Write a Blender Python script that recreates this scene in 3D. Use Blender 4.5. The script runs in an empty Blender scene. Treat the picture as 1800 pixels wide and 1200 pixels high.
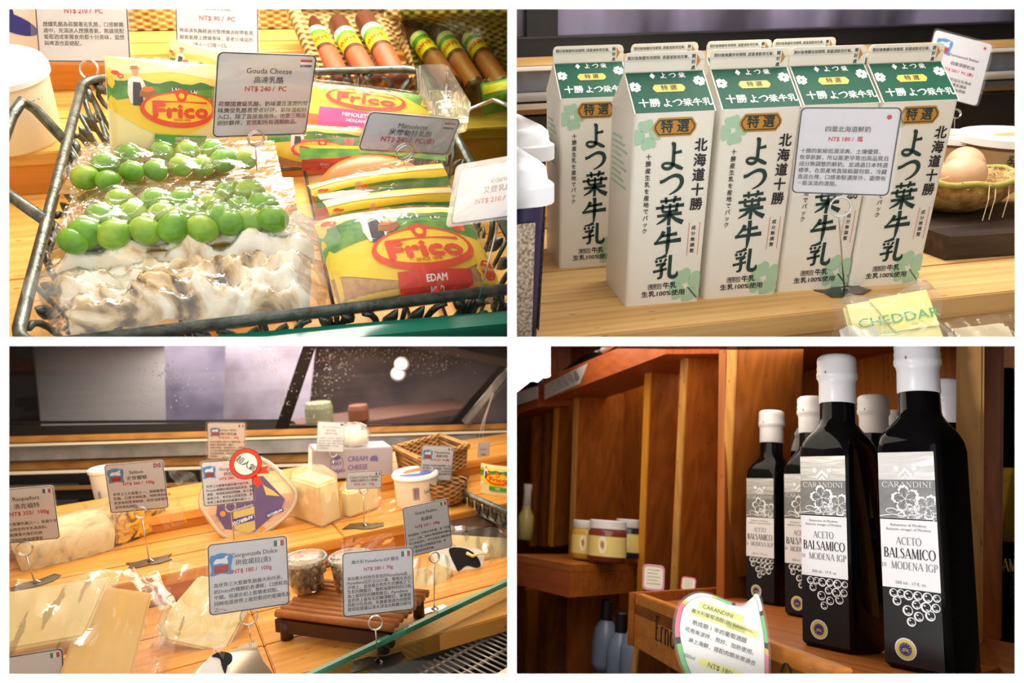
import bpy, bmesh, math, random
import numpy as np
from mathutils import Matrix, Vector
random.seed(7)
PI = math.pi
FPX = 1300.0                      # focal length in pixels of the 1800x1200 frame
ZB = 0.50                         # distance of the added white border board from the camera
scene = bpy.context.scene
col = scene.collection

# ------------------------------------------------------------------ camera
cam_d = bpy.data.cameras.new('camera')
cam = bpy.data.objects.new('camera', cam_d); col.objects.link(cam)
cam_d.sensor_width = 36.0; cam_d.lens = 36.0 * FPX / 1800.0
cam_d.clip_start = 0.01; cam_d.clip_end = 50
# the lower-left case stands exactly upright; the camera looks slightly down on it
_up = np.array((-.05, -.99, -.095)); _up /= np.linalg.norm(_up)
_fw = np.array((0, 0, 1.0)); _fw = _fw - _up * (_fw @ _up); _fw /= np.linalg.norm(_fw)
_rt = np.cross(_fw, _up)
CAMW = Matrix([[*_rt, 0], [*_fw, 0], [*_up, 1.60], [0, 0, 0, 1]])       # image convention: x right, y DOWN, z FORWARD
cam.matrix_world = CAMW @ Matrix(((1, 0, 0, 0), (0, -1, 0, 0), (0, 0, -1, 0), (0, 0, 0, 1)))
cam_d.dof.use_dof = True; cam_d.dof.focus_distance = 0.70
cam_d.dof.aperture_fstop = 26.0 / 3.5
scene.camera = cam

# ------------------------------------------------------------------ world, exposure
world = bpy.data.worlds.new('world'); scene.world = world; world.use_nodes = True
bgn = world.node_tree.nodes['Background']
bgn.inputs[0].default_value = (1.0, 0.985, 0.965, 1); bgn.inputs[1].default_value = 0.80
vs = scene.view_settings
vs.view_transform = 'Standard'; vs.look = 'None'; vs.exposure = 0.70; vs.gamma = 1.0; vs.use_curve_mapping = False


# ------------------------------------------------------------------ display-case frames
class Frame:
    """a display case: its own X (along the shelf), Y (depth) and Z (up), metres"""
    def __init__(s, X, Y, Z, O):
        s.R = np.array([X, Y, Z], float).T
        s.O = np.array(O, float)
        m = Matrix([[*s.R[i], s.O[i]] for i in range(3)] + [[0, 0, 0, 1]])
        s.M = CAMW @ m
        s.eye = s.R.T @ (-s.O); s.k = 1.0
    def ray(s, px, py):
        return s.R.T @ np.array([(px - 900) / FPX, (py - 600) / FPX, 1.0])
    def at(s, px, py, d):                       # point seen at (px,py), d metres deep
        return Vector(s.eye + s.ray(px, py) * (d * s.k))
    def on(s, px, py, h=0.0, ax=2):             # point seen at (px,py) on the plane Z=h (or X/Y=h)
        r = s.ray(px, py); t = (h - s.eye[ax]) / r[ax]
        return Vector(s.eye + r * t)
    def proj(s, p):
        c = s.R @ np.array(p) + s.O
        return (900 + FPX * c[0] / c[2], 600 + FPX * c[1] / c[2], c[2])

def nrm(v):
    v = np.array(v, float); return v / np.linalg.norm(v)

def frame_zx(Z, Xh, px, py, d):
    Z = nrm(Z); Xh = nrm(Xh); X = nrm(Xh - Z * (Xh @ Z)); Y = np.cross(Z, X)
    return Frame(X, Y, Z, np.array([(px - 900) / FPX, (py - 600) / FPX, 1.0]) * d)

def frame_yx(Y, Xh, px, py, d):
    Y = nrm(Y); Xh = nrm(Xh); X = nrm(Xh - Y * (Xh @ Y)); Z = np.cross(X, Y)
    return Frame(X, Y, Z, np.array([(px - 900) / FPX, (py - 600) / FPX, 1.0]) * d)

# ------------------------------------------------------------------ the four cases
F1 = frame_yx((-559, -1215, 1300), (1, -.13, .286), 410, 560, 0.56)
F2 = frame_zx((-.02, -.90, -.42), (1, -.106, .18), 1101, 541, 0.69)
F3 = frame_zx((-.05, -.99, -.095), (.888, -.079, .453), 600, 945, 0.92); F3.k = 1.15
F4 = frame_zx((.075, -1, .2288), (900, -230, -1300), 1405, 1132, 0.68)
def case_fill(name, loc, target, size, energy, color=(1, 1, 1), sy=None):
    """an unseen fill light added inside a case; loc and target seen from the camera: right, down, forward"""
    d = bpy.data.lights.new(name, 'AREA'); d.energy = energy; d.color = color
    d.shape = 'RECTANGLE'; d.size = size; d.size_y = sy or size
    o = bpy.data.objects.new(name, d); col.objects.link(o)
    L = CAMW @ Vector(loc); Tg = CAMW @ Vector(target)
    o.matrix_world = Matrix.Translation(L) @ (Tg - L).to_track_quat('-Z', 'Y').to_matrix().to_4x4()
case_fill('case_fill', (-.30, -.74, .80), (-.28, -.15, .75), .55, 7.4, (1, .95, .86), .35)
case_fill('case_fill', (.40, -.74, .66), (.36, -.15, .72), .60, 5.8, (1, .96, .91), .3)
case_fill('case_fill', (-.42, .012, 1.05), (-.42, .30, 1.05), .66, 2.6, (1, .85, .64), .7)
case_fill('case_fill', (-.60, .012, 2.0), (-.60, .3, 2.0), .95, 9, (1, .95, .92), .5)
case_fill('case_fill', (.26, .012, 1.25), (.26, .3, 1.25), .45, 3.6, (1, .90, .74), 1.2)
sd_ = bpy.data.lights.new('label_fill_spot', 'SPOT'); sd_.energy = 12; sd_.spot_size = math.radians(34); sd_.spot_blend = .5; sd_.shadow_soft_size = .06; sd_.color = (.97, .98, 1)  # added spot on the camera side, brightens the bottle labels
so_ = bpy.data.objects.new('label_fill_spot', sd_); col.objects.link(so_)
_L = CAMW @ Vector((-.62, .10, .02)); _T = CAMW @ Vector((.36, .22, .66))
so_.matrix_world = Matrix.Translation(_L) @ (_T - _L).to_track_quat('-Z', 'Y').to_matrix().to_4x4()

# ------------------------------------------------------------------ material helpers
MATS = {}
def newmat(name):
    m = bpy.data.materials.new(name); m.use_nodes = True
    nt = m.node_tree; nt.nodes.clear()
    out = nt.nodes.new('ShaderNodeOutputMaterial')
    return m, nt, out

def lin(c):
    """sRGB 0..255 triple to linear"""
    r = []
    for v in c:
        v = v / 255.0
        r.append(v / 12.92 if v <= 0.04045 else ((v + 0.055) / 1.055) ** 2.4)
    return tuple(r)

def pbr(name, c, rough=0.5, metal=0.0, spec=0.5, noise=0.0, nscale=40, bump=0.0, bscale=200, coat=0.0, sss=0.0, ior=1.45, c2=None):
    if name in MATS: return MATS[name]
    m, nt, out = newmat(name); N = nt.nodes; Lk = nt.links
    b = N.new('ShaderNodeBsdfPrincipled'); Lk.new(b.outputs[0], out.inputs[0])
    rgb = (*lin(c), 1)
    b.inputs['Base Color'].default_value = rgb
    b.inputs['Roughness'].default_value = rough; b.inputs['Metallic'].default_value = metal
    b.inputs['Specular IOR Level'].default_value = spec; b.inputs['IOR'].default_value = ior
    b.inputs['Coat Weight'].default_value = coat
    if sss:
        b.inputs['Subsurface Weight'].default_value = sss; b.inputs['Subsurface Radius'].default_value = (.01, .006, .003)
        b.inputs['Subsurface Scale'].default_value = 1.0
    if noise or bump or c2:
        tc = N.new('ShaderNodeTexCoord')
    if noise or c2:
        t = N.new('ShaderNodeTexNoise'); t.inputs['Scale'].default_value = nscale; t.inputs['Detail'].default_value = 5
        Lk.new(tc.outputs['Object'], t.inputs['Vector'])
        r = N.new('ShaderNodeValToRGB'); Lk.new(t.outputs['Fac'], r.inputs[0])
        k = noise or .3
        if c2:
            r.color_ramp.elements[0].color = rgb; r.color_ramp.elements[1].color = (*lin(c2), 1)
            r.color_ramp.elements[0].position = .38; r.color_ramp.elements[1].position = .62
        else:
            r.color_ramp.elements[0].color = tuple(x * (1 - k) for x in rgb[:3]) + (1,)
            r.color_ramp.elements[1].color = tuple(min(1, x * (1 + k * .6)) for x in rgb[:3]) + (1,)
            r.color_ramp.elements[0].position = .3; r.color_ramp.elements[1].position = .7
        Lk.new(r.outputs[0], b.inputs['Base Color'])
    if bump:
        t2 = N.new('ShaderNodeTexNoise'); t2.inputs['Scale'].default_value = bscale; t2.inputs['Detail'].default_value = 3
        Lk.new(tc.outputs['Object'], t2.inputs['Vector'])
        bp = N.new('ShaderNodeBump'); bp.inputs['Strength'].default_value = bump; bp.inputs['Distance'].default_value = .002
        Lk.new(t2.outputs['Fac'], bp.inputs['Height']); Lk.new(bp.outputs[0], b.inputs['Normal'])
    MATS[name] = m
    return m

def wood(name, c1, c2, axis=0, scale=1.0, rough=0.45, knots=True, spec=.35):
    """pine: stretched noise grain along one axis, a few knots; every plank gets its own offset"""
    if name in MATS: return MATS[name]
    m, nt, out = newmat(name); N = nt.nodes; Lk = nt.links
    b = N.new('ShaderNodeBsdfPrincipled'); Lk.new(b.outputs[0], out.inputs[0])
    tc = N.new('ShaderNodeTexCoord'); oi = N.new('ShaderNodeObjectInfo')
    add = N.new('ShaderNodeVectorMath'); add.operation = 'ADD'
    sc = N.new('ShaderNodeVectorMath'); sc.operation = 'SCALE'; sc.inputs['Scale'].default_value = 9.0
    cmb = N.new('ShaderNodeCombineXYZ')
    for i in range(3): Lk.new(oi.outputs['Random'], cmb.inputs[i])
    Lk.new(cmb.outputs[0], sc.inputs[0]); Lk.new(tc.outputs['Object'], add.inputs[0]); Lk.new(sc.outputs[0], add.inputs[1])
    mp = N.new('ShaderNodeMapping')
    s = [60 * scale] * 3; s[axis] = 3.0 * scale
    mp.inputs['Scale'].default_value = s; Lk.new(add.outputs[0], mp.inputs[0])
    t = N.new('ShaderNodeTexNoise'); t.inputs['Scale'].default_value = 1.0; t.inputs['Detail'].default_value = 6; t.inputs['Distortion'].default_value = 1.2
    Lk.new(mp.outputs[0], t.inputs['Vector'])
    mp2 = N.new('ShaderNodeMapping'); s2 = [14 * scale] * 3; s2[axis] = .8 * scale
    mp2.inputs['Scale'].default_value = s2; Lk.new(add.outputs[0], mp2.inputs[0])
    w = N.new('ShaderNodeTexWave'); w.inputs['Scale'].default_value = 1.6; w.inputs['Distortion'].default_value = 11; w.inputs['Detail'].default_value = 2
    w.bands_direction = 'Y' if axis == 0 else 'X'
    Lk.new(mp2.outputs[0], w.inputs['Vector'])
    mx = N.new('ShaderNodeMath'); mx.operation = 'MULTIPLY_ADD'; mx.inputs[1].default_value = .13
    Lk.new(w.outputs['Fac'], mx.inputs[0])
    ml = N.new('ShaderNodeMath'); ml.operation = 'MULTIPLY'; ml.inputs[1].default_value = .85
    Lk.new(t.outputs['Fac'], ml.inputs[0]); Lk.new(ml.outputs[0], mx.inputs[2])
    r = N.new('ShaderNodeValToRGB'); Lk.new(mx.outputs[0], r.inputs[0])
    r.color_ramp.elements[0].color = (*lin(c1), 1); r.color_ramp.elements[1].color = (*lin(c2), 1)
    r.color_ramp.elements[0].position = .22; r.color_ramp.elements[1].position = .78
    last = r.outputs[0]
    if knots:
        v = N.new('ShaderNodeTexVoronoi'); mp3 = N.new('ShaderNodeMapping')
        s3 = [13 * scale] * 3; s3[axis] = 5 * scale
        mp3.inputs['Scale'].default_value = s3; Lk.new(add.outputs[0], mp3.inputs[0]); Lk.new(mp3.outputs[0], v.inputs['Vector'])
        kr = N.new('ShaderNodeValToRGB'); Lk.new(v.outputs['Distance'], kr.inputs[0])
        kr.color_ramp.elements[0].position = .03; kr.color_ramp.elements[1].position = .13
        kr.color_ramp.elements[0].color = (.45, .3, .2, 1); kr.color_ramp.elements[1].color = (1, 1, 1, 1)
        mm = N.new('ShaderNodeMixRGB'); mm.blend_type = 'MULTIPLY'; mm.inputs[0].default_value = .8
        Lk.new(last, mm.inputs[1]); Lk.new(kr.outputs[0], mm.inputs[2]); last = mm.outputs[0]
    hv = N.new('ShaderNodeHueSaturation'); Lk.new(last, hv.inputs['Color'])
    mr = N.new('ShaderNodeMapRange'); Lk.new(oi.outputs['Random'], mr.inputs[0]); mr.inputs[3].default_value = .88; mr.inputs[4].default_value = 1.1
    Lk.new(mr.outputs[0], hv.inputs['Value'])
    Lk.new(hv.outputs[0], b.inputs['Base Color'])
    b.inputs['Roughness'].default_value = rough; b.inputs['Specular IOR Level'].default_value = spec
    bp = N.new('ShaderNodeBump'); bp.inputs['Strength'].default_value = .12; bp.inputs['Distance'].default_value = .002
    Lk.new(t.outputs['Fac'], bp.inputs['Height']); Lk.new(bp.outputs[0], b.inputs['Normal'])
    MATS[name] = m
    return m

def film(name, tint=(255, 255, 255), body=0.10, gloss=0.5, rough=0.08, bump=.5, bscale=60, milky=None):
    """clear wrinkled plastic: mostly transparent, a little milky, glossy highlights by Fresnel"""
    if name in MATS: return MATS[name]
    m, nt, out = newmat(name); N = nt.nodes; Lk = nt.links
    tr = N.new('ShaderNodeBsdfTransparent'); tr.inputs[0].default_value = (*lin(tint), 1)
    df = N.new('ShaderNodeBsdfDiffuse'); df.inputs[0].default_value = (*lin(milky or (245, 245, 240)), 1)
    gl = N.new('ShaderNodeBsdfGlossy'); gl.inputs['Roughness'].default_value = rough; gl.inputs[0].default_value = (1, 1, 1, 1)
    tc = N.new('ShaderNodeTexCoord'); t = N.new('ShaderNodeTexNoise'); t.inputs['Scale'].default_value = bscale
    t.inputs['Detail'].default_value = 2; t.inputs['Distortion'].default_value = .8
    Lk.new(tc.outputs['Object'], t.inputs['Vector'])
    bp = N.new('ShaderNodeBump'); bp.inputs['Strength'].default_value = bump; bp.inputs['Distance'].default_value = .004
    Lk.new(t.outputs['Fac'], bp.inputs['Height'])
    fr = N.new('ShaderNodeFresnel'); fr.inputs['IOR'].default_value = 1.45; Lk.new(bp.outputs[0], fr.inputs['Normal'])
    Lk.new(bp.outputs[0], gl.inputs['Normal'])
    m1 = N.new('ShaderNodeMixShader'); m1.inputs[0].default_value = body
    Lk.new(tr.outputs[0], m1.inputs[1]); Lk.new(df.outputs[0], m1.inputs[2])
    ma = N.new('ShaderNodeMath'); ma.operation = 'MULTIPLY'; ma.use_clamp = True; ma.inputs[1].default_value = gloss * 2
    Lk.new(fr.outputs[0], ma.inputs[0])
    m2 = N.new('ShaderNodeMixShader'); Lk.new(ma.outputs[0], m2.inputs[0]); Lk.new(m1.outputs[0], m2.inputs[1]); Lk.new(gl.outputs[0], m2.inputs[2])
    Lk.new(m2.outputs[0], out.inputs[0])
    MATS[name] = m
    return m


# ------------------------------------------------------------------ mesh builder
class MB:
    def __init__(s): s.v = []; s.f = []
    def add(s, vs_, fs, M=None):
        o = len(s.v)
        if M is not None: vs_ = [M @ Vector(p) for p in vs_]
        s.v += [tuple(p) for p in vs_]; s.f += [tuple(i + o for i in f) for f in fs]
        return s
    def box(s, x0, x1, y0, y1, z0, z1, M=None, bev=0.0):
        if bev <= 0:
            vs_ = [(x, y, z) for z in (z0, z1) for y in (y0, y1) for x in (x0, x1)]
            fs = [(0, 2, 3, 1), (4, 5, 7, 6), (0, 1, 5, 4), (2, 6, 7, 3), (0, 4, 6, 2), (1, 3, 7, 5)]
            return s.add(vs_, fs, M)
        bm = bmesh.new(); bmesh.ops.create_cube(bm, size=1)
        for v in bm.verts:
            v.co = ((x0 + x1) / 2 + v.co.x * (x1 - x0), (y0 + y1) / 2 + v.co.y * (y1 - y0), (z0 + z1) / 2 + v.co.z * (z1 - z0))
        bmesh.ops.bevel(bm, geom=bm.edges[:], offset=bev, segments=2, affect='EDGES')
        return s.addbm(bm, M)
    def addbm(s, bm, M=None):
        bm.verts.index_update()
        s.add([v.co.copy() for v in bm.verts], [tuple(v.index for v in f.verts) for f in bm.faces], M)
        bm.free(); return s
    def tube(s, path, r, n=8, closed=False, M=None, caps=True):
        P = [Vector(p) for p in path]; m = len(P)
        rr = r if isinstance(r, (list, tuple)) else [r] * m
        vs_ = []; prev = None
        for i, p in enumerate(P):
            if closed: t = P[(i + 1) % m] - P[i - 1]
            else: t = P[min(i + 1, m - 1)] - P[max(i - 1, 0)]
            t = t.normalized() if t.length > 1e-9 else Vector((0, 0, 1))
            if prev is None:
                a = t.cross(Vector((0, 0, 1)))
                if a.length < 1e-3: a = t.cross(Vector((0, 1, 0)))
            else: a = prev - t * prev.dot(t)
            a.normalize(); prev = a; b = t.cross(a)
            for k in range(n):
                an = 2 * PI * k / n
                vs_.append(p + (a * math.cos(an) + b * math.sin(an)) * rr[i])
        fs = []
        for i in range(m if closed else m - 1):
            j = (i + 1) % m
            for k in range(n): fs.append((i * n + k, i * n + (k + 1) % n, j * n + (k + 1) % n, j * n + k))
        if caps and not closed:
            fs.append(tuple(range(n - 1, -1, -1))); fs.append(tuple((m - 1) * n + k for k in range(n)))
        return s.add(vs_, fs, M)
    def lathe(s, prof, n=32, M=None, cap0=True, cap1=True, sx=1, sy=1):
        vs_ = []; fs = []
        for r, z in prof:
            for k in range(n):
                a = 2 * PI * k / n; vs_.append((r * math.cos(a) * sx, r * math.sin(a) * sy, z))
        for i in range(len(prof) - 1):
            for k in range(n): fs.append((i * n + k, i * n + (k + 1) % n, (i + 1) * n + (k + 1) % n, (i + 1) * n + k))
        if cap0: fs.append(tuple(range(n - 1, -1, -1)))
        if cap1: fs.append(tuple((len(prof) - 1) * n + k for k in range(n)))
        return s.add(vs_, fs, M)
    def loft(s, rings, M=None, cap0=True, cap1=True, closed=True):
        n = len(rings[0]); vs_ = [p for r in rings for p in r]; fs = []
        for i in range(len(rings) - 1):
            for k in range(n if closed else n - 1): fs.append((i * n + k, i * n + (k + 1) % n, (i + 1) * n + (k + 1) % n, (i + 1) * n + k))
        if cap0: fs.append(tuple(range(n - 1, -1, -1)))
        if cap1: fs.append(tuple((len(rings) - 1) * n + k for k in range(n)))
        return s.add(vs_, fs, M)
    def prism(s, poly, z0, z1, M=None):
        n = len(poly)
        vs_ = [(x, y, z0) for x, y in poly] + [(x, y, z1) for x, y in poly]
        fs = [tuple(range(n - 1, -1, -1)), tuple(range(n, 2 * n))] + [(k, (k + 1) % n, n + (k + 1) % n, n + k) for k in range(n)]
        return s.add(vs_, fs, M)
    def flat(s, poly, z=0.0, M=None):
        return s.add([(x, y, z) for x, y in poly], [tuple(range(len(poly)))], M)
    def grid(s, fn, nu, nv, M=None):
        vs_ = [fn(i / nu, j / nv) for j in range(nv + 1) for i in range(nu + 1)]
        fs = [(j * (nu + 1) + i, j * (nu + 1) + i + 1, (j + 1) * (nu + 1) + i + 1, (j + 1) * (nu + 1) + i) for j in range(nv) for i in range(nu)]
        return s.add(vs_, fs, M)
    def blob(s, c, r, n=10, m=8, M=None, jit=0.0, rnd=None):
        rx, ry, rz = r if isinstance(r, (list, tuple)) else (r, r, r)
        vs_ = [(c[0], c[1], c[2] - rz)]
        for j in range(1, m):
            ph = -PI / 2 + PI * j / m
            for k in range(n):
                a = 2 * PI * k / n; q = 1 + (rnd.uniform(-jit, jit) if rnd else 0)
                vs_.append((c[0] + rx * math.cos(ph) * math.cos(a) * q, c[1] + ry * math.cos(ph) * math.sin(a) * q, c[2] + rz * math.sin(ph) * q))
        vs_.append((c[0], c[1], c[2] + rz)); fs = []
        for k in range(n): fs.append((0, 1 + (k + 1) % n, 1 + k))
        for j in range(m - 2):
            for k in range(n):
                a = 1 + j * n + k; b = 1 + j * n + (k + 1) % n
                fs.append((a, b, b + n, a + n))
        L = len(vs_) - 1; o = 1 + (m - 2) * n
        for k in range(n): fs.append((o + k, o + (k + 1) % n, L))
        return s.add(vs_, fs, M)

def mesh_of(name, mb, mat, smooth=False):
    me = bpy.data.meshes.new(name); me.from_pydata(mb.v, [], mb.f); me.update()
    if mat: me.materials.append(mat)
    if smooth: me.polygons.foreach_set('use_smooth', [True] * len(me.polygons))
    return me

def autosmooth(me, ang=40):
    bm = bmesh.new(); bm.from_mesh(me)
    for f in bm.faces: f.smooth = True
    for e in bm.edges:
        if len(e.link_faces) == 2 and e.calc_face_angle(0) > math.radians(ang): e.smooth = False
    bm.to_mesh(me); bm.free()

REG = []                                        # (object, cell)
CELL = [None]
def link(o, parent=None, M=None, F=None):
    col.objects.link(o)
    if parent is not None:
        o.parent = parent
        if M is not None: o.matrix_basis = M
    else:
        o.matrix_basis = (F.M if F else Matrix()) @ (M if M is not None else Matrix())
    REG.append((o, CELL[0]))
    return o

def part(name, mb, mat, parent, smooth=False, M=None, auto=None, label=None, kind=None):
    me = mb if isinstance(mb, bpy.types.Mesh) else mesh_of(name, mb, mat, smooth)
    if auto: autosmooth(me, auto)
    o = bpy.data.objects.new(name, me); link(o, parent, M)
    if label: o['label'] = label
    if kind: o['kind'] = kind
    return o

def tag(o, label, cat, group=None):
    o['label'] = label; o['category'] = cat
    if group: o['group'] = group
    return o

def thing(name, label, cat, F, M=None, group=None):
    o = bpy.data.objects.new(name, None); o.empty_display_size = .02
    link(o, None, M, F); return tag(o, label, cat, group)

def solo(name, mb, mat, label, cat, F, M=None, group=None, smooth=False, auto=None):
    me = mesh_of(name, mb, mat, smooth)
    if auto: autosmooth(me, auto)
    o = bpy.data.objects.new(name, me); link(o, None, M, F); return tag(o, label, cat, group)

def struct(name, mb, mat, F=None, M=None, smooth=False, parent=None):
    me = mesh_of(name, mb, mat, smooth); o = bpy.data.objects.new(name, me); link(o, parent, M, F)
    if parent is None: o['kind'] = 'structure'
    return o

def copy_tree(o, parent=None, M=None):
    c = o.copy(); col.objects.link(c); c.parent = parent
    if parent is not None: c.matrix_parent_inverse = o.matrix_parent_inverse.copy()
    if M is not None: c.matrix_basis = M
    REG.append((c, CELL[0]))
    for ch in [q for q, _ in REG if q.parent == o]: copy_tree(ch, c)
    return c

def T(x=0, y=0, z=0): return Matrix.Translation((x, y, z))
def Rz(d): return Matrix.Rotation(math.radians(d), 4, 'Z')
def Rx(d): return Matrix.Rotation(math.radians(d), 4, 'X')
def Ry(d): return Matrix.Rotation(math.radians(d), 4, 'Y')
def basis(o, x, y, z=None):
    x = Vector(x).normalized(); y = Vector(y); y = (y - x * x.dot(y)).normalized(); z = x.cross(y)
    return Matrix(((x[0], y[0], z[0], o[0]), (x[1], y[1], z[1], o[1]), (x[2], y[2], z[2], o[2]), (0, 0, 0, 1)))

# ------------------------------------------------------------------ lettering
TCACHE = {}
def text_geo(body, size=1.0, ax='CENTER', shear=0.0, sx=1.0, lead=1.0, res=2, track=1.0):
    key = (body, size, ax, shear, sx, lead, res, track)
    if key in TCACHE: return TCACHE[key]
    c = bpy.data.curves.new('lettering', 'FONT'); c.body = body; c.size = size; c.align_x = ax; c.align_y = 'CENTER'
    c.shear = shear; c.space_line = lead; c.resolution_u = res; c.fill_mode = 'FRONT'; c.space_character = track
    o = bpy.data.objects.new('lettering', c)
    me = bpy.data.meshes.new_from_object(o)
    v = [(p.co.x * sx, p.co.y, 0.0) for p in me.vertices]; f = [tuple(p.vertices) for p in me.polygons]
    bpy.data.objects.remove(o); bpy.data.curves.remove(c); bpy.data.meshes.remove(me)
    TCACHE[key] = (v, f)
    return v, f

def put_text(mb, body, x, y, size, z=0.0, M=None, fit=None, **kw):
    """lettering centred at x,y (plane XY); fit = width to squeeze into"""
    bold = kw.pop('bold', 0.0); v, f = text_geo(body, size, **kw)
    if fit and v:
        xs = [p[0] for p in v]; w = max(xs) - min(xs)
        k = fit / max(w, 1e-9); v = [(p[0] * k, p[1], p[2]) for p in v]
    k = bold * size * .85
    for i, (dx, dy) in enumerate([(0, 0)] if bold < .006 else [(-k, 0), (k, 0)] if bold < .016 else [(-k, 0), (k, 0), (0, k), (0, -k)]):
        mb.add([(p[0] + x + dx, p[1] + y + dy, z + i * 2e-6) for p in v], f, M)
    return mb

def vtext(mb, body, x, y, size, step, z=0.0, **kw):
    for i, ch in enumerate(body): put_text(mb, ch, x, y - i * step, size, z, **kw)

def ell(cx, cy, rx, ry, n=32, a0=0, a1=360):
    full = abs(a1 - a0) >= 360
    return [(cx + rx * math.cos(math.radians(a0 + (a1 - a0) * i / (n if full else n - 1))), cy + ry * math.sin(math.radians(a0 + (a1 - a0) * i / (n if full else n - 1)))) for i in range(n)]

def rrect(x0, y0, x1, y1, r, n=5):
    p = []
    for cx, cy, a in ((x1 - r, y1 - r, 0), (x0 + r, y1 - r, 90), (x0 + r, y0 + r, 180), (x1 - r, y0 + r, 270)):
        for i in range(n + 1):
            t = math.radians(a + 90 * i / n); p.append((cx + r * math.cos(t), cy + r * math.sin(t)))
    return p

def ring_poly(mb, outer, inner, z=0.0, M=None):
    n = len(outer)
    mb.add([(x, y, z) for x, y in outer] + [(x, y, z) for x, y in inner], [(k, (k + 1) % n, n + (k + 1) % n, n + k) for k in range(n)], M)

def stroke(mb, pts, w, z=0.0, M=None):
    """brush stroke as a flat ribbon; w = width or list of widths along it"""
    P = [Vector((p[0], p[1])) for p in pts]; m = len(P)
    W = w if isinstance(w, (list, tuple)) else [w] * m
    L = []; R = []
    for i in range(m):
        t = P[min(i + 1, m - 1)] - P[max(i - 1, 0)]; t = t.normalized() if t.length > 0 else Vector((1, 0)); nn = Vector((-t.y, t.x))
        L.append(P[i] + nn * W[i] / 2); R.append(P[i] - nn * W[i] / 2)
    vs_ = [(p.x, p.y, z) for p in L] + [(p.x, p.y, z) for p in R]
    mb.add(vs_, [(i, m + i, m + i + 1, i + 1) for i in range(m - 1)], M)

def drape(mb, S, maxlen):
    """subdivide flat printed shapes and lay them on a curved surface S(x,y,z)->point"""
    bm = bmesh.new(); bv = [bm.verts.new(p) for p in mb.v]
    for f in mb.f:
        try: bm.faces.new([bv[i] for i in f])
        except ValueError: pass
    bmesh.ops.triangulate(bm, faces=bm.faces[:])
    for _ in range(5):
        es = [e for e in bm.edges if e.calc_length() > maxlen]
        if not es: break
        bmesh.ops.subdivide_edges(bm, edges=es, cuts=1)
        bmesh.ops.triangulate(bm, faces=[f for f in bm.faces if len(f.verts) > 3])
    out = MB(); bm.verts.index_update()
    out.add([S(v.co.x, v.co.y, v.co.z) for v in bm.verts], [tuple(v.index for v in f.verts) for f in bm.faces])
    bm.free(); return out

# ------------------------------------------------------------------ a rectangle seen by its four corners
def rect_pose(F, q, d, face=0.6):
    """q: pixel corners tl,tr,br,bl; d: depth of the centre -> centre, x axis, y axis, width, height (case coordinates)"""
    d = d * F.k; c = np.mean(np.array(q, float), axis=0); C = np.array([(c[0] - 900) / FPX, (c[1] - 600) / FPX, 1.0]) * d
    rays = [np.array([(p[0] - 900) / FPX, (p[1] - 600) / FPX, 1.0]) for p in q]
    best = None; n0 = -C / np.linalg.norm(C)
    e1 = nrm(np.cross(n0, [0, 1, 0])); e2 = np.cross(n0, e1)
    for a in np.arange(-1.2, 1.21, .1):
        for b in np.arange(-1.2, 1.21, .1):
            n = nrm(n0 + e1 * a + e2 * b); P = [r * ((n @ C) / (n @ r)) for r in rays]
            if min(p[2] for p in P) < .1: continue
            t, r_, bt, l = P[1] - P[0], P[2] - P[1], P[2] - P[3], P[3] - P[0]
            X = t + bt; Y = r_ + l
            cost = (nrm(X) @ nrm(Y)) ** 2 * 4 + (np.linalg.norm(t - bt) / np.linalg.norm(X)) ** 2 + (np.linalg.norm(r_ - l) / np.linalg.norm(Y)) ** 2 + face * .02 * (a * a + b * b)
            if best is None or cost < best[0]: best = (cost, P, X, Y)
    _, P, X, Y = best
    w = np.linalg.norm(X) / 2; h = np.linalg.norm(Y) / 2
    C2 = np.mean(P, axis=0); x = nrm(X); y = nrm(-(Y - x * (x @ Y)))
    Rt = F.R.T
    return Vector(Rt @ (C2 - F.O)), Vector(Rt @ x), Vector(Rt @ y), w, h
# ------------------------------------------------------------------ shared materials
M_white = pbr('white_paint', (250, 250, 248), .6)
M_chrome = pbr('chrome_wire', (215, 215, 215), .16, 1.0)
M_steel = pbr('dull_steel', (120, 118, 115), .28, 1.0, noise=.3, nscale=60)
M_card = pbr('card_paper', (226, 223, 226), .55)
M_ink = pbr('black_ink', (38, 36, 38), .6, spec=.2)
M_grey_ink = pbr('grey_ink', (72, 68, 68), .6, spec=.2)
M_red = pbr('red_ink', (205, 32, 36), .6, spec=.2)
M_blue = pbr('blue_ink', (50, 70, 150), .6, spec=.2)
M_flag_green = pbr('green_ink', (30, 120, 60), .6, spec=.2)
M_lam = film('lamination', body=.03, gloss=.35, rough=.05, bump=.05, bscale=30)
M_logo_blue = pbr('logo_blue', (70, 150, 215), .6, spec=.2)
M_logo_red = pbr('logo_red', (200, 60, 50), .6, spec=.2)
M_paper = pbr('paper_white', (248, 247, 244), .6, spec=.2)
M_film = film('clear_film', body=.03, gloss=.28, rough=.10, bump=.6, bscale=45)
M_film_milky = film('milky_film', body=.22, gloss=.5, rough=.14, bump=.7, bscale=45)
M_pine = wood('pine', (196, 128, 48), (244, 196, 112), 0)
M_black = pbr('black_plastic', (20, 19, 20), .35)
M_dark = pbr('dark_frame', (34, 29, 28), .4)

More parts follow.
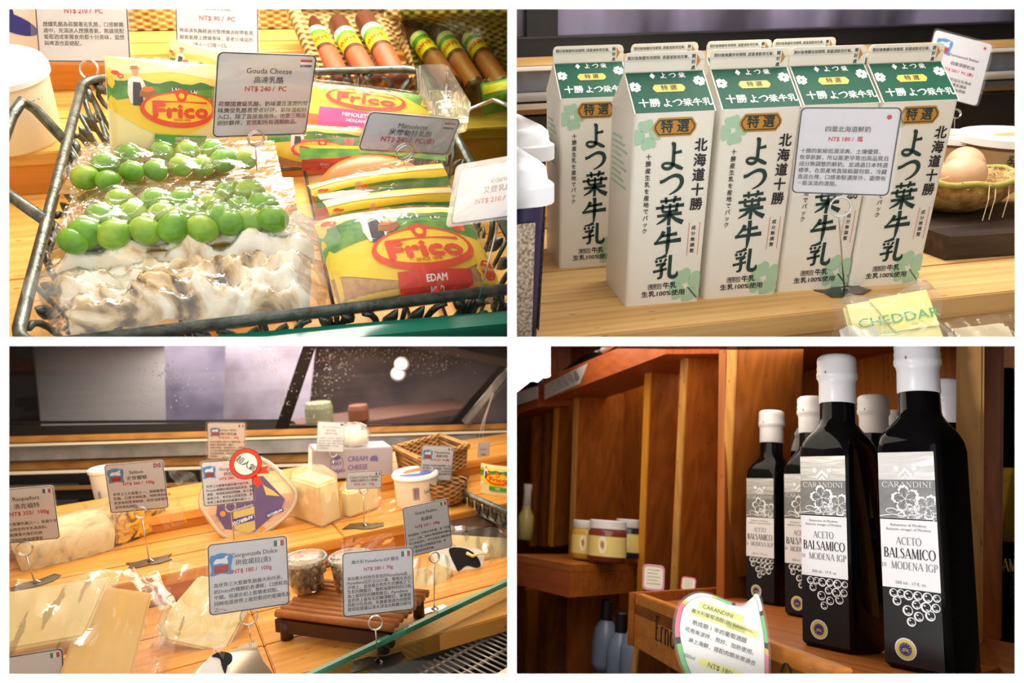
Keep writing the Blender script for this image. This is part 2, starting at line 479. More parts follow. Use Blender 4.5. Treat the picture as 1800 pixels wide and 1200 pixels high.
FLAGS = {
    'nl': [(M_red, 0, 1, .68, 1), (M_blue, 0, 1, 0, .32)],
    'fr': [(M_blue, 0, .33, 0, 1), (M_red, .67, 1, 0, 1)],
    'it': [(M_flag_green, 0, .33, 0, 1), (M_red, .67, 1, 0, 1)],
    'uk': [(M_red, .42, .58, 0, 1), (M_red, 0, 1, .4, .6), (M_blue, 0, .3, .7, 1), (M_blue, .7, 1, .7, 1), (M_blue, 0, .3, 0, .3), (M_blue, .7, 1, 0, .3)],
    'au': [(M_blue, 0, 1, 0, 1)],
}

def card_face(card, w, h, sp):
    """print on a price card: sp = dict(title=[(text,y,size)], price=(text,y,size), body=(lines,y0,step,size), flag, logo)"""
    z = .0006
    b = MB(); o = rrect(-w / 2, -h / 2, w / 2, h / 2, .055 * w); k = .0125 * w * sp.get('bw', 1)
    ring_poly(b, o, rrect(-w / 2 + k, -h / 2 + k, w / 2 - k, h / 2 - k, .045 * w), z)
    part('border', b, M_ink, card)
    tx = MB(); cx = sp.get('cx', 0) * w
    for t in sp.get('title', []):
        put_text(tx, t[0], cx + (t[3] if len(t) > 3 else 0) * w, (.5 - t[1]) * h, t[2] * w, z, bold=sp.get('tb', .010))
    if sp.get('body'):
        lines, y0, st, sz = sp['body'][:4]; x0 = (sp['body'][4] if len(sp['body']) > 4 else .07)
        full = max(len(s) for s in lines)
        for i, s in enumerate(lines):
            put_text(tx, s, (-.5 + x0) * w, (.5 - y0 - i * st) * h, sz * w, z, ax='LEFT', bold=sp.get('bb', .010))
    if tx.v: part('lettering', tx, sp.get('ink', M_ink), card)
    if sp.get('price'):
        t = sp['price']; pm = MB()
        put_text(pm, t[0], cx + (t[3] if len(t) > 3 else 0) * w, (.5 - t[1]) * h, t[2] * w, z, bold=.022)
        part('price_lettering', pm, M_red, card)
    if sp.get('flag'):
        fw = .125 * w; fh = .075 * w; fx = w / 2 - .045 * w - fw; fy = h / 2 - .05 * w - fh
        if sp['flag'] == 'jp':
            part('flag_dot', MB().flat(ell(w / 2 - .11 * w, h / 2 - .10 * w, .025 * w, .025 * w, 20), z), M_red, card)
        else:
            part('flag', MB().flat([(fx, fy), (fx + fw, fy), (fx + fw, fy + fh), (fx, fy + fh)], z), M_paper, card)
            for mt, a, bb_, c_, d_ in FLAGS[sp['flag']]:
                part('flag_stripe', MB().flat([(fx + a * fw, fy + c_ * fh), (fx + bb_ * fw, fy + c_ * fh), (fx + bb_ * fw, fy + d_ * fh), (fx + a * fw, fy + d_ * fh)], z * 1.3), mt, card)
    if sp.get('logo'):
        lx, ly, s = sp['logo']; lx = (lx - .5) * w; ly = (.5 - ly) * h; s *= w
        pts = []
        for i in range(24):
            a = 2 * PI * i / 24; r = s * (.56 + .05 * math.sin(5 * a)); pts.append((lx + r * max(-.9, min(.9, math.cos(a) * 1.25)), ly + r * max(-.9, min(.9, math.sin(a) * 1.25))))
        part('emblem', MB().flat(pts, z), M_logo_blue, card)
        m2 = MB()
        m2.flat([(lx + a * s, ly + b_ * s) for a, b_ in ((-.36, .02), (-.34, .16), (-.20, .28), (.02, .26), (.16, .30), (.26, .40), (.36, .38), (.28, .24), (.34, .10), (.30, -.02), (0, .04))], z * 1.3)
        part('emblem', m2, M_paper, card)
        part('emblem', MB().flat([(lx - .36 * s, ly - .08 * s), (lx + .36 * s, ly - .06 * s), (lx + .32 * s, ly - .42 * s), (lx - .32 * s, ly - .42 * s)], z * 1.5), M_logo_red, card)

BASE_SHAPES = [
    [(-.9, -.45), (-.5, -.62), (0, -.55), (.4, -.68), (.95, -.4), (.8, .1), (.98, .62), (.4, .45), (-.1, .55), (-.6, .4), (-1, .6), (-.82, .1)],
    [(-1, -.5), (-.4, -.4), (.1, -.6), (.55, -.55), (1, -.1), (.9, .5), (.3, .35), (-.3, .6), (-.8, .45)],
]
def price_sign(F, label, quad, spec, foot=None, ring=None, rr=14, h0=0.0, d=None, base=0, bs=.022, brot=0, lam=.03, group=None, wire=.0007, base_mat=None, face=1.5):
    """a laminated price card gripped by a coil ring on a wire stem with a cut metal foot"""
    if foot is not None:
        p0 = F.on(foot[0], foot[1], h0)
        pr = F.on(ring[0], ring[1], p0.y, 1)
        if d: pr = F.at(ring[0], ring[1], d + .003)
        dd = d or (F.proj(pr)[2] - .004) / F.k
    else:
        dd = d; p0 = None
    C, X, Y, w, h = rect_pose(F, quad, dd, face)
    root_at = p0 if p0 is not None else C - Y * (h / 2)
    t = thing('price_sign', label, 'sign', F, T(*root_at), group)
    off = T(*(-root_at))
    Mc = off @ basis(C, X, Y)
    card = part('card', MB().prism(rrect(-w / 2, -h / 2, w / 2, h / 2, .055 * w), -.0004, .0003), M_card, t, M=Mc)
    card_face(card, w, h, spec)
    if lam:
        e = lam * w
        part('lamination', MB().prism(rrect(-w / 2 - e, -h / 2 - e * .6, w / 2 + e, h / 2 + e, .06 * w), .0009, .0011), M_lam, card)
    if p0 is not None:
        pxm = F.proj(pr)[2] / FPX; R = rr * pxm
        rg = MB(); nz = X.cross(Y)
        for q in (-.6, .6):
            rg.tube([pr + nz * (q * .0022 + .0005) + X * math.cos(a) * R + Y * math.sin(a) * R for a in [2 * PI * i / 28 for i in range(28)]], wire, 6, closed=True)
        part('ring', rg, M_chrome, t, True, M=off)
        end = pr - Y * R
        mid = (end * .5 + p0 * .5)
        part('stem', MB().tube([end, mid, p0 + Vector((0, 0, .001))], wire, 6), M_chrome, t, True, M=off)
        if bs:
            sh = BASE_SHAPES[base]
            part('base', MB().prism([(x * bs, y * bs * .8) for x, y in sh], .0002, .0014), base_mat or M_steel, t, M=Rz(brot))
            part('base_clip', MB().tube([(.004, -.003, .0015), (.001, -.001, .004), (-.002, .002, .0015)], .0009, 5), M_chrome, t, M=Rz(brot))
    return t

def planks(parent, x0, x1, edges, z0, z1, mat, gap=.0008, axis='x', seam=None, bev=.0012):
    """boards side by side, a mesh each; edges = cuts across"""
    out = []
    for a, b in zip(edges[:-1], edges[1:]):
        cuts = [x0, x1]
        if seam: cuts = sorted(set([x0, x1] + [s for s in seam if x0 < s < x1]))
        for c, d_ in zip(cuts[:-1], cuts[1:]):
            m = MB()
            if axis == 'x': m.box(c + gap / 2, d_ - gap / 2, a + gap / 2, b - gap / 2, z0, z1, bev=bev)
            else: m.box(a + gap / 2, b - gap / 2, c + gap / 2, d_ - gap / 2, z0, z1, bev=bev)
            out.append(part('plank', m, mat, parent))
    return out

# ------------------------------------------------------------------ white border board added to part the four views, and the box behind it
def cs(px, py, z):                               # camera-space point at image position
    return ((px - 900) / FPX * z, (py - 600) / FPX * z, z)

class _Cam:
    M = CAMW
CAMF = _Cam()
OPEN = [(16, 16, 892, 592), (908, 16, 1784, 592), (16, 608, 892, 1184), (908, 608, 1784, 1184)]
def build_border():
    m = MB(); xs = [-3600, 16, 892, 908, 1784, 5400]; ys = [-2400, 16, 592, 608, 1184, 3900]
    th = .006
    for k, (z, e) in enumerate(((ZB, 0), (ZB + th, 3))):
        XS = [xs[0], 16 - e, 892 + e, 908 - e, 1784 + e, xs[5]]; YS = [ys[0], 16 - e, 592 + e, 608 - e, 1184 + e, ys[5]]
        for j in range(6):
            for i in range(6):
                x, y, _ = cs(XS[i], YS[j], ZB); s = 1.0
                if k == 1 and 0 < i < 5: x *= (ZB + th) / ZB
                if k == 1 and 0 < j < 5: y *= (ZB + th) / ZB
                m.v.append((x, y, z))
    hole = {(1, 1), (3, 1), (1, 3), (3, 3)}
    for j in range(5):
        for i in range(5):
            a = j * 6 + i; q = (a, a + 1, a + 7, a + 6)
            if (i, j) not in hole:
                m.f.append(q); m.f.append(tuple(36 + v for v in reversed(q)))
            else:
                for u, v in ((q[0], q[1]), (q[1], q[2]), (q[2], q[3]), (q[3], q[0])): m.f.append((u, v, v + 36, u + 36))
    struct('border_board', m, M_white, CAMF)
    grey = pbr('case_lining', (150, 145, 140), .8)
    X0 = -1.7; X1 = 1.7; Y0 = -1.1; Y1 = 1.25; ZE = 2.9
    t = .0015
    z0 = ZB + .006
    struct('wall_left', MB().box(X0 - .02, X0, Y0, Y1, z0, ZE), grey, CAMF)  # unseen outer box, added so outside light enters by the openings alone
    struct('wall_right', MB().box(X1, X1 + .02, Y0, Y1, z0, ZE), grey, CAMF)
    struct('ceiling', MB().box(X0, X1, Y0 - .02, Y0, z0, ZE), grey, CAMF)
    struct('floor', MB().box(X0, X1, Y1, Y1 + .02, z0, ZE), grey, CAMF)
    struct('wall_back', MB().box(X0 - .02, X1 + .02, Y0 - .02, Y1 + .02, ZE, ZE + .02), pbr('case_back', (60, 56, 54), .8), CAMF)
    struct('light_divider_upright', MB().box(-t, t, Y0, Y1, z0, ZE), grey, CAMF)  # edge-on boards added to keep the light of the cells apart
    struct('light_divider_level', MB().box(X0, X1, -t, t, z0, ZE), grey, CAMF)
build_border()

def clip_all():
    """trim what reaches past its own case to the dividers and the border board"""
    bpy.context.view_layer.update()
    inv = CAMW.inverted()
    users = {}
    for o, c in REG:
        if o.type == 'MESH': users.setdefault(o.data.name, []).append(o)
    for o, c in REG:
        if c is None or o.type != 'MESH' or not o.data.vertices: continue
        M = inv @ o.matrix_world
        sx, sy = c
        co = np.empty(len(o.data.vertices) * 3); o.data.vertices.foreach_get('co', co); co = co.reshape(-1, 3)
        A = np.array(M); p = co @ A[:3, :3].T + A[:3, 3]
        todo = []
        if (p[:, 0] * sx).min() < .0025: todo.append((Vector((.0025 * sx, 0, 0)), Vector((sx, 0, 0))))
        if (p[:, 1] * sy).min() < .0025: todo.append((Vector((0, .0025 * sy, 0)), Vector((0, sy, 0))))
        if p[:, 2].min() < ZB + .0075: todo.append((Vector((0, 0, ZB + .0075)), Vector((0, 0, 1))))
        if not todo: continue
        if len(users[o.data.name]) > 1: o.data = o.data.copy()
        Mi = M.inverted(); bm = bmesh.new(); bm.from_mesh(o.data)
        for pt, n in todo:
            ln = (M.to_3x3().transposed() @ n).normalized()
            r = bmesh.ops.bisect_plane(bm, geom=bm.verts[:] + bm.edges[:] + bm.faces[:], plane_co=Mi @ pt, plane_no=ln, clear_inner=True)
            ed = [e for e in r['geom_cut'] if isinstance(e, bmesh.types.BMEdge)]
            if ed and len(ed) < 400:
                try: bmesh.ops.contextual_create(bm, geom=ed)
                except Exception: pass
        bm.to_mesh(o.data); bm.free()
        if not o.data.vertices: print('clipped away', o.name)
# =================================================================== case: wire basket of cheese and olives
CELL[0] = (-1, -1)
from mathutils import noise as mnoise
def wicker(name, c1, c2, s=320, axis=(0, 2)):
    if name in MATS: return MATS[name]
    m, nt, out = newmat(name); N = nt.nodes; Lk = nt.links
    b = N.new('ShaderNodeBsdfPrincipled'); Lk.new(b.outputs[0], out.inputs[0]); b.inputs['Roughness'].default_value = .7
    tc = N.new('ShaderNodeTexCoord'); sp = N.new('ShaderNodeSeparateXYZ'); Lk.new(tc.outputs['Object'], sp.inputs[0])
    def sn(sock, k):
        a = N.new('ShaderNodeMath'); a.operation = 'MULTIPLY'; a.inputs[1].default_value = k; Lk.new(sock, a.inputs[0])
        q = N.new('ShaderNodeMath'); q.operation = 'SINE'; Lk.new(a.outputs[0], q.inputs[0]); return q.outputs[0]
    p = N.new('ShaderNodeMath'); p.operation = 'MULTIPLY'; Lk.new(sn(sp.outputs[axis[0]], s), p.inputs[0]); Lk.new(sn(sp.outputs[axis[1]], s * 2.2), p.inputs[1])
    no = N.new('ShaderNodeTexNoise'); no.inputs['Scale'].default_value = 60; Lk.new(tc.outputs['Object'], no.inputs['Vector'])
    ad = N.new('ShaderNodeMath'); ad.operation = 'MULTIPLY_ADD'; ad.inputs[1].default_value = .35; Lk.new(p.outputs[0], ad.inputs[0]); Lk.new(no.outputs['Fac'], ad.inputs[2])
    r = N.new('ShaderNodeValToRGB'); Lk.new(ad.outputs[0], r.inputs[0]); Lk.new(r.outputs[0], b.inputs['Base Color'])
    r.color_ramp.elements[0].color = (*lin(c1), 1); r.color_ramp.elements[1].color = (*lin(c2), 1)
    r.color_ramp.elements[0].position = .15; r.color_ramp.elements[1].position = .7
    bp = N.new('ShaderNodeBump'); bp.inputs['Strength'].default_value = .8; bp.inputs['Distance'].default_value = .003
    Lk.new(p.outputs[0], bp.inputs['Height']); Lk.new(bp.outputs[0], b.inputs['Normal'])
    MATS[name] = m; return m

M_yel = pbr('print_yellow', (250, 214, 40), .4); M_sky = pbr('print_sky', (252, 228, 110), .4); M_pale = pbr('print_pale_sky', (253, 240, 190), .4)
M_hill = pbr('print_meadow', (120, 172, 60), .4, c2=(70, 140, 50), nscale=60); M_hill2 = pbr('print_hedge', (64, 130, 62), .4)
M_logo = pbr('print_red_orange', (232, 70, 24), .4); M_cream = pbr('print_cream', (246, 232, 170), .4)
M_skin = pbr('print_skin', (232, 170, 130), .5); M_apron = pbr('print_apron', (60, 50, 54), .5); M_kraft = pbr('print_kraft', (208, 164, 112), .5, c2=(192, 146, 96), nscale=200)
M_edam = pbr('print_signal_red', (226, 60, 34), .4); M_gouda = pbr('print_green', (60, 160, 60), .4); M_mimo = pbr('print_magenta', (226, 70, 160), .4)
M_orange = pbr('mimolette_orange', (240, 116, 14), .35, sss=.1)

def frico_label(parent, w, h, kind, S, top=True, maxlen=None):
    """printed wrapper: sky, meadow, farmer, oval logo; u to the right, v down, 0..1"""
    L = {}
    def P(u, v): return ((u - .5) * w, (.5 - v) * h)
    def add(mat, pts, lay, name='print'):
        L.setdefault((lay, mat.name, name), (mat, MB()))[1].flat([P(*p) for p in pts], lay * .00022)
    n = 18
    wave = lambda v0, a, k, ph: [(i / n, v0 + a * math.sin(i / n * k + ph)) for i in range(n + 1)]
    ly = .42; lx = .57; lrx = .36; lry = .165
    if kind == 'edam': lx, ly, lrx, lry = .56, .62, .32, .24
    if kind == 'mimolette': lx, ly, lrx, lry = .5, .30, .27, .20
    bot = {'gouda': .66, 'edam': .92, 'mimolette': .98}[kind]
    # yellow ground with a curved lower edge
    top_v = .0 if kind == 'mimolette' else .10
    add(M_yel, [(0, top_v), (1, top_v)] + [(1 - i / n, bot - .22 * (2 * i / n - 1) ** 2 * (kind != 'mimolette')) for i in range(n + 1)], 1, 'wrapper_print')
    if kind != 'mimolette':
        add(M_sky, [(0, .05), (1, .05)] + list(reversed(wave(.20, .01, 5, 0))), 2, 'wrapper_print')
        add(M_pale, [(0, .05), (1, .05)] + list(reversed(wave(.11, .02, 7, 1))), 3, 'wrapper_print')
        hl = .20 if kind == 'gouda' else .20; hb = .38 if kind == 'gouda' else .50
        add(M_hill, wave(hl, .015, 6, 1) + [(1, hb)] + [(1 - i / n, hb - .10 * math.sin(PI * i / n)) for i in range(n + 1)], 3, 'meadow_print')
        add(M_hill2, wave(hl - .02, .018, 22, 0) + list(reversed(wave(hl + .03, .008, 9, 2))), 4, 'hedge_print')
        # farmer
        fx, fy, k = (.20, .06, 1.0) if kind == 'gouda' else (.31, .02, 1.0)
        q = .155 * k
        asp = w / h
        def E(mat, cx, cy, rx, ry, lay, nm): add(mat, [(cx + rx * math.cos(2 * PI * i / 16), cy + ry * asp * math.sin(2 * PI * i / 16)) for i in range(16)], lay, nm)
        def Q(mat, pts, lay): add(mat, [(fx + a, fy + b * asp * .8) for a, b in pts], lay, 'farmer_print')
        Q(M_paper, [(-.065, .13), (-.03, .10), (.03, .10), (.055, .14), (.08, .24), (.055, .30), (.05, .38), (-.055, .38), (-.075, .28)], 5)
        Q(M_apron, [(-.028, .16), (.026, .16), (.042, .26), (.04, .40), (-.04, .40), (-.036, .26)], 6)
        Q(M_skin, [(-.026, .03), (.0, .015), (.026, .03), (.024, .075), (.0, .105), (-.022, .08)], 6)
        Q(pbr('print_hat', (168, 128, 92), .5), [(-.04, .035), (-.028, .0), (.024, -.004), (.04, .03)], 7)
        Q(pbr('print_tray', (170, 100, 40), .5), [(.01, .30), (.02, .24), (.14, .22), (.15, .27), (.10, .32)], 7); Q(M_orange, [(.02, .245), (.05, .20), (.11, .19), (.14, .225), (.08, .255)], 8)
        # cows, tulips
        for cx, cy in ((.70, hl + .05), (.52, hl + .035)): add(M_paper, [(cx - .03, cy - .012), (cx + .03, cy - .014), (cx + .042, cy - .005), (cx + .028, cy + .010), (cx + .024, cy + .03), (cx + .016, cy + .012), (cx - .02, cy + .012), (cx - .026, cy + .03)], 5, 'cow_print'); add(M_ink, [(cx - .02, cy - .012), (cx + .002, cy - .013), (cx - .006, cy + .008), (cx - .02, cy + .006)], 6, 'cow_print'); add(M_ink, [(cx + .012, cy - .013), (cx + .03, cy - .014), (cx + .022, cy + .006)], 6, 'cow_print')
        for i, (dx, dy) in enumerate(((0, 0), (.035, .03), (.07, -.01), (.02, .06), (.06, .05))): E(M_logo if i % 2 else pbr('print_tulip', (240, 120, 60), .5), .86 + dx - (.06 if kind == 'edam' else 0), hl + .13 + dy, .020, .026, 5, 'tulip_print')
        # little flourish
        E(M_logo, .05, .13, .028, .018, 6, 'flourish_print'); E(M_logo, .085, .155, .022, .020, 6, 'flourish_print'); E(M_sky, .085, .155, .010, .009, 7, 'flourish_print')
    else:
        add(M_hill, [(.55, .0), (1, .06), (1, .40), (.9, .30), (.75, .14)], 2, 'meadow_print'); add(M_hill2, [(.5, .0), (.7, .0), (.78, .08), (.62, .06)], 3, 'hedge_print')
        add(M_orange, [(0, .62), (1, .80), (1, 1), (0, 1)], 2, 'wrapper_print')
    # logo oval: ring thick below, crown, lettering
    asp = 1.0
    o = [(lx + lrx * math.cos(2 * PI * i / 40), ly + lry * math.sin(2 * PI * i / 40)) for i in range(40)]
    inn = [(lx + lrx * .90 * math.cos(2 * PI * i / 40), ly - lry * .10 + lry * .80 * math.sin(2 * PI * i / 40)) for i in range(40)]
    add(M_yel, o, 8, 'logo_ground')
    m = L.setdefault((9, 'logo', 'logo_ring'), (M_logo, MB()))[1]; ring_poly(m, [P(*p) for p in o], [P(*p) for p in inn], 9 * .00022)
    cr = lrx * .17
    add(M_logo, [(lx - cr, ly - lry * .92), (lx - cr * 1.1, ly - lry * 1.12), (lx - cr * .5, ly - lry * 1.08), (lx, ly - lry * 1.22), (lx + cr * .5, ly - lry * 1.08), (lx + cr * 1.1, ly - lry * 1.12), (lx + cr, ly - lry * .92), (lx + cr * .6, ly - lry * .52), (lx, ly - lry * .42), (lx - cr * .6, ly - lry * .52)], 10, 'logo_crown')
    add(M_yel, [(lx + cr * .45 * math.cos(2 * PI * i / 12), ly - lry * .78 + lry * .16 * math.sin(2 * PI * i / 12)) for i in range(12)], 11, 'logo_crown')
    x, y = P(lx, ly + lry * .10); tm = MB(); put_text(tm, 'Frico', x, y, lry * h * 1.02, 11 * .00022, bold=.075, fit=lrx * w * 1.42)
    L[(11, 'logo', 'logo_lettering')] = (M_logo, tm)
    a, b_ = P(lx - lrx * .78, ly - lry * .44), P(lx - lrx * .80, ly - lry * .22); add(M_logo, [(lx - lrx * .74, ly - lry * .30), (lx - lrx * .70, ly - lry * .48), (lx + lrx * .70, ly - lry * .48), (lx + lrx * .74, ly - lry * .34), (lx + lrx * .2, ly - lry * .42), (lx - lrx * .2, ly - lry * .42)], 10, 'logo_band')
    x, y = P(lx, ly + lry * .56); tm = MB(); put_text(tm, 'SINCE 1898', x, y, lry * h * .20, 11 * .00022, bold=.02); L[(11, 's', 'logo_lettering')] = (M_logo, tm)
    # variety panel
    vp = {'gouda': (M_gouda, .57, .71, .25, .065, ['GOUDA', 'HOLLAND']), 'edam': (M_edam, .58, .965, .23, .12, ['EDAM', 'MILD']), 'mimolette': (M_mimo, .46, .68, .26, .16, ['MIMOLETTE', 'HOLLAND'])}[kind]
    mt, cx, cy, rw, rh, ts = vp
    add(mt, [(cx - rw, cy - rh), (cx + rw, cy - rh + .02), (cx + rw, cy + rh), (cx - rw, cy + rh)], 9, 'variety_panel')
    tm = MB()
    for i, t_ in enumerate(ts): xx, yy = P(cx, cy - rh * .35 + i * rh * .62); put_text(tm, t_, xx, yy, rh * h * (.62 - .14 * i), 10 * .00022, bold=.03)
    L[(10, 'v', 'variety_lettering')] = (M_paper, tm)
    if kind == 'edam':
        for i in range(1):
            add(M_yel, [(.93 + .075 * (1 + .12 * math.cos(8 * t)) * math.cos(t), .86 + .15 * (1 + .12 * math.cos(8 * t)) * math.sin(t)) for t in [2 * PI * j / 32 for j in range(32)]], 9, 'seal_print')
            add(M_edam, [(.93 + .052 * math.cos(t), .86 + .104 * math.sin(t)) for t in [2 * PI * j / 24 for j in range(24)]], 10, 'seal_print')
            xx, yy = P(.93, .86); tm = MB(); put_text(tm, 'EDAM', xx, yy, .055 * h, 11 * .00022, bold=.03); L[(11, 'seal', 'seal_lettering')] = (M_yel, tm)
    for (lay, _, nm), (mat, mb) in sorted(L.items(), key=lambda kv: kv[0][0]):
        part(nm, drape(mb, S, maxlen or w / 12), mat, parent)

def build_p1():
    F = F1
    pine = wood('pine_bright', (226, 158, 70), (250, 206, 122), 0)
    ZC = -.125
    # ---------------------------------------------------------------- pine counter in three levels
    Y1 = F.on(16, 345, ZC).y; z1 = F.on(16, 268, Y1, 1).z
    Y2 = F.on(16, 163, z1).y; z2 = F.on(16, 112, Y2, 1).z
    ct = thing('wooden_counter', 'lowest pine counter under the wire basket', 'counter', F)
    planks(ct, -.6, .6, [-.10, .02, .14, .26, Y1 + .01], ZC - .02, ZC, pine)
    s1 = thing('wooden_step', 'middle pine step that carries the white tub', 'shelf', F)
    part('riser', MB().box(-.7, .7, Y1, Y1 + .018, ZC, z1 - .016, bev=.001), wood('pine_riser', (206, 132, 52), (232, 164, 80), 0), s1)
    planks(s1, -.7, .7, [Y1 - .004, (Y1 + Y2) / 2, Y2 + .01], z1 - .016, z1, pine)
    s2 = thing('wooden_step', 'uppermost pine step behind the white tub', 'shelf', F)
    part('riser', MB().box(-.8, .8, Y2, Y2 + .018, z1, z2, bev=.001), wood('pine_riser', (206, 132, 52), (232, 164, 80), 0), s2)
    planks(s2, -.8, .8, [Y2 + .018, Y2 + .062, Y2 + .108], z2 - .016, z2, pine)
    # woven mat against the back
    YW = Y2 + .11
    solo('wicker_screen', MB().box(-.8, .9, YW, YW + .02, z2, z2 + .55), wicker('wicker_pale', (150, 112, 52), (240, 206, 130)), 'pale woven wicker screen at the back of the counter', 'screen', F)

    # ---------------------------------------------------------------- wire basket
    X0, X1, YA, YB_ = -.145, .243, -.004, .462; ins = .030; ZD = -.112
    M_z = pbr('zinc', (112, 118, 112), .38, .85, noise=.5, nscale=90, bump=.3, bscale=300)
    bk = thing('wire_basket', 'dark wrought metal basket with scroll sides holding cheeses and olives', 'basket', F)
    rim = MB()
    def rr3(x0, y0, x1, y1, r, z): return [(x, y, z) for x, y in rrect(x0, y0, x1, y1, r, 4)]
    rim.tube(rr3(X0, YA, X1, YB_, .022, 0), .0048, 10, closed=True)
    part('rim', rim, M_z, bk, True)
    bt = MB(); bt.tube(rr3(X0 + ins, YA + ins, X1 - ins, YB_ - ins, .018, ZD), .004, 8, closed=True)
    part('bottom_rail', bt, M_z, bk, True)
    for i in range(9):
        x = X0 + ins + (X1 - X0 - 2 * ins) * (i + .5) / 9
        part('floor_wire', MB().tube([(x, YA + ins, ZD - .003), (x, YB_ - ins, ZD - .003)], .002, 6), M_z, bk, True)
    # scroll panels
    def wall(p0, p1, q0, q1, nrep, dens=1):
        p0, p1, q0, q1 = map(Vector, (p0, p1, q0, q1))
        def pt(s_, t): return (p0.lerp(p1, s_)).lerp(q0.lerp(q1, s_), 1 - t)
        Lw = (p1 - p0).length
        for r_ in range(nrep):
            sc = MB(); fl = 1 if r_ % 2 else -1
            s0 = (r_ + .5) / nrep; sw = 1.0 / nrep
            def spiral(cx, cy, rad, a0, turns, dirn, w0):
                path = []; rs = []
                for i in range(20):
                    u = i / 19; a = a0 + dirn * turns * 2 * PI * u; rr_ = rad * (1 - .78 * u)
                    path.append(pt(s0 + sw * (cx + rr_ * math.cos(a)), cy + rr_ * math.sin(a) * .9)); rs.append(w0 * (1 - .5 * u))
                sc.tube(path, rs, 6)
            spiral(.12 * fl, .66, .30, PI / 2, 1.15, fl, .0030); spiral(-.12 * fl, .30, .28, -PI / 2, 1.15, fl, .0030)
            # stem and leaves
            path = [pt(s0 + sw * (.42 * fl * math.sin((v - .5) * 5)), v) for v in [i / 12 for i in range(13)]]
            sc.tube(path, [.0030] * 13, 6)
            for cx, cy, a, l in ((.30 * fl, .20, .9, .30), (-.30 * fl, .80, .9, .30), (.34 * fl, .90, -.6, .22), (-.36 * fl, .10, -.6, .22), (-.40 * fl, .55, .2, .26), (.40 * fl, .45, .2, .26), (0, .5, 1.2, .24)):
                lf = []
                A = pt(s0 + sw * (cx - l * .5 * math.cos(a)), cy - l * .5 * math.sin(a)); B = pt(s0 + sw * (cx + l * .5 * math.cos(a)), cy + l * .5 * math.sin(a))
                sc.tube([A.lerp(B, t_) for t_ in (0, .25, .5, .8, 1)], [.0008, .0045, .0062, .0038, .0005], 5)
            part('scroll', sc, M_z, bk, True)
        for s_ in [i / (nrep) for i in range(nrep + 1)]:
            part('bar', MB().tube([pt(s_, 0.0), pt(s_, 1.0)], .0022, 6), M_z, bk, True)
    a, b_ = ins, ins
    wall((X0, YB_, 0), (X0, YA, 0), (X0 + ins, YB_ - ins, ZD), (X0 + ins, YA + ins, ZD), 6)
    wall((X0, YB_, 0), (X1, YB_, 0), (X0 + ins, YB_ - ins, ZD), (X1 - ins, YB_ - ins, ZD), 5)
    wall((X1, YB_, 0), (X1, YA, 0), (X1 - ins, YB_ - ins, ZD), (X1 - ins, YA + ins, ZD), 6)
    wall((X0, YA, 0), (X1, YA, 0), (X0 + ins, YA + ins, ZD), (X1 - ins, YA + ins, ZD), 7)
    # left and right handles: a bail rising outward
    hl = [F.on(113, 246), F.at(62, 192, .735), F.at(38, 178, .72), F.at(20, 205, .71), F.at(0, 260, .69), F.at(-8, 320, .665), F.at(16, 343, .655), F.on(80, 387)]
    part('handle', MB().tube(hl, .0052, 8), M_z, bk, True)
    hr = [F.on(800, 214), F.at(830, 190, .86), F.at(868, 175, .84), F.at(905, 190, .82), F.at(925, 250, .78), F.on(935, 360)]
    part('handle', MB().tube(hr, .0026, 8), M_chrome, bk, True)
    # green glass shelf edge in front of the basket
    g0 = F.at(380, 606, .545); g1 = F.at(905, 560, .605)
    m, nt, out = newmat('green_glass_edge'); N = nt.nodes
    gb = N.new('ShaderNodeBsdfPrincipled'); nt.links.new(gb.outputs[0], out.inputs[0]); gb.inputs['Base Color'].default_value = (*lin((16, 120, 96)), 1); gb.inputs['Roughness'].default_value = .1
    gb.inputs['Transmission Weight'].default_value = .25; gb.inputs['IOR'].default_value = 1.45
    gx = (g1 - g0).normalized()
    solo('glass_shelf', MB().box(0, (g1 - g0).length, -.006, .012, -.030, 0, bev=.001), m, 'thick green edge of a glass shelf below the basket front', 'shelf', F, basis(g0, gx, (0, 1, 0)))

    # ---------------------------------------------------------------- bags of cheese
    def pouch(label, q, d, kind, bulge=.010, cheese=None, group=None, cat='cheese', film_mat=None, flare=1.06, S_extra=None, root='cheese_pack'):
        C, X, Y, w, h = rect_pose(F, q, d)
        t = thing(root, label, cat, F, T(*C), group); Mb = T(*(-C)) @ basis(C, X, Y)
        def S(x, y, z):
            u = max(-1, min(1, 2 * x / w)); v = max(-1, min(1, 2 * y / h))
            b = bulge * max(0, 1 - u * u) ** .5 * max(0, 1 - v ** 4) ** .5
            if S_extra: b += S_extra(u, v)
            return (x, y, b + z)
        if cheese:
            part('cheese', MB().grid(lambda u, v: S((u - .5) * w * .97, (v - .5) * h * .97, -.0010), 22, 18), cheese, t, True, M=Mb)
            part('cheese_back', MB().grid(lambda u, v: ((u - .5) * w * .97, (v - .5) * h * .97, -.004 - .5 * bulge * max(0, 1 - (2 * u - 1) ** 2) * max(0, 1 - (2 * v - 1) ** 2)), 10, 10), cheese, t, True, M=Mb)
        if kind:
            hold = part('wrapper', MB().grid(lambda u, v: S((u - .5) * w, (v - .5) * h, -.0004), 18, 16), M_cream if kind != 'edam' else M_kraft, t, True, M=Mb)
            frico_label(hold, w, h, kind, S)
        part('film', MB().grid(lambda u, v: S((u - .5) * w * flare, (v - .5) * h * flare, .0032 + .0012 * mnoise.noise((u * 7, v * 7, 3.1 + d * 50))), 30, 26), film_mat or M_film, t, True, M=Mb)
        return t, Mb, w, h, S
    M_gc = pbr('gouda_cheese', (246, 226, 150), .4, sss=.15)
    M_ec = pbr('edam_cheese', (240, 200, 90), .4)
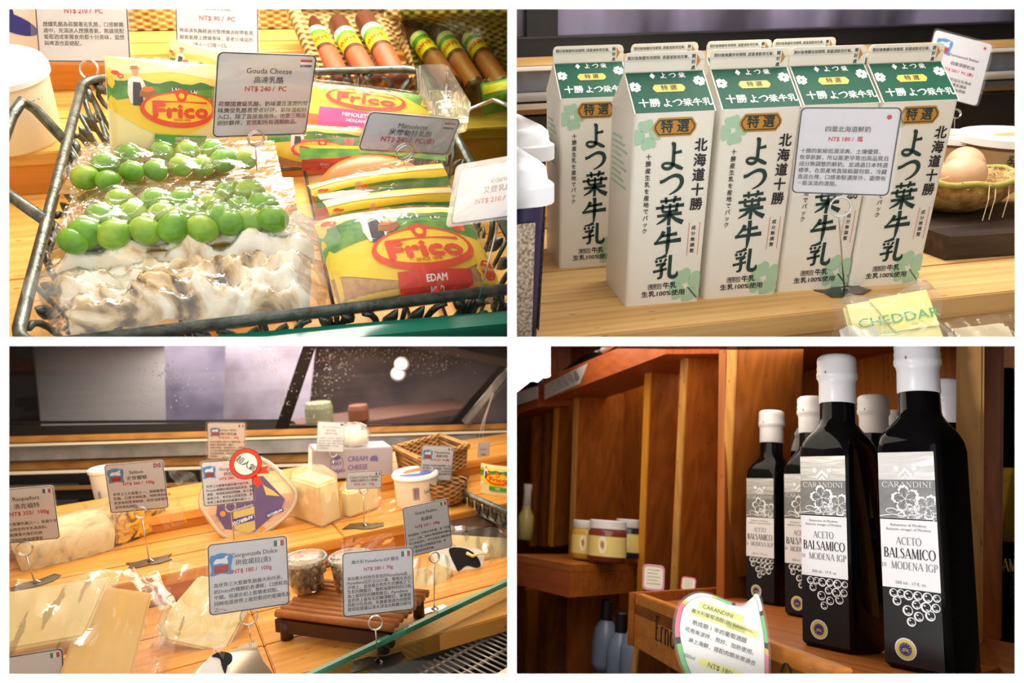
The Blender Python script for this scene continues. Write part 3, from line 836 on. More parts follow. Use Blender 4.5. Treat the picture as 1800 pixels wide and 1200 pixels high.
    pouch('gouda pack with green variety panel standing behind the olives', [(186, 96), (378, 116), (384, 292), (194, 300)], .72, 'gouda', .016, M_gc, flare=1.07)
    pouch('second gouda pack whose corner pokes up behind the first', [(297, 66), (420, 100), (400, 250), (285, 225)], .80, 'gouda', .010, M_gc)
    pouch('flat mimolette pack with magenta panel in the far corner of the basket', [(522, 142), (772, 170), (770, 268), (502, 232)], .855, 'mimolette', .012, M_orange, flare=1.08)
    pouch('mimolette pack partly hidden by the tall price card', [(470, 214), (640, 226), (640, 300), (470, 290)], .79, 'edam', .010, M_orange)
    # clear moulded tray at the right of the packs
    tr = thing('plastic_tray', 'clear moulded plastic tray at the basket side', 'tray', F, T(*F.at(778, 195, .83)))
    part('tray_wall', MB().loft([[(x, y, z) for x, y in rrect(-a, -b2, a, b2, .01, 3)] for z, a, b2 in ((0, .016, .055), (.03, .018, .058))], cap0=True, cap1=False), M_film_milky, tr)
    for i in range(7): part('rib', MB().tube([(-.017, -.05 + i * .016, .002), (-.019, -.05 + i * .016, .03)], .0016, 5), M_film_milky, tr, True)
    # orange half wheel in a bag
    C, X, Y, w, h = rect_pose(F, [(540, 262), (765, 262), (785, 352), (545, 352)], .735)
    t = thing('cheese_pack', 'bright orange half wheel of mimolette in a clear bag', 'cheese', F, T(*C)); Mb = T(*(-C)) @ basis(C, X, Y)
    hw = MB()
    for i in range(1): pass
    hw.blob((0, -.20 * h, -.006), (w * .42, h * .62, .020), 32, 14)
    part('cheese', hw, M_orange, t, True, M=Mb)
    part('film', MB().grid(lambda u, v: ((u - .5) * w * 1.12, (v - .5) * h * 1.25, -.004 + .026 * max(0, 1 - (2 * u - 1) ** 2) ** .5 * max(0, 1 - (1.3 * v - .5) ** 2) ** .5 + .002 * mnoise.noise((u * 8, v * 8, 1))), 26, 20), film('wheel_film', body=.01, gloss=.08, rough=.08, bump=.3), t, True, M=Mb)
    lab = part('wrapper', MB().grid(lambda u, v: ((u - .5) * w * 1.1, h * (.52 - .14 * v * (1 - (2 * u - 1) ** 2)) , .004), 16, 4), M_yel, t, True, M=Mb)
    part('meadow_print', MB().grid(lambda u, v: ((u - .5) * w * 1.1, h * (.46 - (.10 + .12 * abs(2 * u - 1)) * v), .0045), 16, 3), M_hill, lab)
    # two folded wrapper tops
    def strip(label, q, d, mats):
        C, X, Y, w, h = rect_pose(F, q, d)
        t = thing('cheese_pack', label, 'cheese', F, T(*C)); Mb = T(*(-C)) @ basis(C, X, Y)
        f = lambda u, v, z: ((u - .5) * w, (v - .5) * h + .12 * h * math.sin(u * PI), z + .010 * math.sin(v * PI) * (.6 + .4 * math.sin(u * 5)))
        wr = part('wrapper', MB().grid(lambda u, v: f(u, v, 0), 20, 8), M_yel, t, True, M=Mb)
        part('meadow_print', MB().grid(lambda u, v: f(u, v * .38 + .02 * math.sin(u * 12), .0006), 20, 4), M_hill, wr, True)
        part('pale_print', MB().grid(lambda u, v: f(u, .72 + v * .2 + .03 * math.sin(u * 9), .0006), 20, 3), M_pale, wr, True)
        for cx, cy, r_, mt in ((.30, .46, .020, M_skin), (.30, .30, .034, M_skin), (.34, .30, .026, M_orange), (.05, .55, .022, M_logo), (.08, .50, .018, M_logo)):
            part('farmer_print', MB().add([f(cx + r_ * math.cos(a_), cy + r_ * 2.6 * math.sin(a_), .0011 + .0004 * (mt is M_apron)) for a_ in [2 * PI * i / 14 for i in range(14)]], [tuple(range(14))]), mt, wr)
        part('cheese', MB().grid(lambda u, v: f(u, v * 1.0 - .45, -.006), 14, 6), M_orange, t, True, M=Mb)
        part('film', MB().grid(lambda u, v: (lambda p: (p[0] * 1.06, p[1] * 1.1 + .04 * h, p[2]))(f(u, v * 1.25 - .1, .004 + .002 * mnoise.noise((u * 9, v * 6, 4)))), 24, 14), M_film, t, True, M=Mb)
    strip('folded wrapper top of the cheese pack right behind the middle one', [(540, 322), (775, 290), (792, 322), (556, 372)], .705, None)
    strip('folded wrapper top of the cheese pack right behind the edam', [(565, 352), (792, 330), (800, 368), (580, 402)], .680, None)
    pouch('edam pack with red panel leaning at the basket front', [(556, 390), (815, 366), (884, 508), (590, 540)], .635, 'edam', .020, M_ec, flare=1.04)

    # ---------------------------------------------------------------- olives and their bags
    M_ol = pbr('olive_green', (118, 172, 40), .25, c2=(86, 140, 32), nscale=45, coat=.3)
    M_ol2 = pbr('olive_yellow', (160, 186, 60), .25, c2=(110, 160, 40), nscale=45, coat=.3)
    A = [(150, 312), (190, 318), (232, 302), (274, 300), (318, 292), (358, 292), (394, 282), (432, 280), (225, 272), (285, 268), (330, 266), (375, 266), (185, 290)]
    B = [(128, 424), (200, 412), (256, 405), (306, 400), (356, 402), (404, 392), (440, 388), (480, 385), (178, 383), (236, 378), (288, 380), (338, 382), (390, 382), (420, 368), (462, 364), (210, 354), (275, 356), (324, 356), (372, 362), (404, 340), (440, 338), (150, 410)]
    rnd = random.Random(5)
    def olives(lst, dz, group, lab, r0=.0105):
        out = []
        for i, (x, y) in enumerate(lst):
            p = F.on(x, y, dz + rnd.uniform(-.002, .003)); r = r0 * rnd.uniform(.92, 1.12)
            m = MB(); m.blob((0, 0, 0), (r * 1.12, r * .96, r * .98), 18, 12)
            o = solo('olive', m, M_ol if rnd.random() < .72 else M_ol2, lab, 'olive', F, T(*p) @ Rz(rnd.uniform(-30, 30)) @ Ry(rnd.uniform(-25, 25)), group, smooth=True)
            out.append((p, r))
        return out
    oa = olives(A, .016, 'olives in the upper bag', 'green olive in the upper vacuum bag beside the gouda pack')
    ob = olives(B, .020, 'olives in the lower bag', 'green olive in the lower vacuum bag above the crumpled pouch', .0115)
    def olive_bag(label, corners, ol, zb, nm='olive_bag'):
        P0 = [F.on(x, y, zb) for x, y in corners]            # tl,tr,br,bl on the basket level
        c = (P0[0] + P0[1] + P0[2] + P0[3]) / 4
        t = thing(nm, label, 'bag', F, T(*c))
        def Sf(u, v, dz=0):
            p = (P0[0].lerp(P0[1], u)).lerp(P0[3].lerp(P0[2], u), v)
            h = 0
            for q, r in ol:
                dd = math.hypot(p.x - q.x, p.y - q.y) / r
                if dd < 2.4: h = max(h, (q.z - zb) + r * 1.12 * (1 - .42 * dd * dd if dd < 1 else .58 * max(0, 1 - (dd - 1) / 1.4)))
            ed = min(u, 1 - u, v, 1 - v)
            h *= min(1, ed / .04)
            return p + Vector((0, 0, h + dz + .0016 * mnoise.noise((u * 14, v * 9, 2)))) - c
        part('film', MB().grid(lambda u, v: Sf(u, v, .0018), 96, 48), film('olive_film', body=.02, gloss=.09, rough=.07, bump=.35, bscale=120), t, True)
        part('film_back', MB().grid(lambda u, v: P0[0].lerp(P0[1], u).lerp(P0[3].lerp(P0[2], u), v) + Vector((0, 0, -.003)) - c, 6, 6), film('olive_brine', tint=(226, 176, 90), body=.5, gloss=.2, milky=(150, 110, 50)), t)
        return t
    olive_bag('clear vacuum bag of green olives beside the gouda pack', [(150, 252), (482, 250), (500, 326), (100, 336)], oa, .006)
    olive_bag('clear vacuum bag of green olives above the crumpled pouch', [(130, 330), (515, 314), (530, 420), (84, 450)], ob, .008)
    # gathered film between
    def crumple(name, label, corners, z0, amp, mat, filmm, seed, nu=70, nv=30, edge=True, cat='pouch', zf=None):
        P0 = [F.on(x, y, z0) for x, y in corners]; c = (P0[0] + P0[1] + P0[2] + P0[3]) / 4
        t = thing(name, label, cat, F, T(*c))
        def Sf(u, v, k, dz):
            p = (P0[0].lerp(P0[1], u)).lerp(P0[3].lerp(P0[2], u), v); e_ = min(1, min(u, 1 - u) / .12) * min(1, min(v, 1 - v) / .2)
            n_ = mnoise.fractal((u * 9 + seed, v * 4, seed), 1.0, 2.0, 4) * .6 + .5 + .35 * mnoise.noise((u * 3 + seed, v * 2, 7))
            return p + Vector((0, 0, amp * e_ * max(0, n_ + .35) * k + dz + (zf(u, v) if zf else 0))) - c
        if mat: part('contents', MB().grid(lambda u, v: Sf(.06 + .88 * u, .06 + .88 * v, 1, 0), nu, nv), mat, t, True)
        def Ff(u, v):
            p = Sf(u, v, .85, .004); q_ = .0035 * mnoise.noise((u * 5, v * 22, seed + 3)); return p + Vector((0, 0, q_))
        part('film', MB().grid(Ff, nu, nv), filmm, t, True)
        return t
    m, nt, out = newmat('dried_mushroom'); N = nt.nodes
    b = N.new('ShaderNodeBsdfPrincipled'); nt.links.new(b.outputs[0], out.inputs[0]); b.inputs['Roughness'].default_value = .45
    tc = N.new('ShaderNodeTexCoord'); no = N.new('ShaderNodeTexNoise'); no.inputs['Scale'].default_value = 28; no.inputs['Detail'].default_value = 7; no.inputs['Distortion'].default_value = 1.2; nt.links.new(tc.outputs['Object'], no.inputs['Vector'])
    r = N.new('ShaderNodeValToRGB'); nt.links.new(no.outputs['Fac'], r.inputs[0]); nt.links.new(r.outputs[0], b.inputs['Base Color'])
    for pos, c in ((.24, (80, 56, 36)), (.34, (200, 158, 96)), (.42, (242, 220, 172)), (.54, (254, 248, 232))):
        e = r.color_ramp.elements.new(pos); e.color = (*lin(c), 1)
    bp = N.new('ShaderNodeBump'); bp.inputs['Strength'].default_value = .8; bp.inputs['Distance'].default_value = .004; nt.links.new(no.outputs['Fac'], bp.inputs['Height']); nt.links.new(bp.outputs[0], b.inputs['Normal'])
    crumple('mushroom_pouch', 'crumpled milky pouch of dried mushrooms below the olives', [(110, 432), (572, 392), (584, 470), (66, 500)], -.012, .024, m, film('pouch_film', body=.26, gloss=.25, rough=.12, bump=.4, bscale=40), 3)
    m2, nt, out = newmat('dark_mushroom'); N = nt.nodes
    b = N.new('ShaderNodeBsdfPrincipled'); nt.links.new(b.outputs[0], out.inputs[0]); b.inputs['Roughness'].default_value = .5
    tc = N.new('ShaderNodeTexCoord'); no = N.new('ShaderNodeTexNoise'); no.inputs['Scale'].default_value = 20; no.inputs['Detail'].default_value = 7; no.inputs['Distortion'].default_value = 1.5; nt.links.new(tc.outputs['Object'], no.inputs['Vector'])
    r = N.new('ShaderNodeValToRGB'); nt.links.new(no.outputs['Fac'], r.inputs[0]); nt.links.new(r.outputs[0], b.inputs['Base Color'])
    for pos, c in ((.30, (30, 24, 20)), (.39, (120, 92, 60)), (.46, (214, 184, 134)), (.56, (250, 240, 216))):
        e = r.color_ramp.elements.new(pos); e.color = (*lin(c), 1)
    bp = N.new('ShaderNodeBump'); bp.inputs['Strength'].default_value = .9; bp.inputs['Distance'].default_value = .004; nt.links.new(no.outputs['Fac'], bp.inputs['Height']); nt.links.new(bp.outputs[0], b.inputs['Normal'])
    crumple('mushroom_pouch', 'lower milky pouch with dark mushroom pieces against the basket front', [(60, 500), (580, 462), (572, 560), (100, 606)], -.022, .028, m2, film('pouch_film_b', body=.12, gloss=.25, rough=.12, bump=.4, bscale=40), 11)
    # loose film flaps of the pouches
    for i, (q, d, lab) in enumerate([([(30, 492), (190, 478), (150, 590), (36, 585)], .575, 'limp clear bag flap hanging over the basket rim below the handle'), ([(490, 365), (580, 352), (588, 520), (530, 560)], .60, 'milky bag edge between the mushroom pouch and the edam')]):
        C, X, Y, w, h = rect_pose(F, q, d)
        solo('bag_flap', MB().grid(lambda u, v: ((u - .5) * w, (v - .5) * h, .008 * math.sin(u * 6 + v * 3) + .004 * math.sin(v * 13)), 20, 20), film('flap_film', body=.22, gloss=.25, rough=.14, bump=.5, bscale=30), lab, 'bag', F, basis(C, X, Y), smooth=True)

    # ---------------------------------------------------------------- price cards in the basket
    price_sign(F, 'gouda price card with a small striped flag, standing over the olives', [(380, 91), (559, 96), (535, 236), (375, 240)],
               dict(title=[('Gouda Cheese', .205, .078, .02), ('高達乳酪', .315, .078, .02)], price=('NT$ 240 /  PC', .415, .072, .0), flag='nl',
                    body=(['荷蘭國寶級乳酪，奶味濃且溫潤的風', '味廣受乳酪喜愛者好評，氣味溫和好', '入口，除了直接食用外，也是三明治', '絕妙夥伴，宜搭配所有酒類飲品。'], .60, .077, .0585, .035)), foot=(452, 300), ring=(450, 243), rr=14, h0=.02, d=.655, bs=0)
    price_sign(F, 'mimolette price card with a small striped flag, over the orange cheese', [(650, 196), (813, 209), (783, 272), (628, 262)],
               dict(title=[('Mimolette', .30, .080, 0), ('米摩勒特乳酪', .48, .080, 0)], price=('NT$ 240 /  PC(素)', .67, .078, .0), flag='nl'), foot=(716, 300), ring=(711, 266), rr=16, h0=.02, d=.60, bs=0, face=5)
    price_sign(F, 'edam price card on a thin wire at the basket end, cut by the case side', [(812, 298), (960, 268), (950, 378), (788, 394)],
               dict(title=[('Edam', .32, .085, .0), ('艾登乳酪', .48, .085, .0)], price=('NT$ 210 /  PC', .66, .08, .0), bw=1.6, ink=M_grey_ink), foot=(842, 525), ring=(880, 372), rr=12, h0=.01, d=.565, bs=0, lam=.045)

    # ---------------------------------------------------------------- things on the steps behind
    p = F.on(18, 262, z1); r = .056
    p = Vector((p.x, p.y + .03, z1))
    tb = thing('dairy_tub', 'white plastic tub with a pale blue lid top beside the basket handle', 'tub', F, T(p.x, p.y, z1) )
    Mtw = pbr('tub_ivory', (248, 242, 222), .35)
    hh = .084
    tw = part('tub_wall', MB().lathe([(r * .86, 0), (r * .90, hh * .05), (r * 1.0, hh * .93)], 48), Mtw, tb, auto=40)
    part('side_print', MB().add([(r * (.90 + .07 * v) * 1.004 * math.cos(a_), r * (.90 + .07 * v) * 1.004 * math.sin(a_), hh * (.25 + .45 * v)) for v in (0, 1) for a_ in [math.radians(-75 + 6 * i) for i in range(9)]], [(i, i + 1, 10 + i, 9 + i) for i in range(8)]), pbr('print_grey', (200, 196, 190), .5), tw)
    ld = part('lid', MB().lathe([(r * 1.0, hh * .90), (r * 1.05, hh * .90), (r * 1.05, hh * .97), (r * 1.01, hh * 1.0), (r * 1.0, hh * 1.04), (r * .93, hh * 1.05), (r * .90, hh * 1.03), (r * .2, hh * 1.03)], 48), pbr('tub_lid', (246, 246, 250), .35), tb, auto=40)
    part('lid_print', MB().flat(ell(0, 0, r * .75, r * .75, 30), hh * 1.034), pbr('lid_blue', (170, 214, 238), .45), ld)
    # white carton with a blue mark, top left
    pb = F.on(10, 122, z2)
    bx = thing('white_box', 'plain white box with a blue printed mark behind the tub', 'box', F, T(pb.x - .03, Y2 + .022, z2))
    bb = part('box_body', MB().box(-.09, .075, 0, .08, 0, .2, bev=.002), pbr('box_white', (236, 234, 236), .5), bx)
    k = MB(); k.flat(ell(0, 0, .030, .012, 20), 0); k.flat(ell(-.01, .012, .012, .010, 14), .0002)
    pm_ = F.on(18, 40, Y2 + .0212, 1) - Vector((pb.x - .03, Y2 + .022, z2)); part('blue_mark', k, pbr('mark_blue', (50, 60, 160), .5), bb, M=T(*pm_) @ Rx(90) @ Rz(-25))
    price_sign(F, 'price card reading 210 in front of the white box, its top cut off', [(54, -50), (224, -62), (226, 116), (72, 102)],
               dict(title=[('Smoked Cheese', .14, .075), ('煙燻乳酪', .28, .08)], price=('NT$ 210 /  PC', .455, .07, .02),
                    body=(['煙燻乳酪為荷蘭著名乳酪，口感鮮嫩', '適中，充滿迷人煙燻香氣，無論搭配', '葡萄酒或單獨食用都十分美味，當然', '與啤酒也是絕配。'], .60, .068, .055, .07), ink=M_grey_ink), foot=(163, 150), ring=(157, 122), rr=16, h0=z2, d=.90, bs=0, lam=.06)
    price_sign(F, 'price card reading 90 standing before the wicker screen', [(306, -58), (455, -52), (452, 112), (312, 104)],
               dict(title=[('煙燻乳酪', .42, .085)], price=('NT$ 90 /  PC', .54, .08, .0),
                    body=(['將高達乳酪經過完整煙燻過程帶著濃', '郁香氣搭上煙燻香味，是老少咸宜的', '點心，讓人一口接一口。'], .68, .075, .056, .04), ink=M_grey_ink), foot=(385, 150), ring=(385, 116), rr=10, h0=z2, d=.95, bs=0)
    # sausages in a wicker tray, and a second tray behind green glass
    M_sm = pbr('smoked_rind', (96, 50, 34), .3, coat=.2); M_sl = pbr('sausage_label', (176, 92, 56), .45); M_cl = film('sleeve_film', body=.05, gloss=.4, rough=.08, bump=.3)
    def sausage(a, b2, da, db, rpx, label, group):
        A_ = F.at(*a, da); B_ = F.at(*b2, db); ax = (B_ - A_); L_ = ax.length; r = rpx * da / FPX
        zd = ax.normalized(); view = (A_ - Vector(F.eye)).normalized(); xd = zd.cross(-view).normalized()
        yd = zd.cross(xd)
        Mx = Matrix(((xd.x, yd.x, zd.x, A_.x), (xd.y, yd.y, zd.y, A_.y), (xd.z, yd.z, zd.z, A_.z), (0, 0, 0, 1)))
        t = thing('smoked_cheese', label, 'cheese', F, Mx, group)
        prof = [(r * math.cos(x), -r * .8 * math.sin(x)) for x in [PI / 2 * (1 - i / 6) for i in range(6)]] + [(r, 0), (r * 1.0, L_)] + [(r * math.cos(x), L_ + r * .8 * math.sin(x)) for x in [PI / 2 * (i + 1) / 6 for i in range(6)]]
        prof = [(max(q, .0003), z) for q, z in prof]
        body = part('rind', MB().lathe(prof, 28), M_sm, t, True)
        def band(z0, z1_, mat, nm, k=1.012, a0=None, a1=None):
            n = 24; a0 = -PI if a0 is None else a0; a1 = PI if a1 is None else a1
            return part(nm, MB().grid(lambda u, v: (r * k * math.cos(a0 + (a1 - a0) * u), r * k * math.sin(a0 + (a1 - a0) * u), z0 + (z1_ - z0) * v), n, 2), mat, body, True)
        band(L_ * .20, L_ * .50, M_yel, 'label_band'); band(L_ * .20, L_ * .28, M_pale, 'label_band', 1.018); band(L_ * .27, L_ * .335, M_hill, 'label_band', 1.02)
        band(L_ * .56, L_ * .98, M_sl, 'lower_label', 1.012)
        mt = MB(); put_text(mt, 'Frico', 0, 0, r * .85, 0, bold=.05)
        fr_ = 1 if yd.dot(-view) > 0 else -1
        a_c = PI / 2 * fr_
        mm = MB(); mm.add([(r * 1.03 * math.cos(a_c - x / r * fr_ * 1), r * 1.03 * math.sin(a_c - x / r * fr_), L_ * .41 - y) for x, y, z in mt.v], mt.f)
        part('lettering', mm, M_logo, body)
        return t
    for i, (a, b2) in enumerate((((546, 42), (600, 142)), ((595, 44), (652, 142)), ((642, 36), (700, 140)))):
        sausage(a, b2, 1.04, .98, 18.5, ('smoked cheese roll in the pale wicker tray, next to the price cards', 'smoked cheese roll lying between the other two in the pale wicker tray', 'smoked cheese roll in the pale wicker tray, next to the tinted glass')[i], 'smoked rolls in the pale tray')
    for i, (a, b2) in enumerate((((722, 50), (796, 150)), ((770, 50), (836, 152)), ((815, 48), (882, 150)))):
        sausage(a, b2, 1.06, 1.0, 17, ('smoked cheese roll behind the green glass, next to the pale tray', 'middle smoked cheese roll of the three behind the green glass', 'smoked cheese roll behind the green glass, above the green pack')[i], 'smoked rolls behind the green glass')
    def tray(label, q, d, mat):
        C, X, Y, w, h = rect_pose(F, q, d); t = thing('wicker_tray', label, 'tray', F, T(*C)); Mb = T(*(-C)) @ basis(C, X, Y)
        part('tray_floor', MB().box(-w / 2, w / 2, -h / 2, h / 2, -.008, 0), mat, t, M=Mb)
        for sx in (-1, 1):
            part('tray_side', MB().tube([(sx * w / 2, -h / 2, .012), (sx * w / 2, h / 2, .012)], .009, 10), mat, t, True, M=Mb)
        for sy in (-1, 1):
            part('tray_side', MB().tube([(-w / 2, sy * h / 2, .012), (w / 2, sy * h / 2, .012)], .009, 10), mat, t, True, M=Mb)
    Mw2 = wicker('wicker_tray', (130, 98, 52), (226, 188, 116), axis=(0, 1))
    tray('pale wicker tray of smoked cheese rolls behind the basket', [(508, 10), (672, 10), (740, 150), (560, 150)], 1.04, Mw2)
    tray('wicker tray seen through the green glass', [(690, 10), (905, 10), (960, 168), (762, 168)], 1.06, Mw2)
    C, X, Y, w, h = rect_pose(F, [(690, -30), (960, -30), (960, 330), (742, 330)], .90)
    m, nt, out = newmat('green_tinted_glass'); N = nt.nodes
    tr_ = N.new('ShaderNodeBsdfTransparent'); tr_.inputs[0].default_value = (.52, .60, .38, 1); gl = N.new('ShaderNodeBsdfGlossy'); gl.inputs['Roughness'].default_value = .03
    fr_ = N.new('ShaderNodeFresnel'); fr_.inputs[0].default_value = 1.3; mx = N.new('ShaderNodeMixShader'); nt.links.new(fr_.outputs[0], mx.inputs[0]); nt.links.new(tr_.outputs[0], mx.inputs[1]); nt.links.new(gl.outputs[0], mx.inputs[2]); nt.links.new(mx.outputs[0], out.inputs[0])
    solo('glass_divider', MB().add([(-w / 2 - .0, h / 2, 0), (w / 2, h / 2, 0), (w / 2, -h / 2, 0), (-w / 2 + .035, -h / 2, 0), (-w / 2, h / 2, .004), (w / 2, h / 2, .004), (w / 2, -h / 2, .004), (-w / 2 + .035, -h / 2, .004)], [(3, 2, 1, 0), (4, 5, 6, 7), (0, 1, 5, 4), (1, 2, 6, 5), (2, 3, 7, 6), (3, 0, 4, 7)]), m, 'green tinted glass divider in front of the second tray', 'glass', F, basis(C, X, Y))
    # green wrapped pack behind the glass
    C, X, Y, w, h = rect_pose(F, [(846, 150), (925, 128), (935, 190), (850, 200)], .95)
    t = thing('cheese_pack', 'green and yellow wrapped pack behind the glass divider', 'cheese', F, T(*C)); Mb = T(*(-C)) @ basis(C, X, Y)
    part('wrapper', MB().grid(lambda u, v: ((u - .5) * w, (v - .5) * h, .012 * math.sin(PI * u) * math.sin(PI * v)), 10, 8), M_hill, t, True, M=Mb)
    part('wrapper_print', MB().grid(lambda u, v: ((u - .5) * w * .9, h * (.12 + .3 * v), .001 + .012 * math.sin(PI * (.05 + .9 * u)) * math.sin(PI * (.62 + .3 * v))), 10, 4), M_yel, t, True, M=Mb)
    part('film', MB().grid(lambda u, v: ((u - .5) * w * 1.15, (v - .5) * h * 1.2, .004 + .014 * math.sin(PI * u) * math.sin(PI * v)), 10, 8), M_film, t, True, M=Mb)
build_p1()
# =================================================================== case: milk cartons
CELL[0] = (1, -1)
def build_p2():
    F = F2
    pine = wood('pine_honey', (202, 150, 84), (236, 196, 132), 0)
    ZL = -.062
    # --- shelf of pine boards
    sh = thing('wooden_shelf', 'pine board shelf that carries the row of milk cartons', 'shelf', F)
    planks(sh, -.36, .75, [-.052, .03, .115, .19, .272], -.022, 0, pine)
    # front boards under the nosing
    for a, b in ((-.044, -.0225), (-.066, -.0445)):
        part('front_board', MB().box(-.36, .75, -.048, -.03, a, b, bev=.0008), pine, sh)
    low = thing('wooden_ledge', 'lower pine ledge in front of the carton shelf', 'shelf', F)
    planks(low, -.36, .75, [-.30, -.20, -.12, -.049], ZL - .02, ZL - .002, pine)
    zs = F.on(1040, 323, .272, 1).z
    st = thing('wooden_step', 'raised pine step behind the milk cartons', 'shelf', F)
    part('riser', MB().box(-.5, 1.0, .272, .29, zs * .28, zs - .018, bev=.0008), pine, st)
    part('riser', MB().box(-.5, 1.0, .272, .29, 0, zs * .28 - .001, bev=.0008), pine, st)
    planks(st, -.5, 1.0, [.268, .35, .43], zs - .018, zs, pine)
    # --- back of the case: rails, black sill, dark glass
    YB = .47
    def zz(py, px=1000, y=YB): return F.on(px, py, y, 1).z
    rail = thing('chrome_rail', 'shiny metal rail running along the back of the milk shelf', 'rail', F)
    M_strip = pbr('pale_strip', (228, 222, 214), .3)
    M_glassband = pbr('grey_glass_band', (105, 108, 116), .12, 0, spec=.6, noise=.35, nscale=25)
    part('wood_strip', MB().box(-.5, 1.0, YB, YB + .02, zz(113), zz(98)), pine, rail)
    part('edge_strip', MB().box(-.5, 1.0, YB - .012, YB + .01, zz(121), zz(114), bev=.001), M_strip, rail)
    part('glass_band', MB().box(-.5, 1.0, YB - .004, YB, zz(158), zz(121)), M_glassband, rail)
    part('tube', MB().tube([(-.5, YB - .01, zz(166)), (1.1, YB - .01, zz(166))], (zz(158) - zz(174)) / 2, 10), pbr('pale_tube', (206, 200, 190), .35), rail, True)
    part('edge_strip', MB().box(-.5, 1.0, YB - .02, YB + .01, zz(186), zz(176), bev=.001), M_chrome, rail)
    part('wood_strip', MB().box(-.5, 1.0, YB, YB + .02, zz(198), zz(187)), pine, rail)
    sill = solo('black_sill', MB().box(-.5, 1.0, YB - .02, YB + .03, zs, zz(200)), M_black, 'black channel under the metal rail of the milk case', 'rail', F)
    fr = thing('glass_hatch', 'dark glass hatch with a painted reflection above the rail behind the milk cartons', 'window', F)
    part('sash', MB().box(-.5, 1.0, YB + .0, YB + .03, zz(98), zz(62), bev=.002), M_black, fr)
    part('sash', MB().box(-.5, 1.0, YB - .006, YB + .004, zz(66), zz(62), bev=.001), pbr('black_gloss', (48, 46, 54), .2), fr)
    part('mullion', MB().box(F.on(953, 40, YB, 1).x - .022, F.on(953, 40, YB, 1).x + .022, YB - .002, YB + .03, zz(62), .62), M_black, fr)
    m, nt, out = newmat('dark_glass_reflection'); N = nt.nodes
    b = N.new('ShaderNodeBsdfPrincipled'); nt.links.new(b.outputs[0], out.inputs[0])
    tc = N.new('ShaderNodeTexCoord'); no = N.new('ShaderNodeTexNoise'); no.inputs['Scale'].default_value = 4; no.inputs['Detail'].default_value = 3
    mp = N.new('ShaderNodeMapping'); mp.inputs['Scale'].default_value = (2.2, 1, .6); nt.links.new(tc.outputs['Object'], mp.inputs[0]); nt.links.new(mp.outputs[0], no.inputs['Vector'])
    r = N.new('ShaderNodeValToRGB'); nt.links.new(no.outputs['Fac'], r.inputs[0]); nt.links.new(r.outputs[0], b.inputs['Base Color'])
    r.color_ramp.elements[0].color = (*lin((58, 54, 66)), 1); r.color_ramp.elements[1].color = (*lin((128, 122, 146)), 1)  # purple-grey reflection painted into the glass colour
    r.color_ramp.elements[0].position = .36; r.color_ramp.elements[1].position = .6
    b.inputs['Roughness'].default_value = .12
    part('pane', MB().box(-.5, 1.0, YB + .012, YB + .018, zz(62), .64), m, fr)

    # --- milk cartons
    W = .072; H = .174; g = .030; fin = .0155; D = .072
    M_ct = pbr('carton_board', (236, 231, 218), .42)
    M_gr = pbr('carton_green', (8, 88, 66), .55, spec=.3)
    M_dk = pbr('print_dark_green', (30, 58, 52), .5)
    M_bk = pbr('print_black', (42, 36, 40), .5)
    M_gold = pbr('print_gold', (196, 138, 46), .42)
    M_ygold = pbr('print_yellow_gold', (238, 204, 84), .45)
    M_pg = pbr('print_pale_green', (172, 206, 174), .5)
    M_pl = pbr('print_pale_red', (222, 140, 120), .5)
    BR = {
        'よ': [[(.50, .64, .07), (.66, .66, .08), (.80, .69, .10)], [(.40, 1.0, .06), (.48, .95, .13), (.50, .85, .11), (.50, .5, .10), (.50, .30, .11), (.46, .16, .11), (.34, .08, .10), (.18, .10, .09), (.10, .19, .08), (.16, .27, .08), (.32, .28, .08), (.52, .22, .10), (.72, .12, .12), (.88, .05, .08)]],
        'つ': [[(.0, .60, .12), (.15, .63, .11), (.42, .78, .10), (.66, .84, .12), (.86, .76, .14), (.93, .56, .14), (.84, .34, .11), (.66, .18, .08), (.42, .06, .03)]],
        '葉': [[(.14, .83, .08), (.5, .85, .07), (.88, .89, .09)], [(.33, .97, .08), (.36, .74, .06)], [(.68, 1.0, .09), (.62, .76, .06)], [(.0, .60, .08), (.5, .64, .07), (1.0, .68, .10)], [(.24, .73, .07), (.27, .47, .08), (.62, .48, .07), (.80, .50, .08)], [(.50, .74, .07), (.50, .49, .07)], [(.76, .76, .08), (.73, .50, .07)],
               [(.06, .32, .08), (.5, .36, .08), (.94, .39, .10)], [(.50, .48, .10), (.50, .2, .10), (.49, -.02, .09)], [(.46, .33, .10), (.30, .17, .09), (.06, .03, .03)], [(.54, .33, .06), (.74, .18, .11), (1.0, .06, .14)]],
        '牛': [[(.34, .86, .12), (.26, .68, .10), (.06, .46, .03)], [(.26, .68, .08), (.55, .71, .08), (.84, .75, .11)], [(.0, .42, .09), (.5, .47, .10), (1.0, .51, .13)], [(.50, 1.02, .12), (.52, .8, .11), (.51, .3, .11), (.49, -.02, .04)]],
        '乳': [[(.50, .98, .11), (.30, .90, .08), (.08, .86, .04)], [(.08, .80, .09), (.14, .70, .07)], [(.26, .82, .09), (.30, .71, .07)], [(.50, .84, .09), (.42, .70, .05)], [(.10, .60, .08), (.30, .62, .08), (.46, .65, .10), (.32, .52, .07)], [(.30, .55, .09), (.34, .36, .10), (.32, .10, .10), (.18, .06, .06)], [(.0, .33, .09), (.30, .38, .08), (.54, .43, .08)],
               [(.66, .98, .11), (.66, .6, .11), (.66, .2, .12), (.74, .09, .13), (.88, .09, .13), (.96, .16, .10), (.97, .30, .03)]],
    }
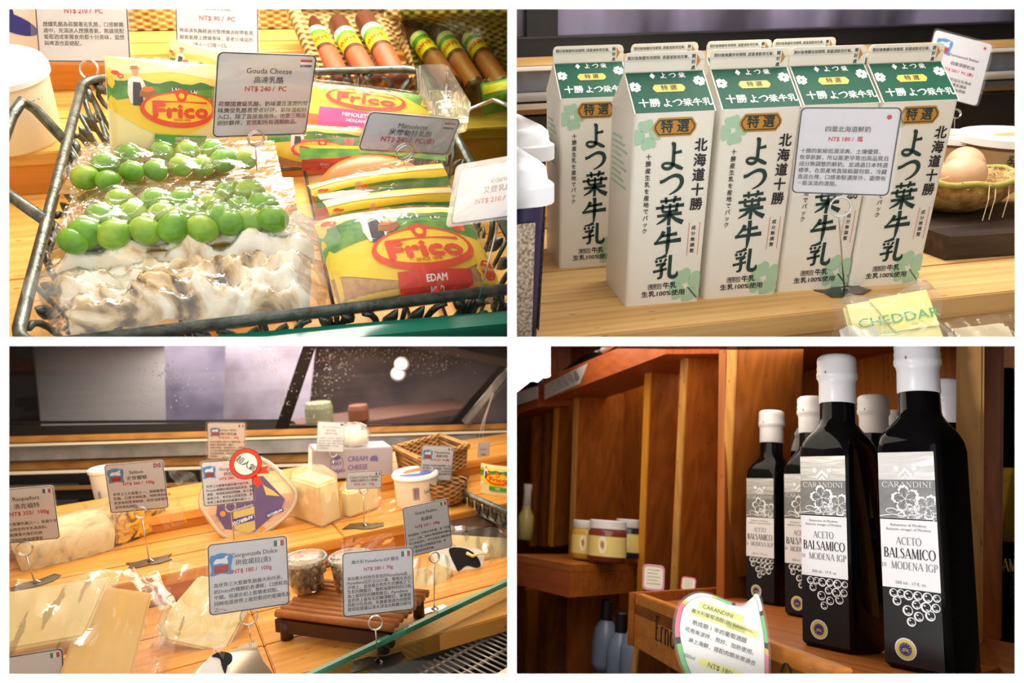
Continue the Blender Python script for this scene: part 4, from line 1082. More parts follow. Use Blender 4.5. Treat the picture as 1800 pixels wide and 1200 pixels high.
    def brush(mb, ch, cx, cy, s, z, bold=1.28):
        for st_ in BR[ch]:
            P = [(cx + (x - .5) * s, cy + (y - .5) * s) for x, y, w in st_]; Wd = [w * s * bold for x, y, w in st_]
            if len(P) > 3:                          # smooth
                Q = []; V = []
                for i in range(len(P) - 1):
                    p0 = P[max(i - 1, 0)]; p1 = P[i]; p2 = P[i + 1]; p3 = P[min(i + 2, len(P) - 1)]
                    for t in (0, .34, .67):
                        Q.append(tuple(.5 * (2 * p1[k] + (p2[k] - p0[k]) * t + (2 * p0[k] - 5 * p1[k] + 4 * p2[k] - p3[k]) * t * t + (3 * p1[k] - p0[k] - 3 * p2[k] + p3[k]) * t ** 3) for k in (0, 1)))
                        V.append(Wd[i] + (Wd[i + 1] - Wd[i]) * t)
                Q.append(P[-1]); V.append(Wd[-1]); P, Wd = Q, V
            stroke(mb, P, Wd, z)
    def clover(mb, cx, cy, r, rot, z):
        for k in range(4):
            a = math.radians(rot + 90 * k); q = []
            for i in range(22):
                t = 2 * PI * i / 22
                rx = r * (.70 * math.cos(t) + .92 - .16 * (math.cos(t) > .86)); ry = r * .80 * math.sin(t) * (1 + .28 * math.cos(t))
                q.append((cx + rx * math.cos(a) - ry * math.sin(a), cy + rx * math.sin(a) + ry * math.cos(a)))
            mb.flat(q, z)
    def clipped(mb, x0, x1, y0, y1):
        bm = bmesh.new(); bv = [bm.verts.new(p) for p in mb.v]
        for f in mb.f: bm.faces.new([bv[i] for i in f])
        for co, no_ in (((x0, 0, 0), (1, 0, 0)), ((x1, 0, 0), (-1, 0, 0)), ((0, y0, 0), (0, 1, 0)), ((0, y1, 0), (0, -1, 0))):
            bmesh.ops.bisect_plane(bm, geom=bm.verts[:] + bm.edges[:] + bm.faces[:], plane_co=co, plane_no=no_, clear_inner=True)
        o = MB(); return o.addbm(bm)
    def octo(cx, cy, w, h): return [(cx - w / 2, cy - h * .12), (cx - w / 2 + h * .28, cy - h / 2), (cx + w / 2 - h * .28, cy - h / 2), (cx + w / 2, cy - h * .12), (cx + w / 2, cy + h * .12), (cx + w / 2 - h * .28, cy + h / 2), (cx - w / 2 + h * .28, cy + h / 2), (cx - w / 2, cy + h * .12)]
    # face frames
    FM = basis((0, 0, 0), (1, 0, 0), (0, 0, 1))                 # front: x right, y up, z to viewer (-Y)
    sl = Vector((0, D / 2, g)); SLM = basis((0, 0, H), (1, 0, 0), sl); SL = sl.length
    FN = basis((0, D / 2 - .0012, H + g), (1, 0, 0), (0, 0, 1))
    e = .00025
    def make_carton():
        t = thing('milk_carton', '-', 'carton', F)
        b = MB(); r_ = .004
        rings = [[(x, y, z) for x, y in rrect(0, 0, W, D, r_, 3)] for z in (0, H)]
        b.loft(rings)
        body = part('body', b, M_ct, t, auto=35)
        gb = MB()
        gb.add([(0, 0, H), (W, 0, H), (W, D / 2, H + g), (0, D / 2, H + g), (0, D, H), (W, D, H), (.006, D / 2, H + g * .55), (W - .006, D / 2, H + g * .55)],
               [(0, 1, 2, 3), (4, 3, 2, 5), (0, 3, 6), (6, 3, 4), (0, 6, 4), (1, 7, 2), (7, 5, 2), (1, 5, 7)])
        gable = part('gable', gb, M_ct, t)
        fm = MB()
        fp = [(0.0, 0), (W, 0), (W, fin - .004), (W - .0015, fin - .001), (W - .004, fin), (.004, fin), (.0015, fin - .001), (0, fin - .004)]
        fm.prism(fp, -.0024, .0, FN)
        f_ = part('top_fin', fm, M_ct, t)
        # green roof print
        part('green_panel', MB().flat([(.0012, .0005), (W - .0012, .0005), (W - .0012, SL * .97), (.0012, SL * .97)], e, SLM), M_gr, gable)
        k = MB(); clover(k, .085 * W, SL * .62, .050 * W, 30, 2 * e); clover(k, .90 * W, SL * .72, .050 * W, 20, 2 * e)
        k = clipped(k, .002, W - .002, 0, SL)
        for ch, x in zip('よつ', (.47, .585)): brush(k, ch, x * W, SL * .875, .085 * W, 2 * e, 1.25)
        brush(k, '葉', .70 * W, SL * .875, .085 * W, 2 * e, 1.25)
        k.flat([(.30 * W, SL * .875), (.335 * W, SL * .80), (.37 * W, SL * .875), (.335 * W, SL * .95)], 2 * e)
        put_text(k, '十勝', .21 * W, SL * .22, .135 * W, 2 * e, bold=.03)
        for i, ch in enumerate('よつ葉牛乳'): brush(k, ch, (.43 + .122 * i) * W, SL * .22, .118 * W, 2 * e, 1.25)
        part('white_lettering', MB().add(k.v, k.f, SLM), M_paper, gable)
        part('badge', MB().flat(octo(.5 * W, SL * .57, .40 * W, .115 * W), 2 * e, SLM), M_ygold, gable)
        part('badge_lettering', put_text(MB(), '特 選', .5 * W, SL * .57, .088 * W, 3 * e, SLM, bold=.012), M_bk, gable)
        # fin print
        k = MB(); put_text(k, '開封後無關有效期限, 請盡速飲用完畢。', .43 * W, fin * .70, .046 * W, e, bold=.015, fit=.76 * W)
        for ch, y in zip('開封處', (.72, .42, .12)): put_text(k, ch, .86 * W, fin * y, .05 * W, e, bold=.02)
        part('fin_lettering', MB().add(k.v, k.f, FN), M_dk, f_)
        part('fin_arrow', MB().flat([(.90 * W, fin * .15), (.95 * W, fin * .5), (.90 * W, fin * .85)], e, FN), M_gold, f_)
        part('fin_crease', MB().flat([(0, fin * .52), (W, fin * .52), (W, fin * .60), (0, fin * .60)], e * .8, FN), pbr('crease', (214, 212, 208), .4), f_)
        # front print
        k = MB(); clover(k, .165 * W, H - .245 * W, .115 * W, 12, e); k = clipped(k, .001, W, 0, H)
        k2 = MB(); clover(k2, .80 * W, .235 * W, .155 * W, 25, e); stroke(k2, [(.82 * W, .22 * W), (.98 * W, .03 * W)], .02 * W, e); k2 = clipped(k2, 0, W - .001, .001, H)
        part('clover_print', MB().add(k.v, k.f, FM), M_pg, body); part('clover_print', MB().add(k2.v, k2.f, FM), M_pg, body)
        part('badge', MB().flat(octo(.5 * W, H - .165 * W, .53 * W, .215 * W), 2 * e, FM), M_gold, body)
        k = MB(); o1 = octo(.5 * W, H - .165 * W, .49 * W, .175 * W); o2 = octo(.5 * W, H - .165 * W, .465 * W, .15 * W); ring_poly(k, o1, o2, 3 * e)
        put_text(k, '特 選', .5 * W, H - .165 * W, .155 * W, 3 * e, bold=.03)
        part('badge_lettering', MB().add(k.v, k.f, FM), M_dk, body)
        k = MB()
        for ch, fy, s in (('よ', .213, .33), ('つ', .348, .30), ('葉', .485, .36), ('牛', .645, .35), ('乳', .79, .33)):
            brush(k, ch, .51 * W, H * (1 - fy), s * W, 2 * e)
        part('brush_lettering', MB().add(k.v, k.f, FM), M_dk, body)
        k = MB(); vtext(k, '北海道十勝', .845 * W, H * (1 - .165), .165 * W, .180 * W, 2 * e, bold=.035)
        part('place_lettering', MB().add(k.v, k.f, FM), M_bk, body); k = MB()
        vtext(k, '十勝産生乳を産地でパック', .20 * W, H * (1 - .21), .072 * W, .083 * W, 2 * e, bold=.02)
        part('source_lettering', MB().add(k.v, k.f, FM), M_bk, body); k = MB()
        vtext(k, '成分無調整', .84 * W, H * (1 - .585), .058 * W, .075 * W, 2 * e, bold=.02)
        part('content_lettering', MB().add(k.v, k.f, FM), M_bk, body); k = MB()
        put_text(k, '種類別', .38 * W, H * (1 - .897), .07 * W, 2 * e, bold=.01, fit=.15 * W); put_text(k, '牛乳', .58 * W, H * (1 - .897), .095 * W, 2 * e, bold=.03)
        put_text(k, '生乳100%使用', .50 * W, H * (1 - .94), .085 * W, 2 * e, bold=.025, fit=.58 * W)
        a, b_ = rrect(.29 * W, H * .088, .47 * W, H * .118, .005 * W, 1), rrect(.296 * W, H * .090, .464 * W, H * .116, .005 * W, 1); ring_poly(k, a, b_, 2 * e)
        part('lettering', MB().add(k.v, k.f, FM), M_bk, body)
        k = MB()
        for x in (.775, .915): k.flat([(x * W, H * (1 - .735)), ((x + .008) * W, H * (1 - .735)), ((x + .008) * W, H * (1 - .555)), (x * W, H * (1 - .555))], 2 * e)
        part('rule', MB().add(k.v, k.f, FM), M_pl, body)
        # side print (left face)
        LM = basis((0, D, 0), (0, -1, 0), (0, 0, 1)); k = MB()
        for i in range(9): k.flat([(.15 * D, H * (.85 - i * .03)), ((.55 + .25 * ((i * 7) % 3) / 2) * D, H * (.85 - i * .03)), ((.55 + .25 * ((i * 7) % 3) / 2) * D, H * (.862 - i * .03)), (.15 * D, H * (.862 - i * .03))], e)
        part('side_print', MB().add(k.v, k.f, LM), M_pg, body)
        return t
    c0 = make_carton()
    names = ['front-row milk carton at the row end next to the square tubs',
             'front-row milk carton between the tub-side end carton and the price card',
             'front-row milk carton standing right behind the large price card',
             'front-row milk carton at the row end beside the egg bowl',
             'back-row milk carton at the row end beside the square tubs',
             'back-row milk carton behind the gap of the first two front cartons',
             'back-row milk carton behind the gap of the second and third front cartons',
             'back-row milk carton behind the price-card carton and the egg-side carton']
    pos = [(0, .003, -3), (.0785, .002, -4), (.1545, .001, -4), (.228, -.005, -5), (-.032, .122, -3), (.050, .118, 0), (.132, .118, 0), (.206, .118, 0)]
    for i, (x, y, a) in enumerate(pos):
        M = F.M @ T(x, y, 0) @ Rz(a)
        c = c0 if i == 0 else copy_tree(c0, None, M)
        c.matrix_basis = M
        tag(c, names[i], 'carton', 'milk cartons in two rows')

    # --- price card for the milk
    price_sign(F, 'large price card for the milk, red dot in its corner, in front of the cartons', [(1405, 185), (1588, 192), (1560, 341), (1394, 342)],
               dict(title=[('四葉北海道鮮奶', .25, .066, 0)], price=('NT$ 180 /  瓶', .36, .060, -.01), flag='jp', bw=1.1,
                    body=(['十勝的氣候低濕涼爽、土壤優質、', '牧草新鮮，所以能更孕育出高品質且', '成分無調整的鮮奶。並通過日本特選', '標準，在原產地直接殺菌包裝，冷藏', '直送台灣，口感香醇濃厚外，還帶有', '一股淡淡的清甜。'], .50, .076, .0565, .045)),
               foot=(1484, 512), ring=(1477, 363), rr=17, d=.585, bs=.026, base=0, brot=8)

    # --- cheddar in a bag leaning at the shelf edge
    q = [(1484, 531), (1624, 509), (1668, 600), (1500, 628)]
    C, X, Y, w, h = rect_pose(F, q, .585)
    ch = thing('cheddar_pack', 'bagged block of cheddar with green lettering leaning below the cartons', 'cheese', F, T(*C))
    Mb = T(*(-C)) @ basis(C, X, Y)
    bl = part('cheese_block', MB().box(-w / 2, w / 2, -h / 2, h / 2, -.022, 0, bev=.003), pbr('cheddar', (238, 226, 150), .45, sss=.2), ch, M=Mb)
    k = MB(); put_text(k, 'CHEDDAR', .08 * w, .02 * h, .21 * w, .0022, Rz(0), fit=.92 * w)
    part('lettering', k, pbr('green_print', (40, 160, 90), .5), bl)
    k = MB(); put_text(k, 'CHEESE', -.10 * w, -.20 * h, .075 * w, .0022); put_text(k, '500 G', .27 * w, -.11 * h, .05 * w, .0022)
    part('lettering', k, pbr('pale_green_print', (150, 205, 150), .5), bl)
    part('print_patch', MB().flat([(-.18 * w, .46 * h), (.49 * w, .46 * h), (.49 * w, -.2 * h), (.0, -.2 * h), (-.1 * w, .2 * h)], .0014), pbr('yellow_print', (236, 226, 130), .5), bl)
    def bag(u, v):
        x = (u - .5) * (w * 1.28); y = (v - .5) * (h * 1.36) + .02 * h
        ed = max(abs(u - .5), abs(v - .5)) * 2
        z = .0055 - .024 * max(0, ed - .72) / .28 + .0022 * math.sin(u * 19 + v * 7) * (ed > .5) + .0015 * math.sin(v * 31)
        return (x + .004 * math.sin(v * 9), y + .004 * math.sin(u * 8 + 1), z)
    part('bag', MB().grid(bag, 28, 24), film('cheddar_film', body=.10, gloss=.18, rough=.12, bump=.3, bscale=45), ch, True, M=Mb)
    part('bag_fold', MB().grid(lambda u, v: (w * (-.62 + .42 * u), h * (-.68 + .62 * v - .1 * u), .008 + .003 * math.sin(u * 9 + v * 5)), 10, 10), film('white_fold', body=.6, gloss=.5, rough=.12), ch, True, M=Mb)
    # second pack, lower right corner
    q2 = [(1668, 574), (1765, 560), (1800, 610), (1680, 620)]
    C, X, Y, w, h = rect_pose(F, q2, .60)
    c2 = thing('wrapped_cheese', 'corner of a pale wrapped cheese beside the cheddar bag', 'cheese', F, T(*C))
    Mb = T(*(-C)) @ basis(C, X, Y)
    part('cheese_block', MB().box(-w / 2, w / 2, -h / 2, h / 2, -.02, 0, bev=.004), pbr('pale_cheese', (226, 206, 166), .5), c2, M=Mb)
    part('wrap', MB().grid(lambda u, v: (w * 1.15 * (u - .5), h * 1.2 * (v - .5), .003 + .002 * math.sin(u * 14 + v * 4)), 14, 10), M_film, c2, True, M=Mb)

    # --- white tubs at the left
    M_lid = pbr('tub_lid', (246, 246, 250), .35); M_navy = pbr('navy_print', (44, 36, 78), .4)
    M_lbl = pbr('tub_label', (140, 112, 90), .5, c2=(210, 194, 172), nscale=420)
    def tub(px, py, s, label, rot, h0=0.0):
        p = F.on(px, py, h0); t = thing('dairy_tub', label, 'tub', F, T(*p) @ Rz(rot))
        Hh = .135 * s; w2 = .060 * s; r = .016 * s
        part('tub_wall', MB().loft([[(x, y, z) for x, y in rrect(-a, -a, a, a, r, 4)] for z, a in ((0, w2 * .9), (Hh, w2))]), M_navy, t, auto=35)
        for k_ in range(4):
            a = w2 * .95
            mm = MB(); n_ = 6
            mm.add([(-a * .80, -w2 * .905, Hh * .07), (a * .80, -w2 * .905, Hh * .07), (a * .84, -w2 * .99, Hh * .80), (-a * .84, -w2 * .99, Hh * .80)], [(0, 1, 2, 3)])
            part('side_label', mm, M_lbl, t, M=Rz(90 * k_) @ T(0, -.0006, 0))
        prof = [(Hh * .90, w2 * 1.02), (Hh * .90, w2 * 1.10), (Hh * 1.0, w2 * 1.10), (Hh * 1.01, w2 * 1.04), (Hh * 1.09, w2 * 1.02), (Hh * 1.12, w2 * .95), (Hh * 1.11, w2 * .8)]
        part('lid', MB().loft([[(x, y, z) for x, y in rrect(-a, -a, a, a, r * 1.1, 4)] for z, a in prof]), M_lid, t, auto=50)
    tub(816, 578, 1.0, 'white-lidded square tub nearer the shelf edge, printed brown sides', 4)
    tub(846, 468, 1.0, 'white-lidded square tub standing behind the other square tub', 4)

    # --- eggs in a woven bowl on a dark slab
    ps = F.on(1752, 452, 0)
    slab = solo('wooden_slab', MB().prism([(-.075, -.045), (.09, -.055), (.10, .06), (-.02, .075), (-.085, .04)], 0, .026), wood('dark_slab', (34, 28, 26), (84, 66, 56), 0), 'dark rough wooden slab under the egg bowl', 'board', F, T(ps.x + .015, ps.y + .05, 0))
    zt = .0265
    pb = F.on(1706, 384, zt); pb = Vector((pb.x + .012, pb.y + .045, zt))
    bw = thing('egg_bowl', 'small woven bark bowl lined with straw holding brown eggs', 'bowl', F, T(*pb))
    prof = [(.025, .0), (.045, .010), (.058, .026), (.063, .040), (.060, .041), (.054, .026), (.04, .013), (.0, .010)]
    part('bowl_wall', MB().lathe(prof, 40, cap1=False, sx=1.12, sy=.9), pbr('bark', (150, 104, 52), .8, c2=(196, 160, 90), nscale=90, bump=.6, bscale=220), bw, True)
    rm = MB(); rr_ = random.Random(3)
    rm.tube([(.0625 * 1.12 * math.cos(a), .0625 * .9 * math.sin(a), .0405 + .0015 * math.sin(9 * a)) for a in [2 * PI * i / 40 for i in range(40)]], .0035, 6, closed=True)
    part('bowl_rim', rm, pbr('mossy_rim', (176, 168, 84), .85, bump=.5), bw, True)
    sw = MB()
    for i in range(230):
        a = rr_.uniform(0, 6.28); q_ = rr_.uniform(.02, .062); x = q_ * 1.1 * math.cos(a); y = q_ * .9 * math.sin(a); z = .030 + rr_.uniform(0, .016)
        d_ = rr_.uniform(0, 6.28); l_ = rr_.uniform(.006, .016)
        sw.tube([(x, y, z), (x + l_ * math.cos(d_), y + l_ * math.sin(d_), z + rr_.uniform(-.004, .006))], .0004, 3)
    for x, y in ((.0, -.055), (-.01, -.057), (.02, -.052)):
        sw.tube([(x, y, .042), (x - .008, y - .012, .028), (x - .013, y - .016, .006)], .0005, 3)
    part('straw', sw, pbr('straw', (226, 204, 156), .8), bw, kind='stuff')
    def egg(x, y, z, rot, lab, tilt=80):
        prof = []
        for i in range(15):
            t = i / 14; a = -PI / 2 + PI * t; r = .0215 * math.cos(a) * (1 + .10 * -math.sin(a)); prof.append((max(r, .0001), .028 * math.sin(a)))
        solo('egg', MB().lathe(prof, 24), pbr('eggshell', (226, 180, 142), .5, noise=.06, nscale=60), lab, 'egg', F, T(*(pb + Vector((x, y, z)))) @ Rz(rot) @ Ry(tilt), smooth=True)
    egg(-.014, -.022, .044, 5, 'brown egg lying across the front of the straw bowl')
    egg(.020, .016, .046, 60, 'brown egg at the back of the straw bowl beside the straw heap')
    egg(-.040, .012, .042, 100, 'brown egg half hidden behind the milk carton in the bowl')

    # --- tubs of butter on the step at the right, and the tilted card behind
    def round_tub(px, py, h0, r, hh, label, lidc=(248, 248, 248), bodyc=(110, 78, 48)):
        p = F.on(px, py, h0); t = thing('butter_tub', label, 'tub', F, T(*p))
        part('tub_wall', MB().lathe([(r * .86, 0), (r * .92, hh * .7), (r * .95, hh)], 40), pbr('tub_brown', bodyc, .4), t, True)
        part('side_label', MB().lathe([(r * .895, hh * .18), (r * .935, hh * .74)], 30, cap0=False, cap1=False), pbr('tub_kraft', (196, 168, 128), .6), t, True)
        k = MB()
        for i, c_ in enumerate('発酵バター'):
            an = math.radians(235 + i * 14); put_text(k, c_, 0, 0, r * .26, 0, M=T(r * .935 * math.cos(an), r * .935 * math.sin(an), hh * .45) @ Rz(math.degrees(an) + 90) @ Rx(90))
        part('lettering', k, M_ink, t)
        lid = part('lid', MB().lathe([(r * .98, hh * .86), (r * 1.03, hh * .86), (r * 1.03, hh * 1.08), (r * .99, hh * 1.12), (r * .90, hh * 1.12), (r * .88, hh * 1.07), (r * .3, hh * 1.07)], 40), pbr('lid_white', lidc, .35), t, auto=40)
        part('lid_print', MB().flat(ell(0, 0, r * .45, r * .2, 20), hh * 1.075), pbr('lid_print', (226, 180, 110), .5), lid)
    round_tub(1762, 296, zs, .058, .040, 'round white-lidded butter tub on the step behind the eggs')
    round_tub(1672, 286, zs, .040, .034, 'small pale tub peeking out behind the last milk carton', bodyc=(190, 140, 80))
    price_sign(F, 'tilted price card with red dot behind the last carton', [(1643, 52), (1744, 79), (1717, 186), (1617, 160)],
               dict(title=[('Fermented Butter', .32, .07, .1), ('四葉發酵奶油', .45, .07, .1)], price=('NT$ 250 /  PC (素)', .56, .066, .05), flag='jp', logo=(.21, .22, .26), bw=.0001,
                    body=(['四葉發酵奶油以北海道', '新鮮乳脂，香氣濃郁', '口感滑順，適合烘焙', '與麵包一起享用'], .70, .075, .062, .2), ink=M_grey_ink),
               foot=(1676, 262), ring=(1680, 200), rr=8, h0=zs, bs=.015)
build_p2()
# =================================================================== case: counter of cut cheeses with many price cards
CELL[0] = (-1, 1)
class Plane:
    """a plane through the point seen at (px,py), d deep; n in case coordinates"""
    def __init__(s, F, px, py, d, n=None, up=(0, 0, 1)):
        s.F = F; s.c = F.at(px, py, d)
        s.n = Vector(n).normalized() if n is not None else (Vector(F.eye) - s.c).normalized()
        u = Vector(up); y = (u - s.n * u.dot(s.n)).normalized(); x = y.cross(s.n)
        s.M = basis(s.c, x, y); s.x = x; s.y = y
    def xy(s, px, py):
        e = Vector(s.F.eye); r = Vector(s.F.ray(px, py)); t = (s.c - e).dot(s.n) / r.dot(s.n); p = e + r * t - s.c
        return (p.dot(s.x), p.dot(s.y))
    def poly(s, pts): return [s.xy(*p) for p in pts]

def beam(F, a, b, da, db, wpx, thick, n_=None):
    A = F.at(*a, da); B = F.at(*b, db); w = wpx * (da + db) / 2 / FPX
    x = (B - A).normalized(); view = (Vector(F.eye) - (A + B) / 2).normalized(); z = (view - x * view.dot(x)).normalized(); y = z.cross(x)
    M = basis(A, x, y)
    return MB().box(0, (B - A).length, -w / 2, w / 2, -thick, 0, M, bev=min(w, thick) * .12)

def smooth_poly(pts, n=6):
    out = []; m = len(pts)
    for i in range(m):
        p0, p1, p2, p3 = pts[i - 1], pts[i], pts[(i + 1) % m], pts[(i + 2) % m]
        for k in range(n):
            t = k / n
            out.append(tuple(.5 * (2 * p1[j] + (p2[j] - p0[j]) * t + (2 * p0[j] - 5 * p1[j] + 4 * p2[j] - p3[j]) * t * t + (3 * p1[j] - p0[j] - 3 * p2[j] + p3[j]) * t ** 3) for j in (0, 1)))
    return out

def build_p3():
    F = F3
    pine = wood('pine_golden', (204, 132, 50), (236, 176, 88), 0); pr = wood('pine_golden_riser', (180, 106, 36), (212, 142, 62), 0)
    ZL = -.034
    YU = F.on(560, 884, 0).y; zu = F.on(560, 856, YU, 1).z
    # ---------------------------------------------------------------- tiers
    lo = thing('wooden_counter', 'lowest pine tier of the cheese counter next to the glass edge', 'counter', F)
    planks(lo, -.55, .75, [-.235, -.16, -.08, .002], ZL - .018, ZL, pine, seam=[-.12, .2])
    mi = thing('wooden_step', 'middle pine tier carrying the blue cheeses and the wrapped wedges', 'shelf', F)
    xs = F.on(605, 944, 0, 1).x
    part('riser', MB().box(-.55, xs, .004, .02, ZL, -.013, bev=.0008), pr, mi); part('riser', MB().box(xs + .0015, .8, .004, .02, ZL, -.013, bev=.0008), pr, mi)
    planks(mi, -.55, .8, [0, .06, .125, YU + .01], -.013, 0, pine, seam=[xs])
    up = thing('wooden_step', 'uppermost pine tier under the cream cheese box', 'shelf', F)
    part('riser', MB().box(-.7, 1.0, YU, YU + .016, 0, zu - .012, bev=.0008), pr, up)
    planks(up, -.7, 1.0, [YU - .003, YU + .07, YU + .14], zu - .012, zu, pine)
    # ---------------------------------------------------------------- rails at the back
    YR = YU + .20
    def zz(py, px=300, y=YR): return F.on(px, py, y, 1).z
    rl = thing('chrome_rail', 'bright metal rail along the back of the cheese counter', 'rail', F, T(*F.at(430, 790, 1.12))); orl = T(*(-F.at(430, 790, 1.12)))
    M_strip = pbr('rail_white', (236, 226, 206), .25); M_band = pbr('rail_band', (170, 168, 166), .2, .6, noise=.3, nscale=30); M_rail_refl = wood('rail_reflection', (150, 96, 40), (206, 150, 76), 0)
    def rail(nm, y0, y1, w, th, mat, lift=0): part(nm, beam(F, (-60, y0), (930, y1), 1.06 - lift, 1.22 - lift, w, th), mat, rl, M=orl)
    rail('reflection_strip', 775, 748, 13, .02, M_rail_refl, -.01); rail('edge_strip', 785, 757, 5, .012, M_strip, .012); rail('band', 800, 772, 26, .006, M_band); rail('reflection_strip', 822, 794, 18, .02, M_rail_refl, -.01)  # brown strips are wood and gold reflections put into the rail as colour
    rail('edge_strip', 834, 806, 6, .012, M_strip, .012); rail('shadow_gap', 846, 818, 18, .02, M_black, -.015); rail('tube', 862, 834, 8, .008, pbr('brass_tube', (190, 146, 90), .3, .8), .0); rail('shadow_gap', 874, 848, 18, .02, M_black, -.015)
    # ---------------------------------------------------------------- slanted glass canopy
    D1 = 1.30
    cn = thing('glass_canopy', 'slanted glass canopy with dark frame and water drops over the cheese counter', 'window', F, T(*F.at(500, 745, D1)))
    off = T(*(-F.at(500, 745, D1)))
    M_fr = pbr('canopy_frame', (40, 33, 32), .35)
    part('sill', beam(F, (-40, 764), (520, 752), 1.16, 1.30, 30, .03), M_fr, cn, M=off)
    part('sill', beam(F, (-40, 743), (505, 739), 1.16, 1.30, 6, .03), pbr('frame_dark_edge', (24, 20, 20), .3), cn, M=off)
    part('sill', beam(F, (490, 755), (900, 752), 1.30, 1.42, 22, .03), M_fr, cn, M=off)
    part('sill', beam(F, (505, 746), (800, 747), 1.29, 1.40, 3, .034), pbr('frame_bright_edge', (150, 140, 130), .3), cn, M=off)
    part('post', beam(F, (548, 596), (490, 768), 1.26, 1.29, 24, .03), M_fr, cn, M=off)
    part('post', beam(F, (910, 622), (792, 752), 1.36, 1.40, 20, .03), M_fr, cn, M=off)
    part('top_beam', beam(F, (700, 598), (905, 640), 1.30, 1.34, 16, .03), pbr('beam_brown', (120, 104, 96), .4), cn, M=off)
    def pane_mat(name, tint, gloss):
        m, nt, out = newmat(name); N = nt.nodes
        tr = N.new('ShaderNodeBsdfTransparent'); tr.inputs[0].default_value = (*tint, 1); gl = N.new('ShaderNodeBsdfGlossy'); gl.inputs['Roughness'].default_value = .04
        fr = N.new('ShaderNodeFresnel'); fr.inputs[0].default_value = gloss; mx = N.new('ShaderNodeMixShader')
        nt.links.new(fr.outputs[0], mx.inputs[0]); nt.links.new(tr.outputs[0], mx.inputs[1]); nt.links.new(gl.outputs[0], mx.inputs[2]); nt.links.new(mx.outputs[0], out.inputs[0]); return m
    def quad_pane(q, ds, mat, nm='pane'):
        P = [F.at(x, y, d) for (x, y), d in zip(q, ds)]; ex = (P[1] - P[0]).cross(P[3] - P[0]).normalized() * .002
        return part(nm, MB().add([*P, *[p + ex for p in P]], [(0, 1, 2, 3), (7, 6, 5, 4), (0, 4, 5, 1), (1, 5, 6, 2), (2, 6, 7, 3), (3, 7, 4, 0)]), mat, cn, M=off)
    M_pane = pane_mat('wet_glass', (.86, .85, .84), 1.35)
    p1 = quad_pane([(-60, 560), (540, 560), (502, 742), (-60, 744)], (1.13, 1.26, 1.30, 1.16), M_pane)
    p2 = quad_pane([(560, 560), (960, 560), (800, 748), (506, 748)], (1.26, 1.36, 1.40, 1.29), M_pane)
    rnd = random.Random(11)
    drops = MB()
    for cx, cy, sx, sy, n in ((470, 625, 16, 10, 90), (310, 665, 26, 14, 90), (280, 650, 22, 8, 40), (560, 690, 20, 40, 120), (590, 640, 22, 16, 120), (640, 615, 50, 6, 140), (760, 630, 34, 14, 130), (500, 680, 12, 30, 60), (260, 700, 20, 16, 40)):
        for _ in range(n):
            x = rnd.gauss(cx, sx); y = rnd.gauss(cy, sy)
            if not 606 < y < 738 or x > 890 - (y - 600) * .75: continue
            p = F.at(x, y, 1.235); r = rnd.uniform(.0004, .0012)
            drops.blob(p, (r, r * .5, r * rnd.uniform(.8, 1.8)), 6, 4)
    part('water_drops', drops, film('water_drop', body=.25, gloss=1.0, rough=.03, bump=0), cn, True, M=off, kind='stuff')
    # panels and discs behind the glass stand in for reflections in it
    bd = 1.95
    def slab(name, label, cat, q, d, mat, th=.04):
        P = [F.at(x, y, d) for x, y in q]; c = sum(P, Vector()) / 4; ex = (c - Vector(F.eye)).normalized() * th
        solo(name, MB().add([*P, *[p + ex for p in P]], [(0, 3, 2, 1), (4, 5, 6, 7), (0, 1, 5, 4), (1, 2, 6, 5), (2, 3, 7, 6), (3, 0, 4, 7)]), mat, label, cat, F)
    slab('reflected_pale_wall', 'pale grey panel standing in for a wall reflected in the canopy glass', 'cupboard', [(55, 560), (330, 560), (300, 748), (72, 748)], bd, pbr('reflected_wall_grey', (206, 198, 194), .6), .1)
    slab('reflected_dark_column', 'dark violet panel standing in for a column reflected in the canopy glass', 'door', [(288, 560), (398, 560), (392, 748), (292, 748)], bd - .12, pbr('reflected_column_violet', (92, 84, 104), .6, c2=(120, 112, 128), nscale=9), .05)
    slab('reflected_lilac_wall', 'pale lilac panel standing in for a reflected wall behind the wet canopy glass', 'panel', [(392, 560), (560, 560), (540, 748), (390, 748)], bd, pbr('panel_lilac', (160, 150, 160), .6, c2=(128, 116, 126), nscale=7), .1)
    slab('dark_side_panel', 'near black panel beside the pale grey reflection panel behind the canopy', 'panel', [(-80, 560), (50, 560), (72, 748), (-80, 748)], bd - .1, pbr('panel_black', (44, 38, 42), .6), .05)
    slab('brown_back_panel', 'dark brown interior wall behind the canopy pane over the cream cheese box', 'panel', [(500, 560), (980, 560), (980, 790), (480, 790)], bd + .15, pbr('panel_brown', (96, 76, 70), .6, c2=(60, 46, 44), nscale=5), .1)
    for i, (x, y, rx, ry, c, lab) in enumerate(((560, 716, 24, 18, (120, 116, 84), 'pale cheese on the far shelf behind the canopy glass'), (630, 722, 18, 14, (112, 62, 34), 'orange cheese on the far shelf behind the canopy pane'))):
        d = 1.75; k = d * F.k / FPX; p = F.at(x, y, d); p = Vector((p.x, p.y, F.at(520, 742, 1.72).z - .0115 + ry * k))
        solo('round_cheese', MB().lathe([(rx * k * .9, -ry * k), (rx * k, -ry * k * .8), (rx * k, ry * k * .5), (rx * k * .9, ry * k)], 28), pbr('far_cheese%d' % i, c, .5), lab, 'cheese', F, T(*p), smooth=False)
    q0 = F.at(520, 742, 1.72); fs = thing('far_shelf', 'dim brown shelf board behind the canopy, carrying two cheeses', 'shelf', F, T(*q0))
    part('board', MB().box(-.05, .5, -.06, .12, -.03, -.012), pbr('far_board', (92, 62, 48), .6), fs)
